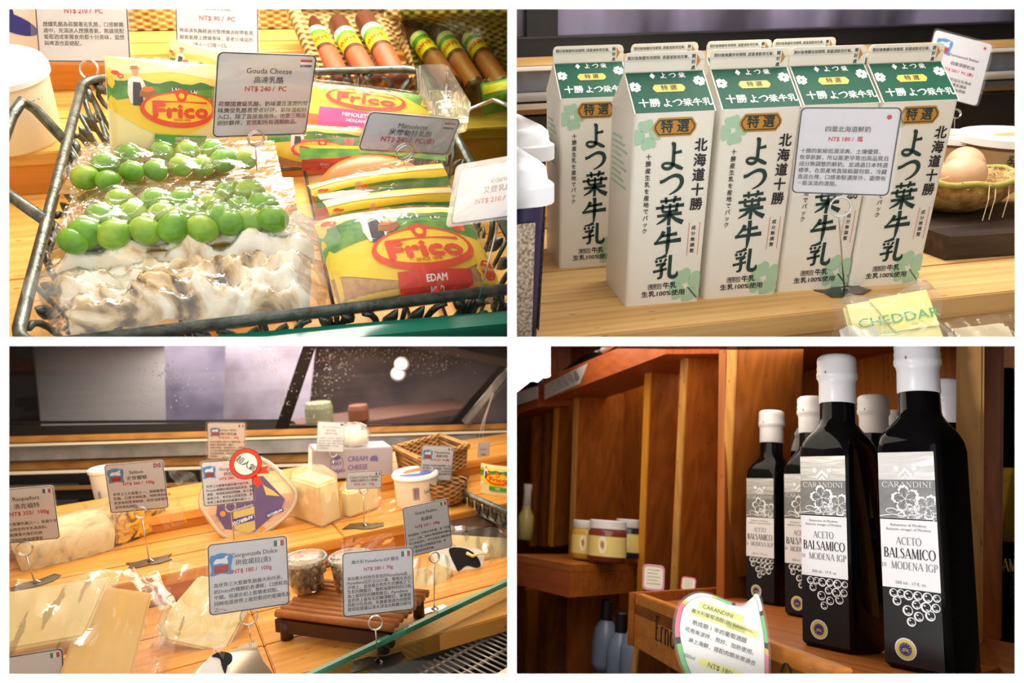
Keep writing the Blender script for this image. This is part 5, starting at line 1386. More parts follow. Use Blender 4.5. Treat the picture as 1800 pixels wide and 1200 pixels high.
    m, nt, out = newmat('lamp_reflection_glow'); em = nt.nodes.new('ShaderNodeEmission'); em.inputs[0].default_value = (1, .86, .8, 1); em.inputs[1].default_value = 6; nt.links.new(em.outputs[0], out.inputs[0])
    for x, y in ((706, 640), (700, 657)):  # emission stands in for lamps mirrored on the pane
        p = F.at(x, y, 1.9); t = thing('lamp_reflection', 'small glowing disc standing in for a lamp reflected in the canopy pane', 'lamp', F, T(*p), 'lamp reflections behind the glass')
        nv = (Vector(F.eye) - p).normalized(); Mx = nv.to_track_quat('Z', 'X').to_matrix().to_4x4()
        part('ring', MB().lathe([(.020, -.01), (.022, 0), (.015, .003)], 20, cap1=False), pbr('spot_ring', (200, 180, 170), .4), t, True, M=Mx)
        part('bulb', MB().lathe([(.014, -.002), (.010, .001)], 20), m, t, True, M=Mx)

    # ---------------------------------------------------------------- clear rod and strings at the right
    rod = solo('acrylic_rod', MB().tube([F.at(818, 744, 1.20), F.at(905, 640, 1.20)], .0095, 10), film('acrylic', body=.12, gloss=.8, rough=.05, bump=.2, bscale=80), 'clear acrylic prop rod under the canopy', 'rod', F, smooth=True)
    for a, b in (((868, 690), (838, 785)), ((866, 690), (846, 780))):
        solo('string', MB().tube([F.at(*a, 1.19), F.at((a[0] + b[0]) / 2 - 3, (a[1] + b[1]) / 2, 1.19), F.at(*b, 1.2)], .0012, 5), pbr('string', (206, 186, 170), .8), 'thin pale string hanging from the acrylic rod', 'string', F, group='strings at the rod', smooth=True)

    # ---------------------------------------------------------------- price cards
    G = M_grey_ink
    price_sign(F, 'roquefort price card with blue and red flag bars, cut by the case side', [(-22, 862), (92, 853), (107, 945), (-8, 957)],
               dict(title=[('Roquefort', .20, .10, .06), ('洛克福特', .34, .10, .06)], price=('NT$ 355/  100g', .47, .095, .08), flag='fr',
                    body=(['世界三大藍黴乳酪之一，有兩千年', '歷史，以特定的羊乳為原料，', '獨特的藍黴像大理石花紋', '一般，深刻的風味讓饕客'], .66, .10, .063, .05)), foot=(62, 1026), ring=(44, 964), rr=12.5, bs=.026, base=1, brot=25)
    price_sign(F, 'stilton price card with union flag standing before the orange blue cheese', [(182, 816), (287, 809), (296, 891), (196, 902)],
               dict(title=[('Stilton', .20, .092, .02), ('史帝爾頓', .32, .088, .02)], price=('NT$ 360 /  100g', .43, .080, .04), flag='uk', logo=(.17, .24, .26),
                    body=(['世界上三大藍黴之一，英國最著名', '乳酪，口感辛辣刺激，同時具有蜂蜜', '的香氣和堅果餘韻，和甘油厚實的', '波特酒為絕配。'], .63, .09, .062, .08)), foot=(263, 988), ring=(248, 900), rr=10.5, bs=.025, base=0, brot=0)
    tpic = price_sign(F, 'gorgonzola price card with the red rosette, before the purple tub', [(351, 812), (441, 806), (446, 880), (360, 891)],
               dict(title=[('Gorgonzola', .20, .09, .06), ('拱佐諾拉', .32, .085, .10)], price=('NT$ 280/  100g', .42, .075, .08), logo=(.15, .24, .24),
                    body=(['世界三大藍黴乳酪的義大利代表，', 'Piccante種類的風味較強烈深遠，藍紋', '清楚，味道較為銳利明顯，除了直接', '食用之外，常可加入料理烹調，是', '世界上最受歡迎的藍黴乳酪之一。'], .57, .09, .060, .07)), foot=(412, 950), ring=(405, 891), rr=8.5, d=.768, bs=0)
    price_sign(F, 'white morbier price card standing behind the rosette card', [(363, 743), (432, 743), (430, 806), (367, 806)],
               dict(title=[('Morbier AOC', .20, .09, .02), ('莫爾比耶乳酪', .31, .085, .02)], price=('NT$ 235 /  100g', .41, .08, .06), flag='fr', logo=(.20, .25, .24), bw=.7,
                    body=(['來自法國東北部AOC傳統乳酪，用', '傳統木桶而使用一層灰，', '乳酪中間有一層薄薄的灰，乳酪像', '人工的分隔出兩層乳香氣溫和', '表皮會隨熟成，帶有核桃', '的香氣。'], .53, .08, .062, .06)), d=1.02, foot=(400, 850), ring=(398, 806), rr=6, bs=0, lam=.05)
    price_sign(F, 'gorgonzola dolce price card beside the small deli cups', [(363, 956), (505, 942), (508, 1060), (370, 1083)],
               dict(title=[('Gorgonzola Dolce', .20, .078, .08), ('拱佐諾拉(金)', .31, .080, .06)], price=('NT$ 180 /  100g', .43, .074, .04), flag='it', logo=(.16, .30, .26), ink=G,
                    body=(['為世界三大藍黴乳酪義大利代表，', '此Dolce的種類奶香濃郁，口感較為', '平順，很適合初上藍黴者試點。', '同時也是世界上最受歡迎的藍黴乳酪', '之一。'], .60, .085, .060, .06)), foot=(445, 1178), ring=(437, 1083), rr=14, h0=ZL, d=.60, bs=0)
    price_sign(F, 'caper price card with ten lines of small text in front of the bamboo stand', [(601, 972), (727, 960), (727, 1071), (604, 1084)],
               dict(title=[('義大利 Pantelleria IGP 酸豆', .165, .058, -.04)], price=('NT$ 280 /  70g', .29, .066, .0), flag='it', ink=G, bb=.012,
                    body=(['來自義大利西西里島的Pantelleria島', 'Pantelleria位於火山小島，葡萄在岩石', '沙地上，並用最古老的方式種植之下，', '生長的醃酸豆，鹽和海風特別的口感，', '為上最特別的醃製酸豆。Pantelleria', '當世界上最有名的醃漬酸豆，豪華版', '搭配沙拉魚肉，乳酪都很適合的開胃', '使用前建議以清水浸泡去除鹽分即可'], .42, .068, .056, .06)), foot=(664, 1165), ring=(660, 1094), rr=12, h0=ZL, d=.580, bs=.026, base=1, brot=-10)
    price_sign(F, 'grana padano price card leaning over the bags at the counter front', [(706, 891), (787, 877), (794, 959), (717, 981)],
               dict(title=[('Grana Padano', .17, .088), ('帕達諾', .31, .085)], price=('NT$ 107 /  100g', .44, .08, .0), flag='it', ink=G,
                    body=(['熟成期為一至兩年的乳酪，有「乳酪', '之王」之稱，果香中帶著微微的鹹味', '可以刨成薄片，拌沙拉配紅酒最適合', '每當撒在義大利麵香氣四溢，是', '最常使用的料理乳酪。'], .58, .085, .058, .06)), foot=(763, 1072), ring=(763, 979), rr=9, h0=ZL, bs=.014, base=1, base_mat=M_chrome)
    price_sign(F, 'small two-line price card in front of the cream cheese box', [(609, 829), (671, 827), (670, 857), (609, 861)],
               dict(title=[('Cœur-Caisse France', .32, .10), ('熱銷法國花之心乾酪', .52, .085)], price=('NT$ 126 /  100g', .73, .085, .0), flag='fr', ink=G), foot=(640, 925), ring=(639, 861), rr=7, bs=.026, base=1, brot=-30)
    price_sign(F, 'mascarpone price card above the barcode tub', [(742, 783), (799, 784), (792, 845), (738, 842)],
               dict(title=[('Mascarpone', .19, .10, .14), ('馬斯卡邦', .30, .095, .14)], price=('NT$ 250 /  PC(素)', .41, .075, .10), flag='it', logo=(.19, .26, .28),
                    body=(['經典義大利鮮奶油乳酪是一份大', '餐的靈魂，質地細緻，帶有乳脂', '的甜香奶油味，除了可以做甜點', '提拉米蘇外，也是最佳搭配水果的', '上選乳酪。'], .58, .08, .066, .06)), d=.905, foot=(764, 884), ring=(766, 850), rr=6.5, bs=0)
    price_sign(F, 'washed-out white price card standing on the cream cheese box', [(558, 740), (606, 743), (604, 794), (557, 794)],
               dict(title=[('Blue Cow Cheese', .17, .085), ('藍牛乳酪', .29, .085)], price=('NT$ 120 / 100g', .39, .07, .0), flag='au', bw=.8, ink=pbr('pale_ink', (150, 146, 150), .6),
                    body=(['口感溫和，乳香濃厚，適合入口', '搭配紅酒或水果，開胃前菜及沙拉', '製作甜點，烤焙、漢堡、熱三明治', '都是極佳的選擇，入口即化', '口感溫潤順口。'], .55, .085, .062, .06)), d=.93, foot=(586, 815), ring=(586, 797), rr=6, h0=.07, bs=0)
    price_sign(F, 'bluish price card half hidden behind the mascarpone card', [(782, 775), (815, 777), (811, 827), (784, 825)],
               dict(title=[('Edam', .22, .14), ('艾登', .38, .14)], price=('NT$ 90', .52, .12), flag='nl', bw=1.2, ink=G, body=(['艾登乳酪口感', '溫和帶點奶', '香適合搭配'], .68, .1, .10, .1)), d=1.03, foot=(800, 845), ring=(798, 828), rr=4, bs=0, h0=zu)
    price_sign(F, 'dim price card under the hanging strings', [(841, 777), (861, 778), (857, 829), (837, 832)],
               dict(title=[('Gouda', .22, .2), ('高達', .40, .2)], price=('NT$ 80', .56, .17), bw=1.5, ink=G), d=1.04, foot=(848, 850), ring=(847, 832), rr=4, bs=0, h0=zu)
    price_sign(F, 'price card with green and red flag bars lying before the pale cheese slab', [(-25, 1160), (109, 1138), (118, 1245), (-15, 1268)],
               dict(title=[('Provolone', .40, .08, .0)], flag='it', ink=G, bw=1.5), d=.545)
    # rosette
    P = Plane(F, 432, 815, .756)
    ro = thing('rosette', 'red paper rosette with a white centre stuck over a price card', 'rosette', F, P.M)
    k = .756 * F.k / FPX; R = 27 * k
    part('ring', MB().prism(ell(0, 0, R, R, 40), .0, .0012), pbr('rosette_red', (238, 66, 32), .5), ro)
    part('outline', (lambda mb: (ring_poly(mb, ell(0, 0, R, R, 40), ell(0, 0, R * .97, R * .97, 40), .0014), ring_poly(mb, ell(0, 0, R * .735, R * .735, 40), ell(0, 0, R * .71, R * .71, 40), .0022), mb)[2])(MB()), M_ink, ro)
    part('disc', MB().prism(ell(0, 0, R * .72, R * .72, 40), .0012, .0018), M_paper, ro)
    tx = MB()
    for ch, (x, y) in zip('超人氣', ((-.34, .28), (.02, -.02), (.36, -.32))): put_text(tx, ch, 0, 0, R * .48, .0021, M=T(x * R, y * R, 0) @ Rz(-42), bold=.008)
    part('lettering', tx, M_ink, ro)
    for pts in ([(452, 822), (473, 818), (468, 825), (474, 831), (452, 833)], [(440, 838), (452, 834), (464, 852), (456, 850), (453, 858)]):
        part('ribbon', MB().prism(P.poly(pts), -.0014, -.0002), MATS['rosette_red'], ro)

    # ---------------------------------------------------------------- cheeses on the middle tier
    def marbled(name, base, vein, pale, sc, thr=.5):
        if name in MATS: return MATS[name]
        m, nt, out = newmat(name); N = nt.nodes; b = N.new('ShaderNodeBsdfPrincipled'); nt.links.new(b.outputs[0], out.inputs[0]); b.inputs['Roughness'].default_value = .45
        tc = N.new('ShaderNodeTexCoord'); no = N.new('ShaderNodeTexNoise'); no.inputs['Scale'].default_value = sc; no.inputs['Detail'].default_value = 6; no.inputs['Distortion'].default_value = 1.5; nt.links.new(tc.outputs['Object'], no.inputs['Vector'])
        r = N.new('ShaderNodeValToRGB'); nt.links.new(no.outputs['Fac'], r.inputs[0]); nt.links.new(r.outputs[0], b.inputs['Base Color'])
        r.color_ramp.elements[0].position = thr - .14; r.color_ramp.elements[0].color = (*lin(vein), 1); r.color_ramp.elements[1].position = thr + .16; r.color_ramp.elements[1].color = (*lin(pale), 1)
        e = r.color_ramp.elements.new(thr - .02); e.color = (*lin(base), 1)
        bp = N.new('ShaderNodeBump'); bp.inputs['Strength'].default_value = .5; bp.inputs['Distance'].default_value = .003; nt.links.new(no.outputs['Fac'], bp.inputs['Height']); nt.links.new(bp.outputs[0], b.inputs['Normal'])
        MATS[name] = m; return m
    def ground_block(name, label, pts, hpx, mat, cat='cheese', h0=0.0, bev=.003, wrap=None, flare=1.15, taper=.97, sm=40):
        """a cut block standing on the tier: footprint corners seen at pts, height up to pixel row hpx above pts[1]"""
        g = [F.on(x, y, h0) for x, y in pts]
        if len(g) == 3: g.append(g[0] + g[2] - g[1])
        hh = F.on(pts[1][0], hpx, g[1].y, 1).z - h0; c = sum(g, Vector()) / len(g)
        t = thing(name, label, cat, F, T(c.x, c.y, h0))
        ring0 = [(p.x - c.x, p.y - c.y) for p in g]
        if sum(ring0[i][0] * ring0[(i + 1) % len(g)][1] - ring0[(i + 1) % len(g)][0] * ring0[i][1] for i in range(len(g))) < 0: ring0.reverse()
        bm = bmesh.new(); n = len(ring0)
        lo_ = [bm.verts.new((x, y, .0005)) for x, y in ring0]; hi = [bm.verts.new((x * taper, y * taper, hh)) for x, y in ring0]
        bm.faces.new(list(reversed(lo_))); bm.faces.new(hi)
        for i in range(n): bm.faces.new([lo_[i], lo_[(i + 1) % n], hi[(i + 1) % n], hi[i]])
        bmesh.ops.bevel(bm, geom=bm.edges[:], offset=bev, segments=3, affect='EDGES')
        bmesh.ops.subdivide_edges(bm, edges=[e for e in bm.edges if e.calc_length() > .012], cuts=3, use_grid_fill=True)
        for v in bm.verts: v.co += Vector((mnoise.noise(v.co * 60), mnoise.noise(v.co * 60 + Vector((5, 0, 0))), mnoise.noise(v.co * 60 + Vector((0, 9, 0))))) * .0009 * (v.co.z > .002)
        part('block', MB().addbm(bm), mat, t, auto=sm)
        if wrap:
            cx = [p[0] for p in ring0]; cy = [p[1] for p in ring0]
            rings = []
            for j in range(8):
                v = j / 7; s = flare * (1 - .10 * v) + (.35 * max(0, .12 - v) if v < .12 else 0)
                ring = []
                for i in range(n):
                    for q_ in range(8):
                        a = q_ / 8; x = ring0[i][0] * (1 - a) + ring0[(i + 1) % n][0] * a; y = ring0[i][1] * (1 - a) + ring0[(i + 1) % n][1] * a
                        w_ = 1 + .05 * mnoise.noise((x * 90, y * 90, v * 3 + len(label)))
                        ring.append((x * s * w_, y * s * w_, .001 + v * hh * 1.10))
                rings.append(ring)
            top = [(x * .45, y * .45, hh * 1.28 + .004 * mnoise.noise((x * 300, y * 300, 1))) for x, y, z in rings[-1]]
            rings.append(top)
            part('wrap', MB().loft(rings, cap0=False), wrap, t, True)
        return t
    wrapf = film('cling_wrap', body=.07, gloss=.22, rough=.10, bump=.25, bscale=70)
    g_ = F.on(112, 986, 0); rq = thing('blue_cheese', 'pale creamy roquefort block in wrap behind its price card', 'cheese', F, T(g_.x, g_.y + .028, .0005) @ Rz(12))
    rb_ = MB(); rb_.grid(lambda u, v: ((u - .5) * .108 * (1 - .10 * (2 * v - 1) ** 4), -.034 * math.cos(PI * v) * (1 - .25 * (2 * u - 1) ** 6) , .046 * math.sin(PI * v) ** .6 * (1 - .35 * abs(2 * u - 1) ** 7) + .0012 * mnoise.noise((u * 14, v * 9, 2))), 40, 26)
    for e_ in (0, 1): rb_.add([((e_ - .5) * .108 * (1 - .10 * (2 * v - 1) ** 4), -.034 * math.cos(PI * v) * .75, .046 * math.sin(PI * v) ** .6 * .65) for v in [i_ / 16 for i_ in range(17)]], [tuple(range(17)) if e_ else tuple(range(16, -1, -1))])
    part('block', rb_, marbled('roquefort', (206, 186, 140), (120, 126, 110), (226, 210, 168), 42, .42), rq, True)
    part('wrap', MB().grid(lambda u, v: ((u - .5) * .132, -.040 * math.cos(PI * v) - .003, .050 * math.sin(PI * v) ** .6 + .003 * mnoise.noise((u * 12, v * 8, 5)) + .001), 36, 24), wrapf, rq, True)
    ground_block('blue_cheese', 'orange stilton block with dark veins behind its price card', [(196, 950), (206, 962), (296, 928), (270, 905)], 885, marbled('stilton', (206, 150, 50), (70, 64, 50), (236, 186, 80), 60, .50), taper=.95)
    ground_block('wrapped_cheese', 'large pale wedge in clear wrap in front of the cream cheese box', [(514, 909), (566, 929), (601, 912)], 853, pbr('wedge_cream', (244, 214, 156), .5, c2=(250, 232, 184), nscale=30), wrap=wrapf, flare=1.05)
    ground_block('wrapped_cheese', 'smaller pale block in wrap behind the two-line card', [(600, 906), (614, 912), (668, 893), (650, 880)], 866, pbr('wedge_pale', (246, 228, 170), .5), wrap=wrapf, flare=1.2)
    # loose film corners
    def flap(label, pts, d, mat=None, amp=.004, n=None):
        P_ = [F.at(x, y, d_) for (x, y), d_ in zip(pts, d if isinstance(d, (list, tuple)) else [d] * 4)]; c = sum(P_, Vector()) / 4
        nv = (P_[1] - P_[0]).cross(P_[3] - P_[0]).normalized()
        solo('film_flap', MB().grid(lambda u, v: P_[0].lerp(P_[1], u).lerp(P_[3].lerp(P_[2], u), v) - c + nv * (amp * math.sin(u * 11 + v * 4) * math.sin(v * 6 + 1)), 18, 14), mat or film('flap_clear', body=.07, gloss=.16, rough=.1, bump=.35, bscale=60), label, 'wrap', F, T(*c), smooth=True)
    flap('crinkled film end of the stilton wrap lying on the tier', [(268, 888), (322, 872), (328, 918), (290, 930)], .84)
    flap('crinkled film between the roquefort and the stilton', [(128, 888), (200, 880), (205, 968), (150, 985)], .80)
    flap('twisted clear bag end behind the stilton card', [(290, 822), (345, 832), (352, 865), (310, 850)], .98)
    flap('film tail beside the smaller wrapped block', [(655, 870), (700, 880), (690, 905), (640, 915)], .85)
    # purple label tub standing on edge
    P = Plane(F, 440, 890, .835, n=(-.15, -1, .35))
    ou = [(352, 880), (372, 918), (400, 945), (448, 943), (502, 908), (521, 872), (508, 848), (470, 812), (430, 800), (375, 830)]
    tb = thing('cheese_tub', 'clear plastic tub with purple label standing on edge behind the rosette card', 'tub', F, P.M)
    q = smooth_poly(P.poly(ou), 4); ctr = (sum(x for x, _ in q) / len(q), sum(y for _, y in q) / len(q))
    sc_ = lambda s: [(ctr[0] + (x - ctr[0]) * s, ctr[1] + (y - ctr[1]) * s) for x, y in q]
    clear = film('tub_clear', body=.22, gloss=.5, rough=.12, bump=.1, milky=(244, 226, 200))
    part('tub_wall', MB().loft([[(x, y, z) for x, y in sc_(s)] for s, z in ((1.0, 0), (1.02, -.004), (.96, -.006), (.90, -.035))]), clear, tb, auto=50)
    part('rim', MB().tube([(x, y, 0) for x, y in q], .0028, 6, closed=True), film('rim_clear', body=.35, gloss=.5, milky=(250, 236, 214)), tb, True)
    lb = [(380, 905), (396, 930), (448, 934), (495, 893), (501, 877), (462, 836), (430, 840), (384, 868)]
    lo_ = part('label', MB().prism(P.poly(lb), .0008, .0016), pbr('label_purple', (104, 86, 132), .4, noise=.15, nscale=20), tb)
    part('label_panel', MB().flat(P.poly([(410, 900), (447, 890), (449, 931), (436, 936), (412, 930)]), .0020), pbr('label_gold', (206, 190, 110), .5), lo_)
    part('label_panel', MB().flat(P.poly([(462, 852), (480, 862), (492, 872), (468, 870)]), .0020), MATS['label_gold'], lo_)
    part('brand_band', MB().flat(P.poly([(407, 913), (446, 903), (448, 914), (408, 924)]), .0023), pbr('band_blue', (70, 74, 160), .5), lo_)
    part('brand_band', MB().flat(P.poly([(467, 902), (497, 892), (499, 899), (468, 909)]), .0023), MATS['band_blue'], lo_)
    tx = MB(); a, b = P.xy(427, 914)
    put_text(tx, 'AMBROSI', 0, 0, .0062, .0026, M=T(a, b, 0) @ Rz(193), bold=.03); a, b = P.xy(483, 901); put_text(tx, 'AMBROSI', 0, 0, .0048, .0026, M=T(a, b, 0) @ Rz(196), bold=.02)
    a, b = P.xy(428, 893); put_text(tx, 'Gorgonzola', 0, 0, .0052, .0026, M=T(a, b, 0) @ Rz(190))
    part('lettering', tx, M_paper, lo_)
    for x, y in ((392, 903), (461, 929)): part('seal', MB().flat([P.xy(x + 5 * math.cos(t_), y + 5 * math.sin(t_)) for t_ in [2 * PI * i / 14 for i in range(14)]], .0024), pbr('seal_orange', (236, 150, 50), .5), lo_)

    # ---------------------------------------------------------------- upper tier: box, tubs, trays
    C, X, Y, w, h = rect_pose(F, [(551, 791), (693, 786), (688, 835), (553, 845)], .95, face=2)
    bx = thing('cream_cheese_box', 'silver grey cream cheese carton with violet lettering', 'box', F, T(*C)); Mb = T(*(-C)) @ basis(C, X, Y)
    bo = part('box_body', MB().box(-w / 2, w / 2, -h / 2, h / 2, -.06, 0, bev=.0015), pbr('box_silver', (172, 164, 174), .45), bx, M=Mb)
    part('end_label', MB().box(-w / 2 - .0006, -w / 2 - .0002, -h * .42, h * .42, -.055, -.02), M_paper, bo)
    tx = MB(); put_text(tx, 'CREAM', .045 * w, .15 * h, .092 * w, .0006, bold=.015, fit=.25 * w); put_text(tx, 'CHEESE', .045 * w, -.14 * h, .092 * w, .0006, bold=.015, fit=.25 * w)
    ring_poly(tx, ell(-.22 * w, 0, .085 * w, .30 * h, 28), ell(-.22 * w, 0, .079 * w, .28 * h, 28), .0006)
    put_text(tx, 'MAY', -.22 * w, .02 * h, .06 * w, .0006, bold=.04); put_text(tx, 'VONDALE', -.22 * w, -.22 * h, .045 * w, .0007, bold=.04)
    tx.flat(ell(-.22 * w, .22 * h, .04 * w, .07 * h, 12), .0006)
    tx.flat([(.255 * w + dx * w, dy * h * .9 + .10 * h) for dx, dy in ((-.05, -.05), (-.055, .06), (-.02, .16), (0, .12), (.02, .18), (.05, .04), (.045, -.08), (.01, -.04))], .0006)
    part('lettering', tx, pbr('print_violet', (108, 96, 168), .5), bo)
    tw = C + X * (-.12 * w) + Y * (h / 2); p = F.at(614, 796, .97)
    # wrapped cheese on the box
    t = thing('wrapped_cheese', 'white cheese piece in film lying on the cream cheese box', 'cheese', F, T(*p))
    part('block', MB().box(-.012, .028, -.014, .014, .002, .040, bev=.009), pbr('white_cheese', (252, 246, 230), .5), t, True)
    fm = MB(); rr2 = random.Random(4); fm.blob((.008, 0, .024), (.026, .019, .022), 22, 14, jit=.06, rnd=rr2); part('wrap', fm, wrapf, t, True)
    # tapered cup behind the stilton card
    p = F.on(186, 880, zu if False else .01); cu = thing('paper_cup', 'tall white lidded cup with slanted writing behind the stilton card', 'tub', F, T(p.x, p.y, 0.0005))
    rr_ = 24 * F.proj(p)[2] / FPX; hc = F.on(180, 822, p.y, 1).z
    wl = part('cup_wall', MB().lathe([(rr_ * .62, 0), (rr_ * .92, hc * .92)], 36), pbr('cup_white', (244, 238, 226), .4), cu, auto=40)
    part('lid', MB().lathe([(rr_ * .93, hc * .88), (rr_ * 1.0, hc * .90), (rr_ * 1.0, hc * .97), (rr_ * .9, hc), (rr_ * .6, hc * 1.02)], 36), pbr('tub_lid', (246, 246, 250), .35), cu, auto=40)
    tx = MB(); put_text(tx, 'Rosetta', 0, 0, rr_ * .36, 0)
    a_ = math.radians(-112); part('lettering', MB().add(tx.v, tx.f, T(rr_ * .80 * math.cos(a_), rr_ * .80 * math.sin(a_), hc * .42) @ Rz(math.degrees(a_) + 90) @ Rx(83) @ Rz(-88)), M_ink, wl)
    # barcode tub
    p = F.on(744, 893, 0); r = 40 * F.proj(p)[2] / FPX; p = Vector((p.x, p.y + r * .8, .0005)); ht = .046
    mt = thing('mascarpone_tub', 'round white tub with barcode and striped lid below the mascarpone card', 'tub', F, T(*p))
    wl = part('tub_wall', MB().lathe([(r * .88, 0), (r * .90, .004), (r * .97, ht * .9)], 44), pbr('tub_cream', (244, 234, 216), .4), mt, auto=40)
    ld = part('lid', MB().lathe([(r * .98, ht * .86), (r * 1.04, ht * .88), (r * 1.04, ht * .95), (r * .98, ht * 1.0), (r * .9, ht * 1.0), (r * .88, ht * .97), (r * .2, ht * .97)], 44), pbr('tub_lid', (246, 246, 250), .35), mt, auto=40)
    part('lid_print', MB().flat(ell(0, 0, r * .8, r * .8, 28, 180, 330) , ht * .976), pbr('lid_blue2', (90, 100, 190), .5), ld); part('lid_print', MB().flat(ell(.1 * r, .1 * r, r * .6, r * .5, 24, 0, 190), ht * .977), pbr('lid_orange', (226, 120, 60), .5), ld)
    bc = MB(); rb = random.Random(2)
    a0 = math.radians(-118); x = 0.0
    while x < .30:
        wd = rb.choice((.008, .014, .02)); bc.add([(r * (.90 + .07 * v) * 1.006 * math.cos(a0 + u), r * (.90 + .07 * v) * 1.006 * math.sin(a0 + u), ht * (.22 + .45 * v)) for v in (0, 1) for u in (x, x + wd)], [(0, 1, 3, 2)]); x += wd + rb.choice((.008, .014))
    part('barcode', bc, pbr('print_violet_dark', (110, 100, 140), .5), wl)
    tx = MB(); put_text(tx, 'SAN', 0, 0, .007, 0); a_ = math.radians(-76); part('lettering', MB().add(tx.v, tx.f, T(r * .955 * math.cos(a_), r * .955 * math.sin(a_), ht * .5) @ Rz(math.degrees(a_) + 90) @ Rx(86)), M_grey_ink, wl)
    # wicker trays
    def wtray(label, pts, hpx, h0, mat, hh=None):
        g = [F.on(x, y, h0) for x, y in pts]; 
        if len(g) == 3: g.append(g[0] + g[2] - g[1])
        c = sum(g, Vector()) / 4; hh = hh or (F.on(pts[1][0], hpx, g[1].y, 1).z - h0)
        t = thing('wicker_tray', label, 'tray', F, T(c.x, c.y, h0)); g = [p_ - c for p_ in g]
        part('tray_floor', MB().add([(p_.x, p_.y, .002) for p_ in g] + [(p_.x, p_.y, .005) for p_ in g], [(0, 1, 2, 3), (7, 6, 5, 4)]), mat, t)
        for i in range(4):
            a, b = g[i], g[(i + 1) % 4]; o1 = Vector((a.x, a.y, 0)) * .08; o2 = Vector((b.x, b.y, 0)) * .08
            d_ = Vector((b.x - a.x, b.y - a.y, 0)).normalized(); n_ = Vector((-d_.y, d_.x, 0)) * .003
            V = [Vector((a.x, a.y, 0)), Vector((b.x, b.y, 0)), Vector((b.x, b.y, hh)) + o2, Vector((a.x, a.y, hh)) + o1]
            part('tray_side', MB().add([*V, *[v + n_ for v in V]], [(0, 1, 2, 3), (7, 6, 5, 4), (0, 4, 5, 1), (1, 5, 6, 2), (2, 6, 7, 3), (3, 7, 4, 0)]), mat, t)
            part('rim', MB().tube([V[3], V[2]], .0045, 8), wicker('wicker_rim', (150, 104, 56), (222, 170, 100), s=500), t, True)
    Mw = wicker('wicker_brown', (92, 62, 36), (198, 146, 84), s=420, axis=(0, 2))
    wtray('open wicker tray beside the cream cheese box', [(700, 824), (742, 846), (820, 822)], 792, zu + .0005, Mw, hh=.034)
    solo('wicker_scoop', MB().lathe([(.006, 0), (.02, .006), (.026, .02), (.027, .034)], 24, cap1=False), Mw, 'small dark wicker basket standing beside the barcode tub', 'basket', F, T(*F.on(790, 886, 0)), smooth=True)
    # packs at the far end behind the dark basket
    for i, (q_, d, c, lab) in enumerate((([(812, 800), (842, 798), (842, 828), (812, 834)], 1.06, (236, 170, 60), 'yellow wrapped pack in the far wicker tray'), ([(800, 822), (838, 818), (836, 842), (800, 844)], 1.03, (206, 110, 90), 'reddish wrapped pack in the far wicker tray'))):
        C, X, Y, w, h = rect_pose(F, q_, d); t = thing('cheese_pack', lab, 'cheese', F, T(*C)); Mb2 = T(*(-C)) @ basis(C, X, Y)
        part('wrapper', MB().box(-w / 2, w / 2, -h / 2, h / 2, -.015, 0, bev=.004), pbr('far_pack%d' % i, c, .4), t, M=Mb2)
        part('film', MB().grid(lambda u, v: ((u - .5) * w * 1.1, (v - .5) * h * 1.1, .002 + .002 * math.sin(u * 9 + v * 7)), 10, 8), wrapf, t, True, M=Mb2)
    C, X, Y, w, h = rect_pose(F, [(846, 815), (905, 818), (905, 880), (844, 868)], .93)
    t = thing('cheese_pack', 'dim yellow-green cheese pack standing in the dark metal basket', 'cheese', F, T(*C)); Mb2 = T(*(-C)) @ basis(C, X, Y)
    Sg = lambda x, y, z: (x, y, z + .006 * max(0, 1 - (2 * x / w) ** 2))
    hd = part('wrapper', MB().grid(lambda u, v: Sg((u - .5) * w, (v - .5) * h, -.0004), 12, 10), M_cream, t, True, M=Mb2); frico_label(hd, w, h, 'gouda', Sg)
    # dark metal basket, right end
    M_z = MATS['zinc']
    g = [F.on(812, 868, .0), F.on(832, 905, -.0), F.on(960, 960, 0)]
    A = F.at(806, 862, .90); B = F.at(905, 905, .77); A2 = F.at(820, 838, .98); 
    bk = thing('metal_basket', 'dark openwork metal basket at the counter end with woven lower edge', 'basket', F, T(*A)); o_ = T(*(-A))
    part('rim', MB().tube([A2, A, B], .004, 8), M_z, bk, True, M=o_)
    dn = Vector((.01, .015, -.028))
    part('bottom_rail', MB().tube([A + dn, B + dn], .003, 8), M_z, bk, True, M=o_)
    for i in range(7):
        s_ = (i + .5) / 7; p_ = A.lerp(B, s_); ln = (B - A).normalized(); mb = MB()
        for sg in (-1, 1):
            mb.tube([p_ + ln * (sg * .008 * math.cos(a_) * (1 - .05 * k_)) + dn * (.5 - .38 * math.sin(a_) * sg * (1 - .05 * k_)) for k_, a_ in enumerate([x * .5 for x in range(13)])], .0018, 5)
        mb.tube([p_, p_ + dn], .0015, 5)
        part('scroll', mb, M_z, bk, True, M=o_)
    part('woven_edge', MB().add([A + dn, B + dn, B + dn * 2.6, A + dn * 2.2, A + dn + Vector((0, .02, 0)), B + dn + Vector((0, .02, 0)), B + dn * 2.6 + Vector((0, .02, 0)), A + dn * 2.2 + Vector((0, .02, 0))], [(0, 3, 2, 1), (4, 5, 6, 7), (0, 1, 5, 4), (3, 7, 6, 2)]), Mw, bk, M=o_)
    solo('dark_box', MB().box(0, .45, 0, .16, ZL, -.004, bev=.002), pbr('drawer_dark', (70, 44, 30), .5), 'dark brown box under the metal basket', 'box', F, T(*F.on(790, 935, -.004)))

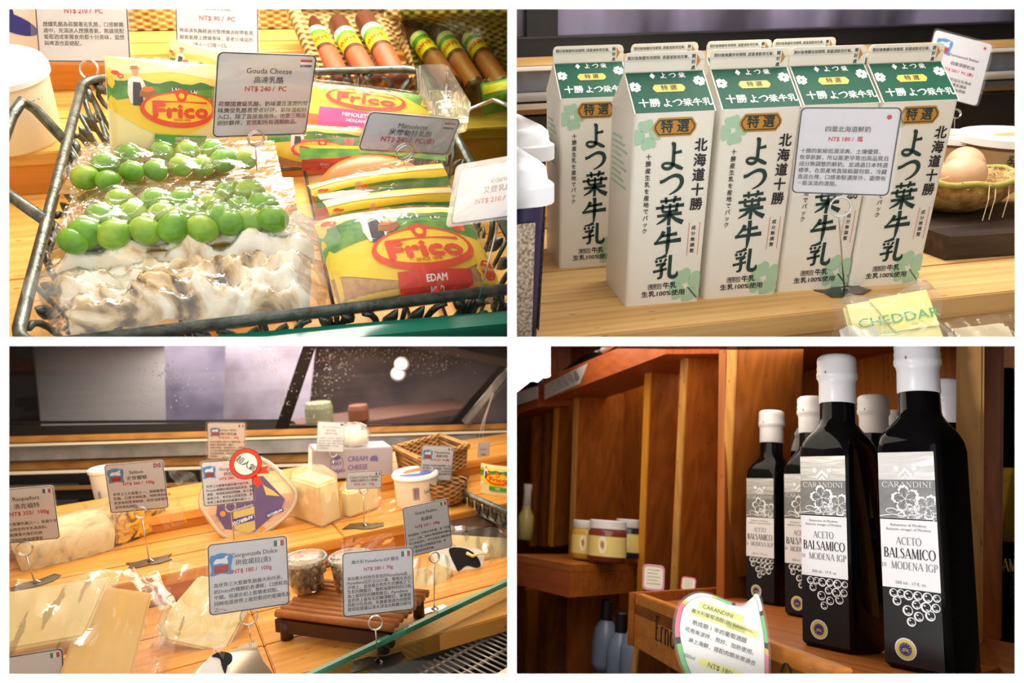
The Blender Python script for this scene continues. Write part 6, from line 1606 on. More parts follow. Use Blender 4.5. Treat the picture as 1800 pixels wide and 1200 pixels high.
    # ---------------------------------------------------------------- front tier
    M_pc = pbr('slab_cream', (248, 226, 172), .42, c2=(244, 216, 152), nscale=16, sss=.1); M_pc2 = pbr('slab_yellow', (238, 192, 108), .42, c2=(244, 204, 126), nscale=14, sss=.1)
    def slab_cheese(label, pts, c, d, n, th, mat, film_pts=None):
        P = Plane(F, *c, d, n); q = P.poly(pts)
        if sum(q[i][0] * q[(i + 1) % len(q)][1] - q[(i + 1) % len(q)][0] * q[i][1] for i in range(len(q))) < 0: q.reverse()
        t = thing('cheese_slab', label, 'cheese', F, P.M)
        bm = bmesh.new(); a = [bm.verts.new((x, y, 0)) for x, y in q]; b = [bm.verts.new((x, y, -th)) for x, y in q]
        bm.faces.new(a); bm.faces.new(list(reversed(b)))
        for i in range(len(q)): bm.faces.new([a[(i + 1) % len(q)], a[i], b[i], b[(i + 1) % len(q)]])
        bmesh.ops.bevel(bm, geom=bm.edges[:], offset=.002, segments=2, affect='EDGES')
        part('slab', MB().addbm(bm), mat, t, auto=40)
        if film_pts:
            fq = P.poly(film_pts)
            Q = [Vector((x, y, .003)) for x, y in fq]
            part('wrap', MB().grid(lambda u, v: Q[0].lerp(Q[1], u).lerp(Q[3].lerp(Q[2], u), v) + Vector((0, 0, .003 * math.sin(u * 9) * math.sin(v * 7) + .0015 * math.sin(u * 31 + v * 5) - .02 * max(0, u - .8))), 24, 20), wrapf, t, True)
        return t
    slab_cheese('big yellow cheese slab in a clear bag leaning on the other slab', [(190, 1030), (268, 1041), (228, 1200), (100, 1200), (130, 1110)], (200, 1110), .575, (.12, -.75, .65), .03, M_pc2, [(120, 1018), (300, 1030), (290, 1200), (110, 1200)])
    slab_cheese('pale cream cheese slab lying on top at the case side', [(-30, 1045), (195, 1011), (148, 1118), (-30, 1150)], (80, 1080), .565, (0, -.62, .78), .028, M_pc, [(-30, 1030), (215, 1000), (165, 1135), (-30, 1165)])
    flap('glossy bag mouth of the slab bag rising to the middle tier', [(200, 998), (275, 1008), (318, 1078), (262, 1060)], [.66, .68, .64, .60])
    flap('loose film of the slab bag falling to the counter', [(262, 1040), (322, 1078), (290, 1190), (225, 1190)], [.61, .63, .59, .57])
    # dolce wedge in its bag
    gd = marbled('dolce', (238, 216, 150), (150, 158, 150), (250, 236, 190), 40, .40)
    slab_cheese('veined gorgonzola wedge in a bag under its price card', [(350, 1010), (420, 1020), (436, 1070), (395, 1148), (290, 1125), (272, 1100)], (360, 1085), .645, (-.1, -.70, .70), .03, gd, [(300, 990), (440, 1005), (425, 1165), (262, 1140)])
    flap('crumpled clear film in front of the gorgonzola wedge', [(240, 1120), (400, 1110), (390, 1195), (230, 1195)], .585)
    # cow patterned foot plate
    P = Plane(F, 420, 1150, .59, (0, -.5, .85))
    cw = thing('cow_plate', 'shiny cow-patterned metal foot plate of the dolce card', 'sign foot', F, P.M)
    part('plate', MB().prism(smooth_poly(P.poly([(346, 1195), (366, 1158), (396, 1146), (408, 1142), (440, 1128), (448, 1128), (462, 1160), (476, 1195)]), 3), -.001, 0), pbr('mirror_steel', (226, 214, 196), .12, .9), cw)
    part('white_hide', MB().prism(smooth_poly(P.poly([(346, 1195), (366, 1158), (384, 1148), (400, 1165), (402, 1195)]), 3), .0, .0006), M_paper, cw)
    part('black_patch', MB().prism(smooth_poly(P.poly([(372, 1154), (388, 1146), (406, 1150), (408, 1160), (400, 1170), (396, 1185), (390, 1172), (386, 1158)]), 3), .0006, .0012), M_ink, cw)
    # bamboo stand with deli cups
    zt = ZL + .030
    gA, gB = F.on(486, 1070, zt), F.on(690, 1096, zt)
    sd = (gB - gA).normalized(); dp = Vector((-sd.y, sd.x, 0))
    Ls = (gB - gA).length; Dp = .075
    st = thing('bamboo_stand', 'low stand topped with round bamboo slats carrying the deli cups', 'stand', F, T(gA.x, gA.y, ZL)); o_ = T(-gA.x, -gA.y, -ZL)
    M_bam = pbr('bamboo', (172, 104, 46), .4, noise=.3, nscale=50, bump=.2); M_leg = pbr('stand_dark', (66, 36, 20), .45)
    for i in range(9):
        p_ = gA + dp * (Dp * i / 8); part('slat', MB().tube([p_ + Vector((0, 0, -.004)), p_ + sd * Ls + Vector((0, 0, -.004))], .0042, 8), M_bam, st, True, M=o_)
    part('frame', MB().box(0, Ls, -.004, .002, -.022, -.009, basis(gA, sd, dp)), M_leg, st, M=o_)
    for a_, b_ in ((.01, 0), (Ls - .012, 0), (.01, Dp), (Ls - .012, Dp)):
        p_ = gA + sd * a_ + dp * b_; part('leg', MB().tube([(p_.x, p_.y, zt - .012), (p_.x, p_.y, ZL + .0005)], .0062, 10), M_leg, st, True, M=o_)
    def cup(px, py, label):
        p_ = F.on(px, py, zt + .0005); r = 40 * F.proj(p_)[2] / FPX; p_ = Vector((p_.x, p_.y + r * .6, zt + .001)); hh = .032
        t = thing('deli_cup', label, 'cup', F, T(*p_))
        part('cup_wall', MB().lathe([(r * .72, 0), (r * .94, hh)], 36, cap1=False), film('cup_clear', body=.10, gloss=.6, rough=.06, bump=0), t, True)
        part('lid', MB().lathe([(r * .98, hh * .93), (r * 1.0, hh), (r * .96, hh * 1.06), (r * .86, hh * 1.05), (r * .84, hh * 1.0), (r * .1, hh * 1.0)], 36), film('cup_lid', body=.20, gloss=.7, rough=.06, bump=.05), t, True)
        rc = random.Random(px); cm = MB()
        for i in range(150):
            a = rc.uniform(0, 6.28); z = rc.uniform(.003, hh * .9); q_ = (rc.random() ** .5) * r * (.70 + .20 * z / hh)
            s_ = rc.uniform(.0022, .0036); cm.blob((q_ * math.cos(a), q_ * math.sin(a), z), (s_, s_ * .9, s_), 6, 5, jit=.15, rnd=rc)
        part('capers', cm, pbr('caper', (120, 92, 54), .5, c2=(196, 170, 120), nscale=120), t, True, kind='stuff')
    cup(545, 1042, 'clear deli cup of salted capers between the two large cards')
    cup(626, 1040, 'second deli cup of capers half behind the long-text card')
    # bags and cow plate at the right of the front tier
    P = Plane(F, 790, 978, .77, (-.2, -.8, .5))
    cw = thing('cow_plate', 'black and white cow-shaped metal plate among the bags', 'sign foot', F, P.M)
    part('plate', MB().prism(smooth_poly(P.poly([(758, 968), (790, 960), (826, 962), (850, 970), (846, 996), (820, 1000), (804, 1004), (770, 990)]), 3), -.001, 0), M_paper, cw)
    part('black_patch', MB().prism(smooth_poly(P.poly([(790, 963), (818, 964), (836, 975), (845, 992), (838, 998), (820, 994), (806, 1004), (800, 994), (794, 982)]), 3), 0, .0008), M_ink, cw)
    part('horn', MB().tube([Vector((*P.xy(820, 972), .001)), Vector((*P.xy(830, 978), .003)), Vector((*P.xy(842, 974), .004)), Vector((*P.xy(856, 976), .004))], [.002, .002, .0015, .0006], 6), M_cream, cw, True)
    slab_cheese('long pale cheese wedge in film beside the dark brown box', [(792, 938), (905, 945), (905, 985), (830, 978), (790, 955)], (845, 960), .80, (0, -.7, .7), .02, pbr('wedge_grana', (232, 210, 150), .5), [(780, 925), (905, 930), (905, 1010), (800, 1010)])
    slab_cheese('pale yellow wedge in a bag behind the long-text card', [(728, 1000), (770, 990), (800, 1000), (770, 1045), (728, 1060)], (755, 1025), .74, (0, -.7, .7), .018, pbr('wedge_grana', (232, 210, 150), .5), [(715, 985), (790, 975), (815, 1060), (690, 1110)])
    flap('clear bag corner pointing at the glass edge', [(745, 1000), (790, 1010), (812, 1052), (740, 1075)], .72)
    flap('film with a reddish seam lying by the stand', [(690, 1060), (745, 1040), (735, 1090), (700, 1108)], .69, film('flap_pink', body=.25, gloss=.6, rough=.1, bump=.35, milky=(250, 190, 160)))
    flap('pinkish film behind the long-text card', [(600, 950), (690, 935), (700, 975), (600, 990)], .775, film('flap_pink', body=.25, gloss=.6, rough=.1, bump=.35, milky=(250, 190, 160)))
    # ---------------------------------------------------------------- glass edge and air grille
    g0, g1 = F.on(520, 1196, ZL + .02), F.on(905, 1014, ZL + .02)
    gx = (g1 - g0).normalized(); Lg = (g1 - g0).length
    gl = thing('front_glass', 'low front glass with a green edge along the counter', 'glass', F, T(*g0)); o_ = T(*(-g0))
    part('edge', MB().box(-.1, Lg + .1, -.0035, .0035, -.004, .001, basis(g0, gx, (-gx.y, gx.x, 0)), bev=.0008), pbr('glass_edge_green', (20, 96, 72), .12, c2=(90, 160, 130), nscale=12), gl, M=o_)
    part('pane', MB().box(-.1, Lg + .1, -.0025, .0025, -.075, -.004, basis(g0, gx, (-gx.y, gx.x, 0))), pane_mat('front_glass', (.86, .9, .86), 1.3), gl, M=o_)
    gy = Vector((gx.y, -gx.x, 0))
    gr = thing('air_grille', 'steel air grille with many thin bars in front of the glass', 'grille', F, T(*(g0 + Vector((0, 0, -.05))))); o2 = T(*(-(g0 + Vector((0, 0, -.05)))))
    zg = ZL - .018
    part('tray', MB().box(-.1, Lg + .15, -.10, 0, -.05, -.03, basis(Vector((g0.x, g0.y, zg)), gx, -gy)), pbr('grille_black', (26, 22, 22), .5), gr, M=o2)
    nb = 52; M_bar = pbr('grille_steel', (206, 196, 180), .3, .35)
    for i in range(nb):
        s_ = -.02 + (Lg + .1) * i / (nb - 1); a_ = Vector((g0.x, g0.y, zg - .004)) + gx * s_
        part('bar', MB().tube([a_ + gy * .003, a_ + gy * .075], .0011, 5), M_bar, gr, True, M=o2)
    for y_ in (.012, .042, .074):
        a_ = Vector((g0.x, g0.y, zg - .006)) + gy * y_; part('cross_bar', MB().tube([a_ - gx * .05, a_ + gx * (Lg + .12)], .0018, 6), M_bar, gr, True, M=o2)
    part('front_lip', MB().box(-.1, Lg + .15, -.10, -.075, -.012, .002, basis(Vector((g0.x, g0.y, zg)), gx, -gy), bev=.002), M_bar, gr, M=o2)
build_p3()
# =================================================================== case: balsamic bottles in a wooden rack
CELL[0] = (1, 1)
def _arc(cx, cy, rx, ry, a0, a1, wt, wn, n=14):
    out = []
    for i in range(n + 1):
        a = math.radians(a0 + (a1 - a0) * i / n); out.append((cx + rx * math.cos(a), cy + ry * math.sin(a), wn + (wt - wn) * abs(math.cos(a))))
    return out
def _S(x, y, l=.16): return [(x - l / 2, y, .035), (x + l / 2, y, .035)]
TK, TN = .12, .045
SERIF = {
    'A': (.74, [[(.04, 0, TN), (.36, 1, TN)], [(.36, 1, TK), (.68, 0, TK)], [(.15, .34, TN), (.56, .34, TN)], _S(.04, .01), _S(.68, .01, .2)]),
    'B': (.62, [[(.14, 0, TK), (.14, 1, TK)], _arc(.26, .75, .24, .23, 90, -90, TK, TN), _arc(.26, .26, .29, .25, 90, -90, TK, TN), [(.06, .98, TN), (.28, .98, TN)], [(.12, .51, TN), (.28, .51, TN)], [(.06, .02, TN), (.28, .02, TN)]]),
    'C': (.72, [_arc(.40, .5, .33, .49, 45, 315, TK, TN), [(.64, .84, .05), (.64, .68, .03)]]),
    'D': (.76, [[(.14, 0, TK), (.14, 1, TK)], _arc(.28, .5, .40, .48, 90, -90, TK, TN), [(.05, .98, TN), (.30, .98, TN)], [(.05, .02, TN), (.30, .02, TN)]]),
    'E': (.58, [[(.14, 0, TK), (.14, 1, TK)], [(.05, .98, TN), (.50, .98, TN)], [(.14, .52, TN), (.40, .52, TN)], [(.05, .02, TN), (.52, .02, TN)], [(.50, 1, .03), (.50, .86, .03)], [(.52, 0, .03), (.53, .16, .03)]]),
    'G': (.76, [_arc(.40, .5, .33, .49, 45, 300, TK, TN), [(.62, .40, TK), (.62, .05, TK)], _S(.60, .42, .24), [(.64, .84, .05), (.64, .68, .03)]]),
    'I': (.30, [[(.15, 0, TK), (.15, 1, TK)], _S(.15, .99, .24), _S(.15, .01, .24)]),
    'L': (.56, [[(.14, 0, TK), (.14, 1, TK)], _S(.14, .99, .24), [(.05, .02, TN), (.50, .02, TN)], [(.50, 0, .03), (.52, .18, .03)]]),
    'M': (.88, [[(.12, 0, TN), (.14, 1, TN)], [(.14, 1, TK), (.44, .05, TK)], [(.44, .05, TN), (.74, 1, TN)], [(.74, 1, TK), (.76, 0, TK)], _S(.12, .01, .2), _S(.77, .01, .22)]),
    'N': (.76, [[(.13, 0, TN), (.13, 1, TN)], [(.13, 1, TK), (.62, .02, TK)], [(.62, .02, TN), (.62, 1, TN)], _S(.13, .01, .2), _S(.62, .99, .2)]),
    'O': (.80, [_arc(.40, .5, .34, .49, 0, 360, TK, TN, 28)]),
    'P': (.58, [[(.14, 0, TK), (.14, 1, TK)], _arc(.26, .73, .26, .25, 90, -90, TK, TN), [(.06, .98, TN), (.28, .98, TN)], [(.12, .48, TN), (.28, .48, TN)], _S(.14, .01, .24)]),
    'R': (.66, [[(.14, 0, TK), (.14, 1, TK)], _arc(.26, .75, .25, .23, 90, -90, TK, TN), [(.06, .98, TN), (.28, .98, TN)], [(.12, .52, TN), (.28, .52, TN)], [(.30, .52, TK), (.62, .0, TK)], _S(.14, .01, .24)]),
    'S': (.54, [[(.44, .80, TN), (.36, .95, TN), (.22, .97, .06), (.10, .84, TK), (.14, .66, TK), (.30, .52, TK), (.44, .36, TK), (.44, .16, .1), (.30, .02, .06), (.14, .04, TN), (.07, .22, TN)]]),
    'T': (.64, [[(.32, 0, TK), (.32, 1, TK)], [(.04, .98, TN), (.60, .98, TN)], [(.04, 1, .03), (.03, .84, .03)], [(.60, 1, .03), (.61, .84, .03)], _S(.32, .01, .24)]),
    'r': (.44, [[(.12, 0, TK), (.12, .62, TK)], [(.14, .48, TN), (.24, .62, .06), (.36, .60, .12)], _S(.12, .01, .24), _S(.08, .62, .12)]),
    'n': (.62, [[(.12, 0, TK), (.12, .62, TK)], [(.14, .46, TN), (.26, .62, .06), (.42, .58, .10), (.46, .42, TK), (.46, 0, TK)], _S(.12, .01, .24), _S(.47, .01, .24), _S(.08, .62, .12)]),
    'o': (.56, [_arc(.28, .31, .22, .31, 0, 360, TK, TN, 22)]),
    ' ': (.30, []),
}
def serif(mb, s, cx, cy, h, z, fit=None, M=None, left=False, gap=.04):
    wd = sum(SERIF[c][0] + gap for c in s) - gap
    kx = (fit / (wd * h)) if fit else 1.0; x = (0 if left else -wd / 2)
    for c in s:
        for st in SERIF[c][1]:
            stroke(mb, [(cx + (x + p[0]) * h * kx, cy + (p[1] - .5) * h) for p in st], [p[2] * h for p in st], z, M)
        x += SERIF[c][0] + gap
    return mb

def build_p4():
    F = F4
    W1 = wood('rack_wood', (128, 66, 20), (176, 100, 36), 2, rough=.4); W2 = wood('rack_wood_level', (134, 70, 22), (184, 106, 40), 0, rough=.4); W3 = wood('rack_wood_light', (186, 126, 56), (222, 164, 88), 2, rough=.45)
    UP = Vector((0, 0, 1)); WS = wood('rack_wood_shaded', (136, 70, 20), (182, 104, 38), 2, rough=.45)  # last wood is a darker copy for rack faces in shade
    def at(x, y, d): return F.at(x, y, d)
    def board(a, b, z0, z1, th, mat, nm, parent, side=1):
        """upright board between two ground points"""
        a = Vector(a); b = Vector(b); d_ = (b - a); d_.z = 0; L_ = d_.length; d_.normalize(); n_ = Vector((-d_.y, d_.x, 0)) * side
        return part(nm, MB().box(0, L_, 0, th, z0, z1, basis(Vector((a.x, a.y, 0)), d_, Vector((-d_.y, d_.x, 0))) if side > 0 else basis(Vector((a.x, a.y, 0)) + n_ * th, d_, Vector((-d_.y, d_.x, 0))), bev=.001), mat, parent)
    # ---------------------------------------------------------------- the cubby of the bottles
    rk = thing('wooden_rack', 'dark honey wooden rack compartment that holds the balsamic bottles', 'rack', F)
    lp0 = F.on(1117, 1042, .012); lp1 = F.on(1352, 1129, .012); dl = (lp1 - lp0).normalized(); lp2 = lp0 + dl * .47
    nl = Vector((-dl.y, dl.x, 0))
    # floor boards
    sb = at(1274, 1014, 1.10); A = at(1397, 680, 1.42); B = at(1712, 640, 1.06); zc = at(1399, 656, 1.42).z
    pl = [(lp0.x, lp0.y), (lp2.x, lp2.y), (B.x + .1, B.y + .08), (A.x, A.y), (sb.x, sb.y)]
    n_f = 4
    for i in range(n_f):
        u0, u1 = i / n_f, (i + 1) / n_f - .004
        f0 = [Vector(pl[0]).lerp(Vector(pl[4]), u0), Vector(pl[1]).lerp(Vector(pl[2]), u0), Vector(pl[1]).lerp(Vector(pl[2]), u1), Vector(pl[0]).lerp(Vector(pl[4]), u1)]
        part('floor_board', MB().prism([(p.x, p.y) for p in f0], -.012, 0), W2, rk)
    # front lip with painted lettering
    Ml = basis(Vector((lp0.x, lp0.y, 0)), dl, nl)
    lip = part('front_board', MB().box(0, .47, 0, .012, -.050, .012, Ml, bev=.001), wood('rack_lip', (170, 100, 34), (204, 132, 56), 0, rough=.4), rk)
    def lipx(px, py, z=None):
        e = Vector(F.eye); r = Vector(F.ray(px, py)); t = (Vector((lp0.x, lp0.y, 0)) - e).dot(nl) / r.dot(nl); p = e + r * t - Vector((lp0.x, lp0.y, 0)); return p.dot(dl), p.z
    x0, z0 = lipx(1152, 1123); x1, z1 = lipx(1154, 1081); hh = (z1 - z0)
    Mt = Ml @ Rx(90) @ T(0, 0, .0008)
    tx = MB(); serif(tx, 'Erno', x0, z0 + hh / 2, hh, 0, left=True); part('painted_lettering', MB().add(tx.v, tx.f, Mt), M_ink, rk)
    xg, zg = lipx(1372, 1192); tx = MB(); serif(tx, 'G', xg, zg, hh * 1.0, 0, left=True); part('painted_lettering', MB().add(tx.v, tx.f, Mt), M_ink, rk)
    # worn paint specks
    rn = random.Random(8); sp = MB()
    for i in range(60):
        x, z = rn.uniform(.002, .44), rn.uniform(-.048, .010); r = rn.uniform(.0002, .0007); sp.flat([(x + r * math.cos(t) * rn.uniform(.6, 1.6), z + r * math.sin(t)) for t in [2 * PI * k / 6 for k in range(6)]], -.0003)
    part('wear_specks', MB().add(sp.v, sp.f, Mt), pbr('worn', (226, 190, 110), .6), rk, kind='stuff')
    # walls of the cubby
    pL = at(1275, 800, 1.10)
    board(lp0, sb, -.050, .012, .010, W2, 'side_board', rk)
    board(pL, A, -.02, zc + .01, .012, WS, 'left_wall', rk)
    board(A, B, -.02, zc + .01, .012, wood('rack_back', (150, 84, 26), (196, 122, 48), 2, rough=.4), 'back_wall', rk, 1)
    part('top_board', MB().prism([(pL.x - .02, pL.y - .12), (lp2.x, lp2.y - .05), (B.x + .15, B.y), (A.x, A.y), (pL.x, pL.y)], zc, zc + .015), W2, rk)
    # right-hand upright and the next compartment
    r0 = at(1690, 900, .68); r1 = at(1734, 900, .60)
    ru = thing('wooden_upright', 'broad lighter upright at the bottle end of the rack', 'post', F, T(*at(1712, 900, .64))); oo = T(*(-at(1712, 900, .64)))
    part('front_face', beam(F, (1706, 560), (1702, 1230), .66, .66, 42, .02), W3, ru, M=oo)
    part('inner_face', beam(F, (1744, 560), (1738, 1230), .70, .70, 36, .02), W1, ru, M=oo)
    nx = thing('wooden_compartment', 'dark neighbouring compartment with a gold-labelled bottle', 'rack', F, T(*at(1790, 900, .80))); oo = T(*(-at(1790, 900, .80)))
    part('back_wall', beam(F, (1800, 560), (1796, 1230), .86, .86, 130, .01), W1, nx, M=oo)
    q = [at(1728, 1120, .66), at(1830, 1140, .62), at(1830, 1250, .60), at(1700, 1230, .62)]
    part('floor_board', MB().add(q + [p - UP * .01 for p in q], [(0, 1, 2, 3), (7, 6, 5, 4), (0, 4, 5, 1), (1, 5, 6, 2), (2, 6, 7, 3), (3, 7, 4, 0)]), W2, nx, M=oo)
    # ---------------------------------------------------------------- far part of the rack, left
    def upright(px0, py0, px1, py1, w, d, mat, label, depth=.16, g='uprights of the far rack'):
        a = at(px0, py0, d); b = at(px1, py1, d); wid = w * d / FPX; x = (b - a).normalized()
        Yv = Vector((0, 1, 0)); Yv = (Yv - x * Yv.dot(x)).normalized(); s = Yv.cross(x).normalized()
        R_ = Matrix(((x.x, s.x, Yv.x, 0), (x.y, s.y, Yv.y, 0), (x.z, s.z, Yv.z, 0), (0, 0, 0, 1))); t = thing('wooden_upright', label, 'post', F, T(*a), g)
        part('side_board', MB().box(0, (b - a).length, -wid / 2, wid / 2, .004, depth, R_, bev=.0008), WS, t); part('edge_strip', MB().box(0, (b - a).length, -wid / 2, wid / 2, 0, .004, R_, bev=.0008), mat, t)  # shade on the side is put into its wood colour
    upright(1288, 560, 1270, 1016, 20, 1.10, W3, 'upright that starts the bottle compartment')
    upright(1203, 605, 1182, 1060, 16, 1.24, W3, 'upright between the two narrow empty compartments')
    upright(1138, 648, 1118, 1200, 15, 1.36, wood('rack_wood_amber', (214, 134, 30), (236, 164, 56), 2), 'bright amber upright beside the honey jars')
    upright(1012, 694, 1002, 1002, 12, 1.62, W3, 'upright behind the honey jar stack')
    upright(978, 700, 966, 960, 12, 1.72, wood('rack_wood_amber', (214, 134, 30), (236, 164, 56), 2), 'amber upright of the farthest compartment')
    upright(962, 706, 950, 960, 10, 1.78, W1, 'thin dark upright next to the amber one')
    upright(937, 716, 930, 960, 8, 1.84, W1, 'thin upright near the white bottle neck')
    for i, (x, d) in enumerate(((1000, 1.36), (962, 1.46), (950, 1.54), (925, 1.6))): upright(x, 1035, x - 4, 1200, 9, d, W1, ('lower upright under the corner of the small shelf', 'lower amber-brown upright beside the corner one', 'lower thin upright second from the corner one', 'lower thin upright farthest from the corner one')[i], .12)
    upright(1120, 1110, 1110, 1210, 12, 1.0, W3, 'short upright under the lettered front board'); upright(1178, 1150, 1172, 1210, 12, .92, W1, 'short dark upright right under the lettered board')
    # backs
    def panel(q, ds, mat, label, nm='rack_back_panel'):
        P_ = [at(x, y, d) for (x, y), d in zip(q, ds)]; c = sum(P_, Vector()) / 4; n_ = (P_[1] - P_[0]).cross(P_[3] - P_[0]).normalized() * .012
        if n_.dot(c - Vector(F.eye)) < 0: n_ = -n_
        solo(nm, MB().add([p - c for p in P_] + [p - c + n_ for p in P_], [(0, 1, 2, 3), (7, 6, 5, 4), (0, 4, 5, 1), (1, 5, 6, 2), (2, 6, 7, 3), (3, 7, 4, 0)]), mat, label, 'panel', F, T(*c))
    panel([(1000, 560), (1300, 560), (1290, 1220), (990, 1220)], (1.86, 1.42, 1.42, 1.86), WS, 'brown back board of the narrow rack compartments')
    panel([(880, 700), (1010, 690), (1005, 1220), (870, 1220)], (2.15, 1.88, 1.88, 2.15), WS, 'brown back board of the farthest compartments')
    # upper shelf board with the white plate and the lying bottles
    ub = thing('rack_top_shelf', 'upper rack shelf with a white name plate on its front', 'shelf', F, T(*at(1060, 660, 1.45))); oo = T(*(-at(1060, 660, 1.45)))
    def strip(q, ds, th, mat, nm, lift=0):
        P_ = [at(x, y, d - lift) for (x, y), d in zip(q, ds)]; n_ = (P_[1] - P_[0]).cross(P_[3] - P_[0]).normalized() * th
        if n_.dot(P_[0] - Vector(F.eye)) < 0: n_ = -n_
        return part(nm, MB().add(P_ + [p + n_ for p in P_], [(0, 1, 2, 3), (7, 6, 5, 4), (0, 4, 5, 1), (1, 5, 6, 2), (2, 6, 7, 3), (3, 7, 4, 0)]), mat, ub, M=oo)
    WR = wood('rack_red', (150, 70, 30), (188, 96, 44), 0)
    strip([(955, 666), (1172, 576), (1170, 622), (955, 704)], (1.62, 1.18, 1.18, 1.62), .15, WR, 'front_board')
    strip([(880, 698), (946, 676), (944, 716), (880, 738)], (1.80, 1.66, 1.66, 1.80), .1, WR, 'front_board')
    pt = strip([(957, 676), (1066, 622), (1067, 652), (957, 702)], (1.62, 1.385, 1.385, 1.62), .003, pbr('plate_white', (206, 200, 196), .5), 'name_plate', .02)
    P = Plane(F, 1012, 662, 1.46); tx = MB(); a_ = math.atan2(P.xy(1066, 637)[1] - P.xy(957, 689)[1], P.xy(1066, 637)[0] - P.xy(957, 689)[0])
    put_text(tx, '法國葡萄酒   紅酒區', 0, 0, .022, 0, M=Matrix.Rotation(a_, 4, 'Z'), fit=.105, bold=.02)
    part('plate_lettering', MB().add(tx.v, tx.f, oo @ P.M), M_grey_ink, ub)
    strip([(908, 690), (944, 679), (944, 700), (908, 712)], (1.73, 1.66, 1.66, 1.73), .003, MATS['plate_white'], 'name_plate', .02)
    def wine(a, b, da, db, r, label):
        A_ = at(*a, da); B_ = at(*b, db); ax = B_ - A_; L_ = ax.length; Mx = T(*A_) @ ax.to_track_quat('Z', 'Y').to_matrix().to_4x4(); rr = r * da / FPX
        t = thing('wine_bottle', label, 'bottle', F, Mx)
        part('glass', MB().lathe([(rr * .9, 0), (rr, .004), (rr, L_ * .6), (rr * .75, L_ * .68), (rr * .38, L_ * .76), (rr * .36, L_ * .84)], 20), pbr('wine_glass', (16, 14, 20), .12), t, True)
        part('capsule', MB().lathe([(rr * .40, L_ * .82), (rr * .38, L_ * .98), (rr * .40, L_)], 16), pbr('capsule', (190, 180, 176), .4), t, True)
    wine((985, 668), (1078, 604), 1.66, 1.5, 13, 'dark wine bottle lying on the upper shelf beside the name plate')
    wine((914, 702), (958, 668), 1.86, 1.8, 14, 'dark wine bottle lying at the end of the upper shelf')
    solo('rack_side_panel', beam(F, (985, 560), (985, 668), 1.85, 1.85, 36, .02), W1, 'brown rack panel between the window and the lying bottles', 'panel', F)
    # daylight window, far left
    wd = thing('window_1', 'bright daylight window at the far end of the shop', 'window', F, T(*at(925, 640, 2.4))); wd['kind'] = 'structure'; oo = T(*(-at(925, 640, 2.4)))
    m, nt, out = newmat('daylight'); em = nt.nodes.new('ShaderNodeEmission'); em.inputs[0].default_value = (.95, .93, 1, 1); em.inputs[1].default_value = 3.0; nt.links.new(em.outputs[0], out.inputs[0])
    part('pane', beam(F, (932, 540), (932, 720), 2.4, 2.4, 76, .01), m, wd, M=oo)
    part('frame', beam(F, (974, 540), (974, 720), 2.38, 2.38, 8, .03), W1, wd, M=oo)
    # small shelf with jars
    js = thing('small_shelf', 'small reddish shelf jutting out with honey jars on it', 'shelf', F, T(*at(1003, 990, 1.22))); oo = T(*(-at(1003, 990, 1.22)))
    c0 = at(1003, 992, 1.22); c1 = at(900, 961, 1.40); c2 = at(1122, 980, 1.40); c3 = c1 + (c2 - c0)
    hz = .052; top = [c1, c0, c2, c3]
    zt = sum(p.z for p in (c0, c1, c2)) / 3
    top = [Vector((p.x, p.y, c0.z)) for p in top]
    part('top_board', MB().add(top + [p - UP * .012 for p in top], [(0, 1, 2, 3), (7, 6, 5, 4), (0, 4, 5, 1), (1, 5, 6, 2), (2, 6, 7, 3), (3, 7, 4, 0)]), W2, js, M=oo)
    for a, b in ((0, 1), (1, 2)):
        q = [top[a] - UP * .0125, top[b] - UP * .0125, top[b] - UP * hz, top[a] - UP * hz]; ins = (top[3] - top[1]).normalized() * .012
        part('front_board', MB().add(q + [p + ins for p in q], [(0, 1, 2, 3), (7, 6, 5, 4), (0, 4, 5, 1), (1, 5, 6, 2), (2, 6, 7, 3), (3, 7, 4, 0)]), wood('rack_red', (150, 70, 30), (188, 96, 44), 0) if a == 0 else W2, js, M=oo)
    def jar(px, py, d, r, h, label, body):
        p = at(px, py, d); p = Vector((p.x, p.y, max(p.z, top[1].z + .0005))); k = d / FPX; rr = r * k; hh_ = h * k
        t = thing('honey_jar', label, 'jar', F, T(p.x, p.y, p.z))
        part('glass', MB().lathe([(rr * .9, 0), (rr, hh_ * .06), (rr, hh_ * .72), (rr * .88, hh_ * .80)], 28), pbr('jar_' + str(body[0]), body, .15), t, True)
        part('lid', MB().lathe([(rr * .92, hh_ * .78), (rr * .96, hh_ * .8), (rr * .96, hh_ * .98), (rr * .9, hh_)], 28), pbr('jar_lid', (230, 228, 232), .3), t, auto=40)
        part('label', MB().lathe([(rr * 1.005, hh_ * .15), (rr * 1.005, hh_ * .62)], 28, cap0=False, cap1=False), pbr('jar_label', (236, 214, 130), .5), t, True)
        vd = (Vector(F.eye) - p); an = math.atan2(vd.y, vd.x)
        for da_, z_, c, r_ in ((-.25, .42, (248, 242, 224), .17), (-.25, .42, (190, 130, 70), .07)):
            part('label_emblem', MB().add([(rr * (1.012 + .004 * (r_ < .1)) * math.cos(an + da_ + r_ * 1.3 * math.cos(t_)), rr * (1.012 + .004 * (r_ < .1)) * math.sin(an + da_ + r_ * 1.3 * math.cos(t_)), hh_ * (z_ + r_ * 1.2 * math.sin(t_))) for t_ in [2 * PI * i / 16 for i in range(16)]], [tuple(range(16))]), pbr('emblem%d' % c[0], c, .5), t)
    jar(1030, 982, 1.36, 27, 66, 'honey jar with round flower emblem at the shelf edge', (206, 160, 60))
    jar(1066, 988, 1.30, 34, 72, 'reddish preserve jar in the middle of the small shelf', (120, 50, 40)); jar(1104, 980, 1.38, 24, 66, 'dark jar beside the amber upright', (40, 40, 60))
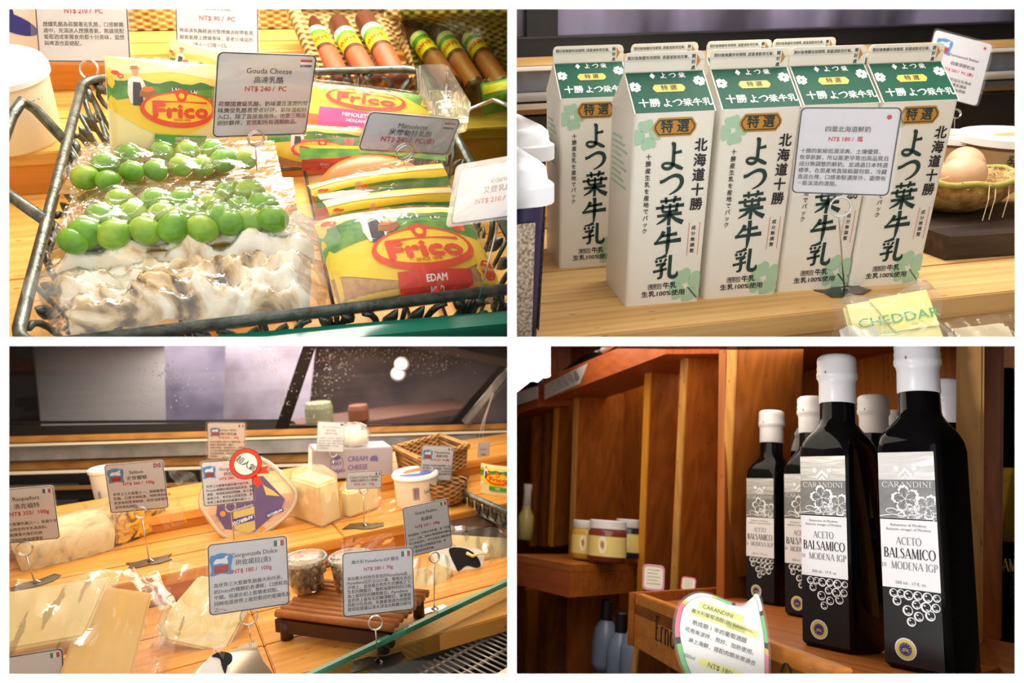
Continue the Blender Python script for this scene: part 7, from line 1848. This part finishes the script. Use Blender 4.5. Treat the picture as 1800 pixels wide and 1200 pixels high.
    # white-necked bottle, far left
    p = at(922, 948, 1.62); t = thing('white_bottle', 'pale bottle with white neck in the farthest compartment', 'bottle', F, T(*p)); k = 1.62 / FPX
    part('glass', MB().lathe([(14 * k, 0), (14 * k, 40 * k), (8 * k, 52 * k), (7 * k, 62 * k)], 20), pbr('pale_bottle', (190, 176, 110), .2), t, True); part('capsule', MB().lathe([(7.5 * k, 52 * k), (7 * k, 84 * k), (8 * k, 88 * k), (8 * k, 96 * k)], 16), pbr('capsule_white', (214, 206, 200), .4), t, True)
    # squeeze bottles below
    for i, (x, y, d, lab) in enumerate(((1062, 1178, 1.30, 'black-capped sauce bottle farthest from the lettered board'), (1088, 1200, 1.22, 'black-capped sauce bottle in the middle of the three'), (1112, 1196, 1.16, 'black-capped sauce bottle closest to the lettered board'))):
        p = at(x, y, d); k = d / FPX; t = thing('sauce_bottle', lab, 'bottle', F, T(*p)); r = 24 * k
        part('bottle_wall', MB().lathe([(r * .85, 0), (r, 12 * k), (r, 50 * k), (r * .8, 72 * k), (r * .42, 84 * k), (r * .40, 88 * k)], 24), pbr('sauce_blue', (120, 134, 160), .25, noise=.2, nscale=20), t, True)
        part('cap', MB().lathe([(r * .46, 84 * k), (r * .44, 116 * k), (r * .36, 118 * k)], 20), M_black, t, auto=40)
    # small hanging tags
    def tag_card(q, d, label, c):
        C, X, Y, w, h = rect_pose(F, q, d); t = thing('price_tag', label, 'tag', F, basis(C, X, Y))
        cd = part('card', MB().prism(rrect(-w / 2, -h / 2, w / 2, h / 2, w * .2), -.0005, 0), pbr('tag_white', (240, 236, 226), .5), t)
        ring_poly_m = MB(); ring_poly(ring_poly_m, rrect(-w / 2, -h / 2, w / 2, h / 2, w * .2), rrect(-w * .42, -h * .42, w * .42, h * .42, w * .16), .0004); part('coloured_edge', ring_poly_m, pbr('tag_' + str(c[0]), c, .5), cd)
        m_ = MB()
        for i in range(5): m_.flat([(-w * .3, h * (.28 - i * .13)), (w * (.3 - .1 * (i % 2)), h * (.28 - i * .13)), (w * (.3 - .1 * (i % 2)), h * (.31 - i * .13)), (-w * .3, h * (.31 - i * .13))], .0004)
        part('writing', m_, pbr('tag_ink', (190, 190, 120), .6), cd)
    tag_card([(1131, 990), (1168, 994), (1168, 1040), (1128, 1036)], 1.12, 'small white tag with green and pink edge under the amber upright', (220, 150, 170)); tag_card([(1199, 1012), (1224, 1016), (1222, 1040), (1196, 1036)], 1.14, 'small pink-edged tag peeking over the lettered board side', (240, 120, 150))

    # ---------------------------------------------------------------- balsamic bottles
    w = .054; H = .28
    M_bg = pbr('black_glass', (8, 7, 9), .06, spec=.4, ior=1.3); M_cap = pbr('cap_white', (238, 236, 240), .32, bump=.15, bscale=120)
    m, nt, out = newmat('silver_foil'); N = nt.nodes; b = N.new('ShaderNodeBsdfPrincipled'); nt.links.new(b.outputs[0], out.inputs[0]); b.inputs['Metallic'].default_value = 1; b.inputs['Roughness'].default_value = .42; b.inputs['Base Color'].default_value = (.9, .9, .89, 1)
    tc = N.new('ShaderNodeTexCoord'); no = N.new('ShaderNodeTexNoise'); no.inputs['Scale'].default_value = 90; mp = N.new('ShaderNodeMapping'); mp.inputs['Scale'].default_value = (.35, 1, 1.4); nt.links.new(tc.outputs['Object'], mp.inputs[0]); nt.links.new(mp.outputs[0], no.inputs['Vector'])
    bp = N.new('ShaderNodeBump'); bp.inputs['Strength'].default_value = .35; bp.inputs['Distance'].default_value = .002; nt.links.new(no.outputs['Fac'], bp.inputs['Height']); nt.links.new(bp.outputs[0], b.inputs['Normal']); M_foil = m
    M_lab = pbr('label_white', (236, 235, 238), .5); M_etch = pbr('etch_white', (244, 244, 246), .45); M_shadow = pbr('etch_grey', (120, 120, 122), .5)
    M_syel = pbr('seal_yellow', (206, 190, 80), .5); M_sblue = pbr('seal_blue', (48, 44, 130), .5); M_lblk = pbr('label_black', (24, 23, 26), .4); M_lgrey = pbr('label_grey_ink', (120, 118, 122), .6)
    def ring(a, z, r, n=32):
        """square with round corners, half side a"""
        return [(x, y, z) for x, y in rrect(-a, -a, a, a, min(r, a * .999), 7)]
    def make_bottle():
        t = thing('balsamic_bottle', '-', 'bottle', F); h = w / 2
        prof = [(0, h * .90, .007), (.003, h, .008), (.182, h, .008), (.190, h * .985, .011), (.197, h * .93, .016), (.203, h * .83, .020), (.208, .0195, .0194), (.212, .0172, .0171), (.216, .0164, .0163), (.236, .0160, .0159)]
        gl = part('glass', MB().loft([ring(a, z, r) for z, a, r in prof]), M_bg, t, auto=50)
        cp = part('cap', MB().lathe([(.0164, .232), (.0170, .233), (.0166, .252), (.0172, .256), (.0186, .258), (.0188, .262), (.0180, .265), (.0184, .268), (.0178, .271), (.0182, .274), (.0176, .279), (.0150, .2815), (.002, .282)], 40), M_cap, t, auto=60)
        part('cap_hole', MB().flat(ell(0, 0, .0009, .0015, 10), 0, T(.0, -.0189, .262) @ Rx(90)), pbr('gold_dot', (150, 120, 70), .4), cp)
        FM = T(0, -h - .0003, 0) @ Rx(90); lw = w * .86; x0 = -lw / 2; x1 = lw / 2
        R4 = lambda a, b_, z: [(x0, a), (x1, a), (x1, b_), (x0, b_)]
        fo = part('foil_label', MB().flat(R4(.121, .177, 0), 0, FM), M_foil, gl)
        wl = part('white_label', MB().flat(R4(.064, .120, 0), 0, FM), M_lab, gl)
        bl = part('black_label', MB().flat(R4(.004, .0635, 0), 0, FM), M_lblk, gl)
        e = .0004
        # foil: crest, name, vine leaves and scrolls
        k = MB()
        k.flat([(-.006, .158), (0, .164), (.006, .158), (.006, .155), (0, .161), (-.006, .155)], e); k.flat([(-.004, .154), (0, .158), (.004, .154), (.002, .154), (0, .156), (-.002, .154)], e)
        for sg in (-1, 1): k.flat([(sg * .009, .166), (sg * .005, .164), (sg * .006, .161), (sg * .010, .162)], e)
        serif(k, 'CARANDINI', 0, .1495, .0048, e, fit=lw * .88)
        part('crest_lettering', MB().add(k.v, k.f, FM), M_etch, fo)
        k = MB(); rn = random.Random(6)
        def leaf(cx, cy, s, rot):
            pts = []
            for i in range(40):
                a = 2 * PI * i / 40; r = s * (.56 + .36 * abs(math.cos(2.5 * a)) ** .8 + .08 * (i % 2)); pts.append((cx + r * math.cos(a + rot), cy + r * math.sin(a + rot)))
            inn = [(cx + (x - cx) * .80, cy + (y - cy) * .80) for x, y in pts]; ring_poly(k, pts, inn, e)
            for i in range(5):
                a = rot + 2 * PI * (i + .5) / 5; stroke(k, [(cx, cy), (cx + s * .62 * math.cos(a), cy + s * .62 * math.sin(a))], [.0006, .0002], e)
                for q_ in (-.35, .35): stroke(k, [(cx + s * .25 * math.cos(a), cy + s * .25 * math.sin(a)), (cx + s * .55 * math.cos(a + q_), cy + s * .55 * math.sin(a + q_))], [.0004, .0002], e)
        leaf(-.001, .1375, .0125, .5); leaf(.0165, .131, .0115, 1.1); leaf(.004, .1265, .008, 2.0)
        for cx, cy, r0_, tw, rot in ((-.014, .127, .006, 2.4, 0), (-.004, .1235, .005, 2.2, 1.5), (.010, .1245, .004, 2.0, 3), (.018, .1255, .004, 2.2, 2)):
            stroke(k, [(cx + r0_ * (1 - .3 * a) * math.cos(rot + a * tw), cy + r0_ * .5 * (1 - .3 * a) * math.sin(rot + a * tw)) for a in [i * .22 for i in range(12)]], [.0009 - .00005 * i for i in range(12)], e)
        stroke(k, [(x0, .1225), (-.012, .1245), (-.002, .1230), (.010, .1255), (x1, .1235)], .0007, e)
        k2 = MB(); bm = bmesh.new(); bv = [bm.verts.new(p) for p in k.v]
        for f_ in k.f:
            try: bm.faces.new([bv[i] for i in f_])
            except ValueError: pass
        for co, no_ in (((x0, 0, 0), (1, 0, 0)), ((x1, 0, 0), (-1, 0, 0)), ((0, .121, 0), (0, 1, 0))): bmesh.ops.bisect_plane(bm, geom=bm.verts[:] + bm.edges[:] + bm.faces[:], plane_co=co, plane_no=no_, clear_inner=True)
        k2.addbm(bm); part('vine_etching', MB().add(k2.v, k2.f, FM), M_etch, fo)
        part('vine_ground', MB().flat(R4(.1212, .1535, 0), e * .4, FM), pbr('foil_dark', (150, 150, 150), .4, .5, noise=.3, nscale=60), fo)
        # white panel lettering
        k = MB(); serif(k, 'BALSAMICO', 0, .0925, .0082, e, fit=lw * .90); part('name_lettering', MB().add(k.v, k.f, FM), M_ink, wl)
        k = MB(); serif(k, 'ACETO', 0, .1025, .0062, e, fit=lw * .44); serif(k, 'MODENA IGP', .0035, .0825, .0060, e, fit=lw * .80); serif(k, 'DI', -lw * .45, .0822, .0034, e)
        put_text(k, 'Balsamico di Modena', 0, .1155, .0030, e, fit=lw * .62); put_text(k, 'Balsamic vinegar of Modena', 0, .1120, .0030, e, fit=lw * .78); put_text(k, '500 ml - 17 fl. oz', 0, .0685, .0036, e, fit=lw * .52)
        part('small_lettering', MB().add(k.v, k.f, FM), M_lgrey, wl)
        # grapes
        k = MB(); kd = MB()
        for i, (x, y, r) in enumerate(((-.014, .0605, .0035), (-.008, .061, .0034), (-.002, .0595, .0040), (.0055, .0605, .0036), (.013, .0605, .0040), (.020, .0595, .0036), (-.0115, .0535, .0036), (.004, .0525, .0036), (.0115, .0515, .0042), (.019, .052, .0034), (-.003, .047, .0042), (.0055, .0435, .0038), (.0145, .0455, .0040), (-.0005, .0385, .0036))):
            if abs(x) + r > lw / 2: r = lw / 2 - abs(x) - .0002
            if r < .001: continue
            y2 = min(y, .0632 - r); ring_poly(k, ell(x, y2, r, r, 18), ell(x + .1 * r, y2 + .05 * r, r * .74, r * .76, 18), e); k.flat(ell(x - .25 * r, y2 + .3 * r, r * .22, r * .15, 8), e); k.flat(ell(x + .2 * r, y2 - .45 * r, r * .3, r * .1, 8), e)
        part('grape_print', MB().add(k.v, k.f, FM), M_etch, bl)
        sx, sy, sr = -.006, .0165, .0085
        part('seal', MB().flat([(sx + sr * (1 + .04 * (i % 2)) * math.cos(2 * PI * i / 48), sy + sr * (1 + .04 * (i % 2)) * math.sin(2 * PI * i / 48)) for i in range(48)], e, FM), pbr('seal_rim', (214, 212, 226), .5), bl)
        part('seal', MB().flat(ell(sx, sy, sr * .90, sr * .90, 32), 1.4 * e, FM), M_syel, bl); part('seal', MB().flat(ell(sx, sy, sr * .60, sr * .60, 28), 1.8 * e, FM), M_sblue, bl)
        k = MB()
        for i in range(12): a = 2 * PI * i / 12; k.flat(ell(sx + sr * .48 * math.cos(a), sy + sr * .48 * math.sin(a), .0004, .0004, 5), 2.2 * e)
        for i in range(4): stroke(k, [(sx - sr * .3, sy - sr * (.02 + .08 * i)), (sx, sy + sr * (.10 - .08 * i)), (sx + sr * .3, sy - sr * (.02 + .08 * i))], .0003, 2.2 * e)
        part('seal_stars', MB().add(k.v, k.f, FM), M_syel, bl)
        return t
    b0 = make_bottle()
    def g(px, py, dz=0): p = F.on(px, py, 0); return p
    spots = [((w / 2, w / 2), 0, 'balsamic bottle with sharp black lettering beside the cat-shaped card'),
             ((.088 + w / 2, -.018 + w / 2), 0, 'large balsamic bottle whose cap touches the compartment top'),
             (None, (1308, 1056), 'balsamic bottle farthest along toward the empty compartments'),
             (None, (1376, 1080), 'balsamic bottle just behind the sharp-lettered one'),
             (None, (1345, 1048), 'balsamic bottle cap peeking between two bottles near the empty compartments'),
             (None, (1535, 720, .92), 'balsamic bottle behind the gap of the two large bottles'),
             (None, (1568, 740, 1.02), 'greyish cap of a balsamic bottle deep behind the gap'),
             (None, (1664, 700, .80), 'balsamic bottle right behind the cap-touching one'),
             (None, (1676, 700, .90), 'balsamic bottle second behind the cap-touching one'),
             (None, (1690, 700, .99), 'hindmost balsamic bottle by the broad upright')]
    for i, (xy, pp, lab) in enumerate(spots):
        if xy is None and len(pp) == 3: q_ = F.at(*pp); xy = (q_.x, q_.y)
        if xy is None: q_ = F.on(pp[0], pp[1], 0); xy = (q_.x + w / 2, q_.y + w / 2)
        M_ = F.M @ T(xy[0], xy[1], .0004) @ Matrix.Diagonal((1, 1, .965, 1))
        c = b0 if i == 0 else copy_tree(b0, None, M_)
        c.matrix_basis = M_; tag(c, lab, 'bottle', 'balsamic bottles in the rack')
    # dark bottle with gold label in the next compartment
    p = at(1806, 1160, .70); t = thing('gold_bottle', 'black bottle with gold label at the rack end', 'bottle', F, T(*p))
    k_ = .70 / FPX; part('glass', MB().loft([ring(a * k_, z * k_, r * k_) for z, a, r in ((0, 52, 8), (330, 52, 14), (380, 46, 30), (420, 24, 23.9), (520, 20, 19.9))]), M_bg, t, auto=50)
    part('gold_label', MB().flat([(-44 * k_, 200 * k_), (44 * k_, 200 * k_), (44 * k_, 330 * k_), (-44 * k_, 330 * k_)], 0, T(0, -52.6 * k_, 0) @ Rx(90)), pbr('gold_foil', (206, 190, 60), .25, .9, bump=.4, bscale=90), t)
    tx = MB(); serif(tx, 'BALSAMICO', 0, 160 * k_, 22 * k_, 0, fit=80 * k_); part('lettering', MB().add(tx.v, tx.f, T(0, -52.8 * k_, 0) @ Rx(90)), M_syel, t)

    # ---------------------------------------------------------------- cat-shaped card
    P = Plane(F, 1270, 1130, .575)
    out_ = [(1186, 1120), (1187, 1085), (1197, 1058), (1222, 1042), (1250, 1044), (1280, 1056), (1306, 1060), (1322, 1050), (1330, 1042), (1337, 1052), (1343, 1080), (1350, 1120), (1352, 1165), (1346, 1215), (1290, 1240), (1230, 1225), (1200, 1175)]
    cc = thing('cat_card', 'white cat-shaped handwritten price card with pink and green edge', 'sign', F, P.M)
    oq = smooth_poly(P.poly(out_), 4); ce = (sum(x for x, _ in oq) / len(oq), sum(y for _, y in oq) / len(oq))
    sc = lambda s: [(ce[0] + (x - ce[0]) * s, ce[1] + (y - ce[1]) * s) for x, y in oq]
    cd = part('card', MB().prism(sc(.985), -.0008, 0), M_paper, cc)
    part('lamination', MB().prism(sc(1.035), .0012, .0014), M_lam, cc)
    oin = sc(.985); inn = sc(.90); n = len(oq)
    def seg(i0, i1, mat): part('coloured_edge', MB().add([(x, y, .0003) for x, y in [oin[i % n] for i in range(i0, i1 + 1)]] + [(x, y, .0003) for x, y in [inn[i % n] for i in range(i0, i1 + 1)]], [(k2, k2 + 1, i1 - i0 + 2 + k2, i1 - i0 + 1 + k2) for k2 in range(i1 - i0)]), mat, cd)
    mp_, mg_, = pbr('edge_pink', (242, 120, 150), .5), pbr('edge_green', (120, 214, 130), .5)
    for a_, b_, mt in ((0, 8, mp_), (17, 21, mg_), (22, 26, mp_), (40, 45, mg_), (47, 54, mp_), (62, 67, mg_)):
        seg(a_, b_, mt)
        for q_ in (a_ - 1, b_): seg(q_, q_ + 1, M_ink if q_ % 2 else pbr('edge_yellow', (236, 206, 90), .5))
    lm = MB(); ring_poly(lm, sc(.90), sc(.893), .0004); part('edge_line', lm, M_ink, cd)
    ang = math.radians(-13); Ma = Matrix.Rotation(ang, 4, 'Z'); k = .575 / FPX
    hl = MB()
    for (x, y, wd_) in ((1268, 1075, 78), (1262, 1090, 96), (1304, 1106, 54), (1270, 1176, 80)):
        a, b = P.xy(x, y); hl.flat([(-wd_ / 2 * k, -6 * k), (wd_ / 2 * k, -6 * k), (wd_ / 2 * k, 6 * k), (-wd_ / 2 * k, 6 * k)], .0003, T(a, b, 0) @ Ma)
    part('highlighter', hl, pbr('highlighter', (246, 246, 150), .6), cd)
    tx = MB()
    for s, x, y, hgt in (('CARANDINI', 1262, 1074, 10), ('義大利葡萄酒醋(白) Balsamico。', 1272, 1092, 8.2), ('熟成期 1 年的葡萄酒醋', 1264, 1110, 9.5), ('可用來涼拌、煎炒、加熱使用。', 1266, 1127, 9), ('淋上海鮮，搭配肉類非常適合', 1268, 1145, 9), ('250ml', 1212, 1154, 8), ('NT$ 180/', 1266, 1176, 11)):
        a, b = P.xy(x, y); put_text(tx, s, 0, 0, hgt * k, .0005, M=T(a, b, 0) @ Ma)
    part('handwriting', tx, M_ink, cd)
build_p4()
clip_all()
for o, c in list(REG):
    if o.type == 'MESH' and not o.data.vertices:
        bpy.data.objects.remove(o)
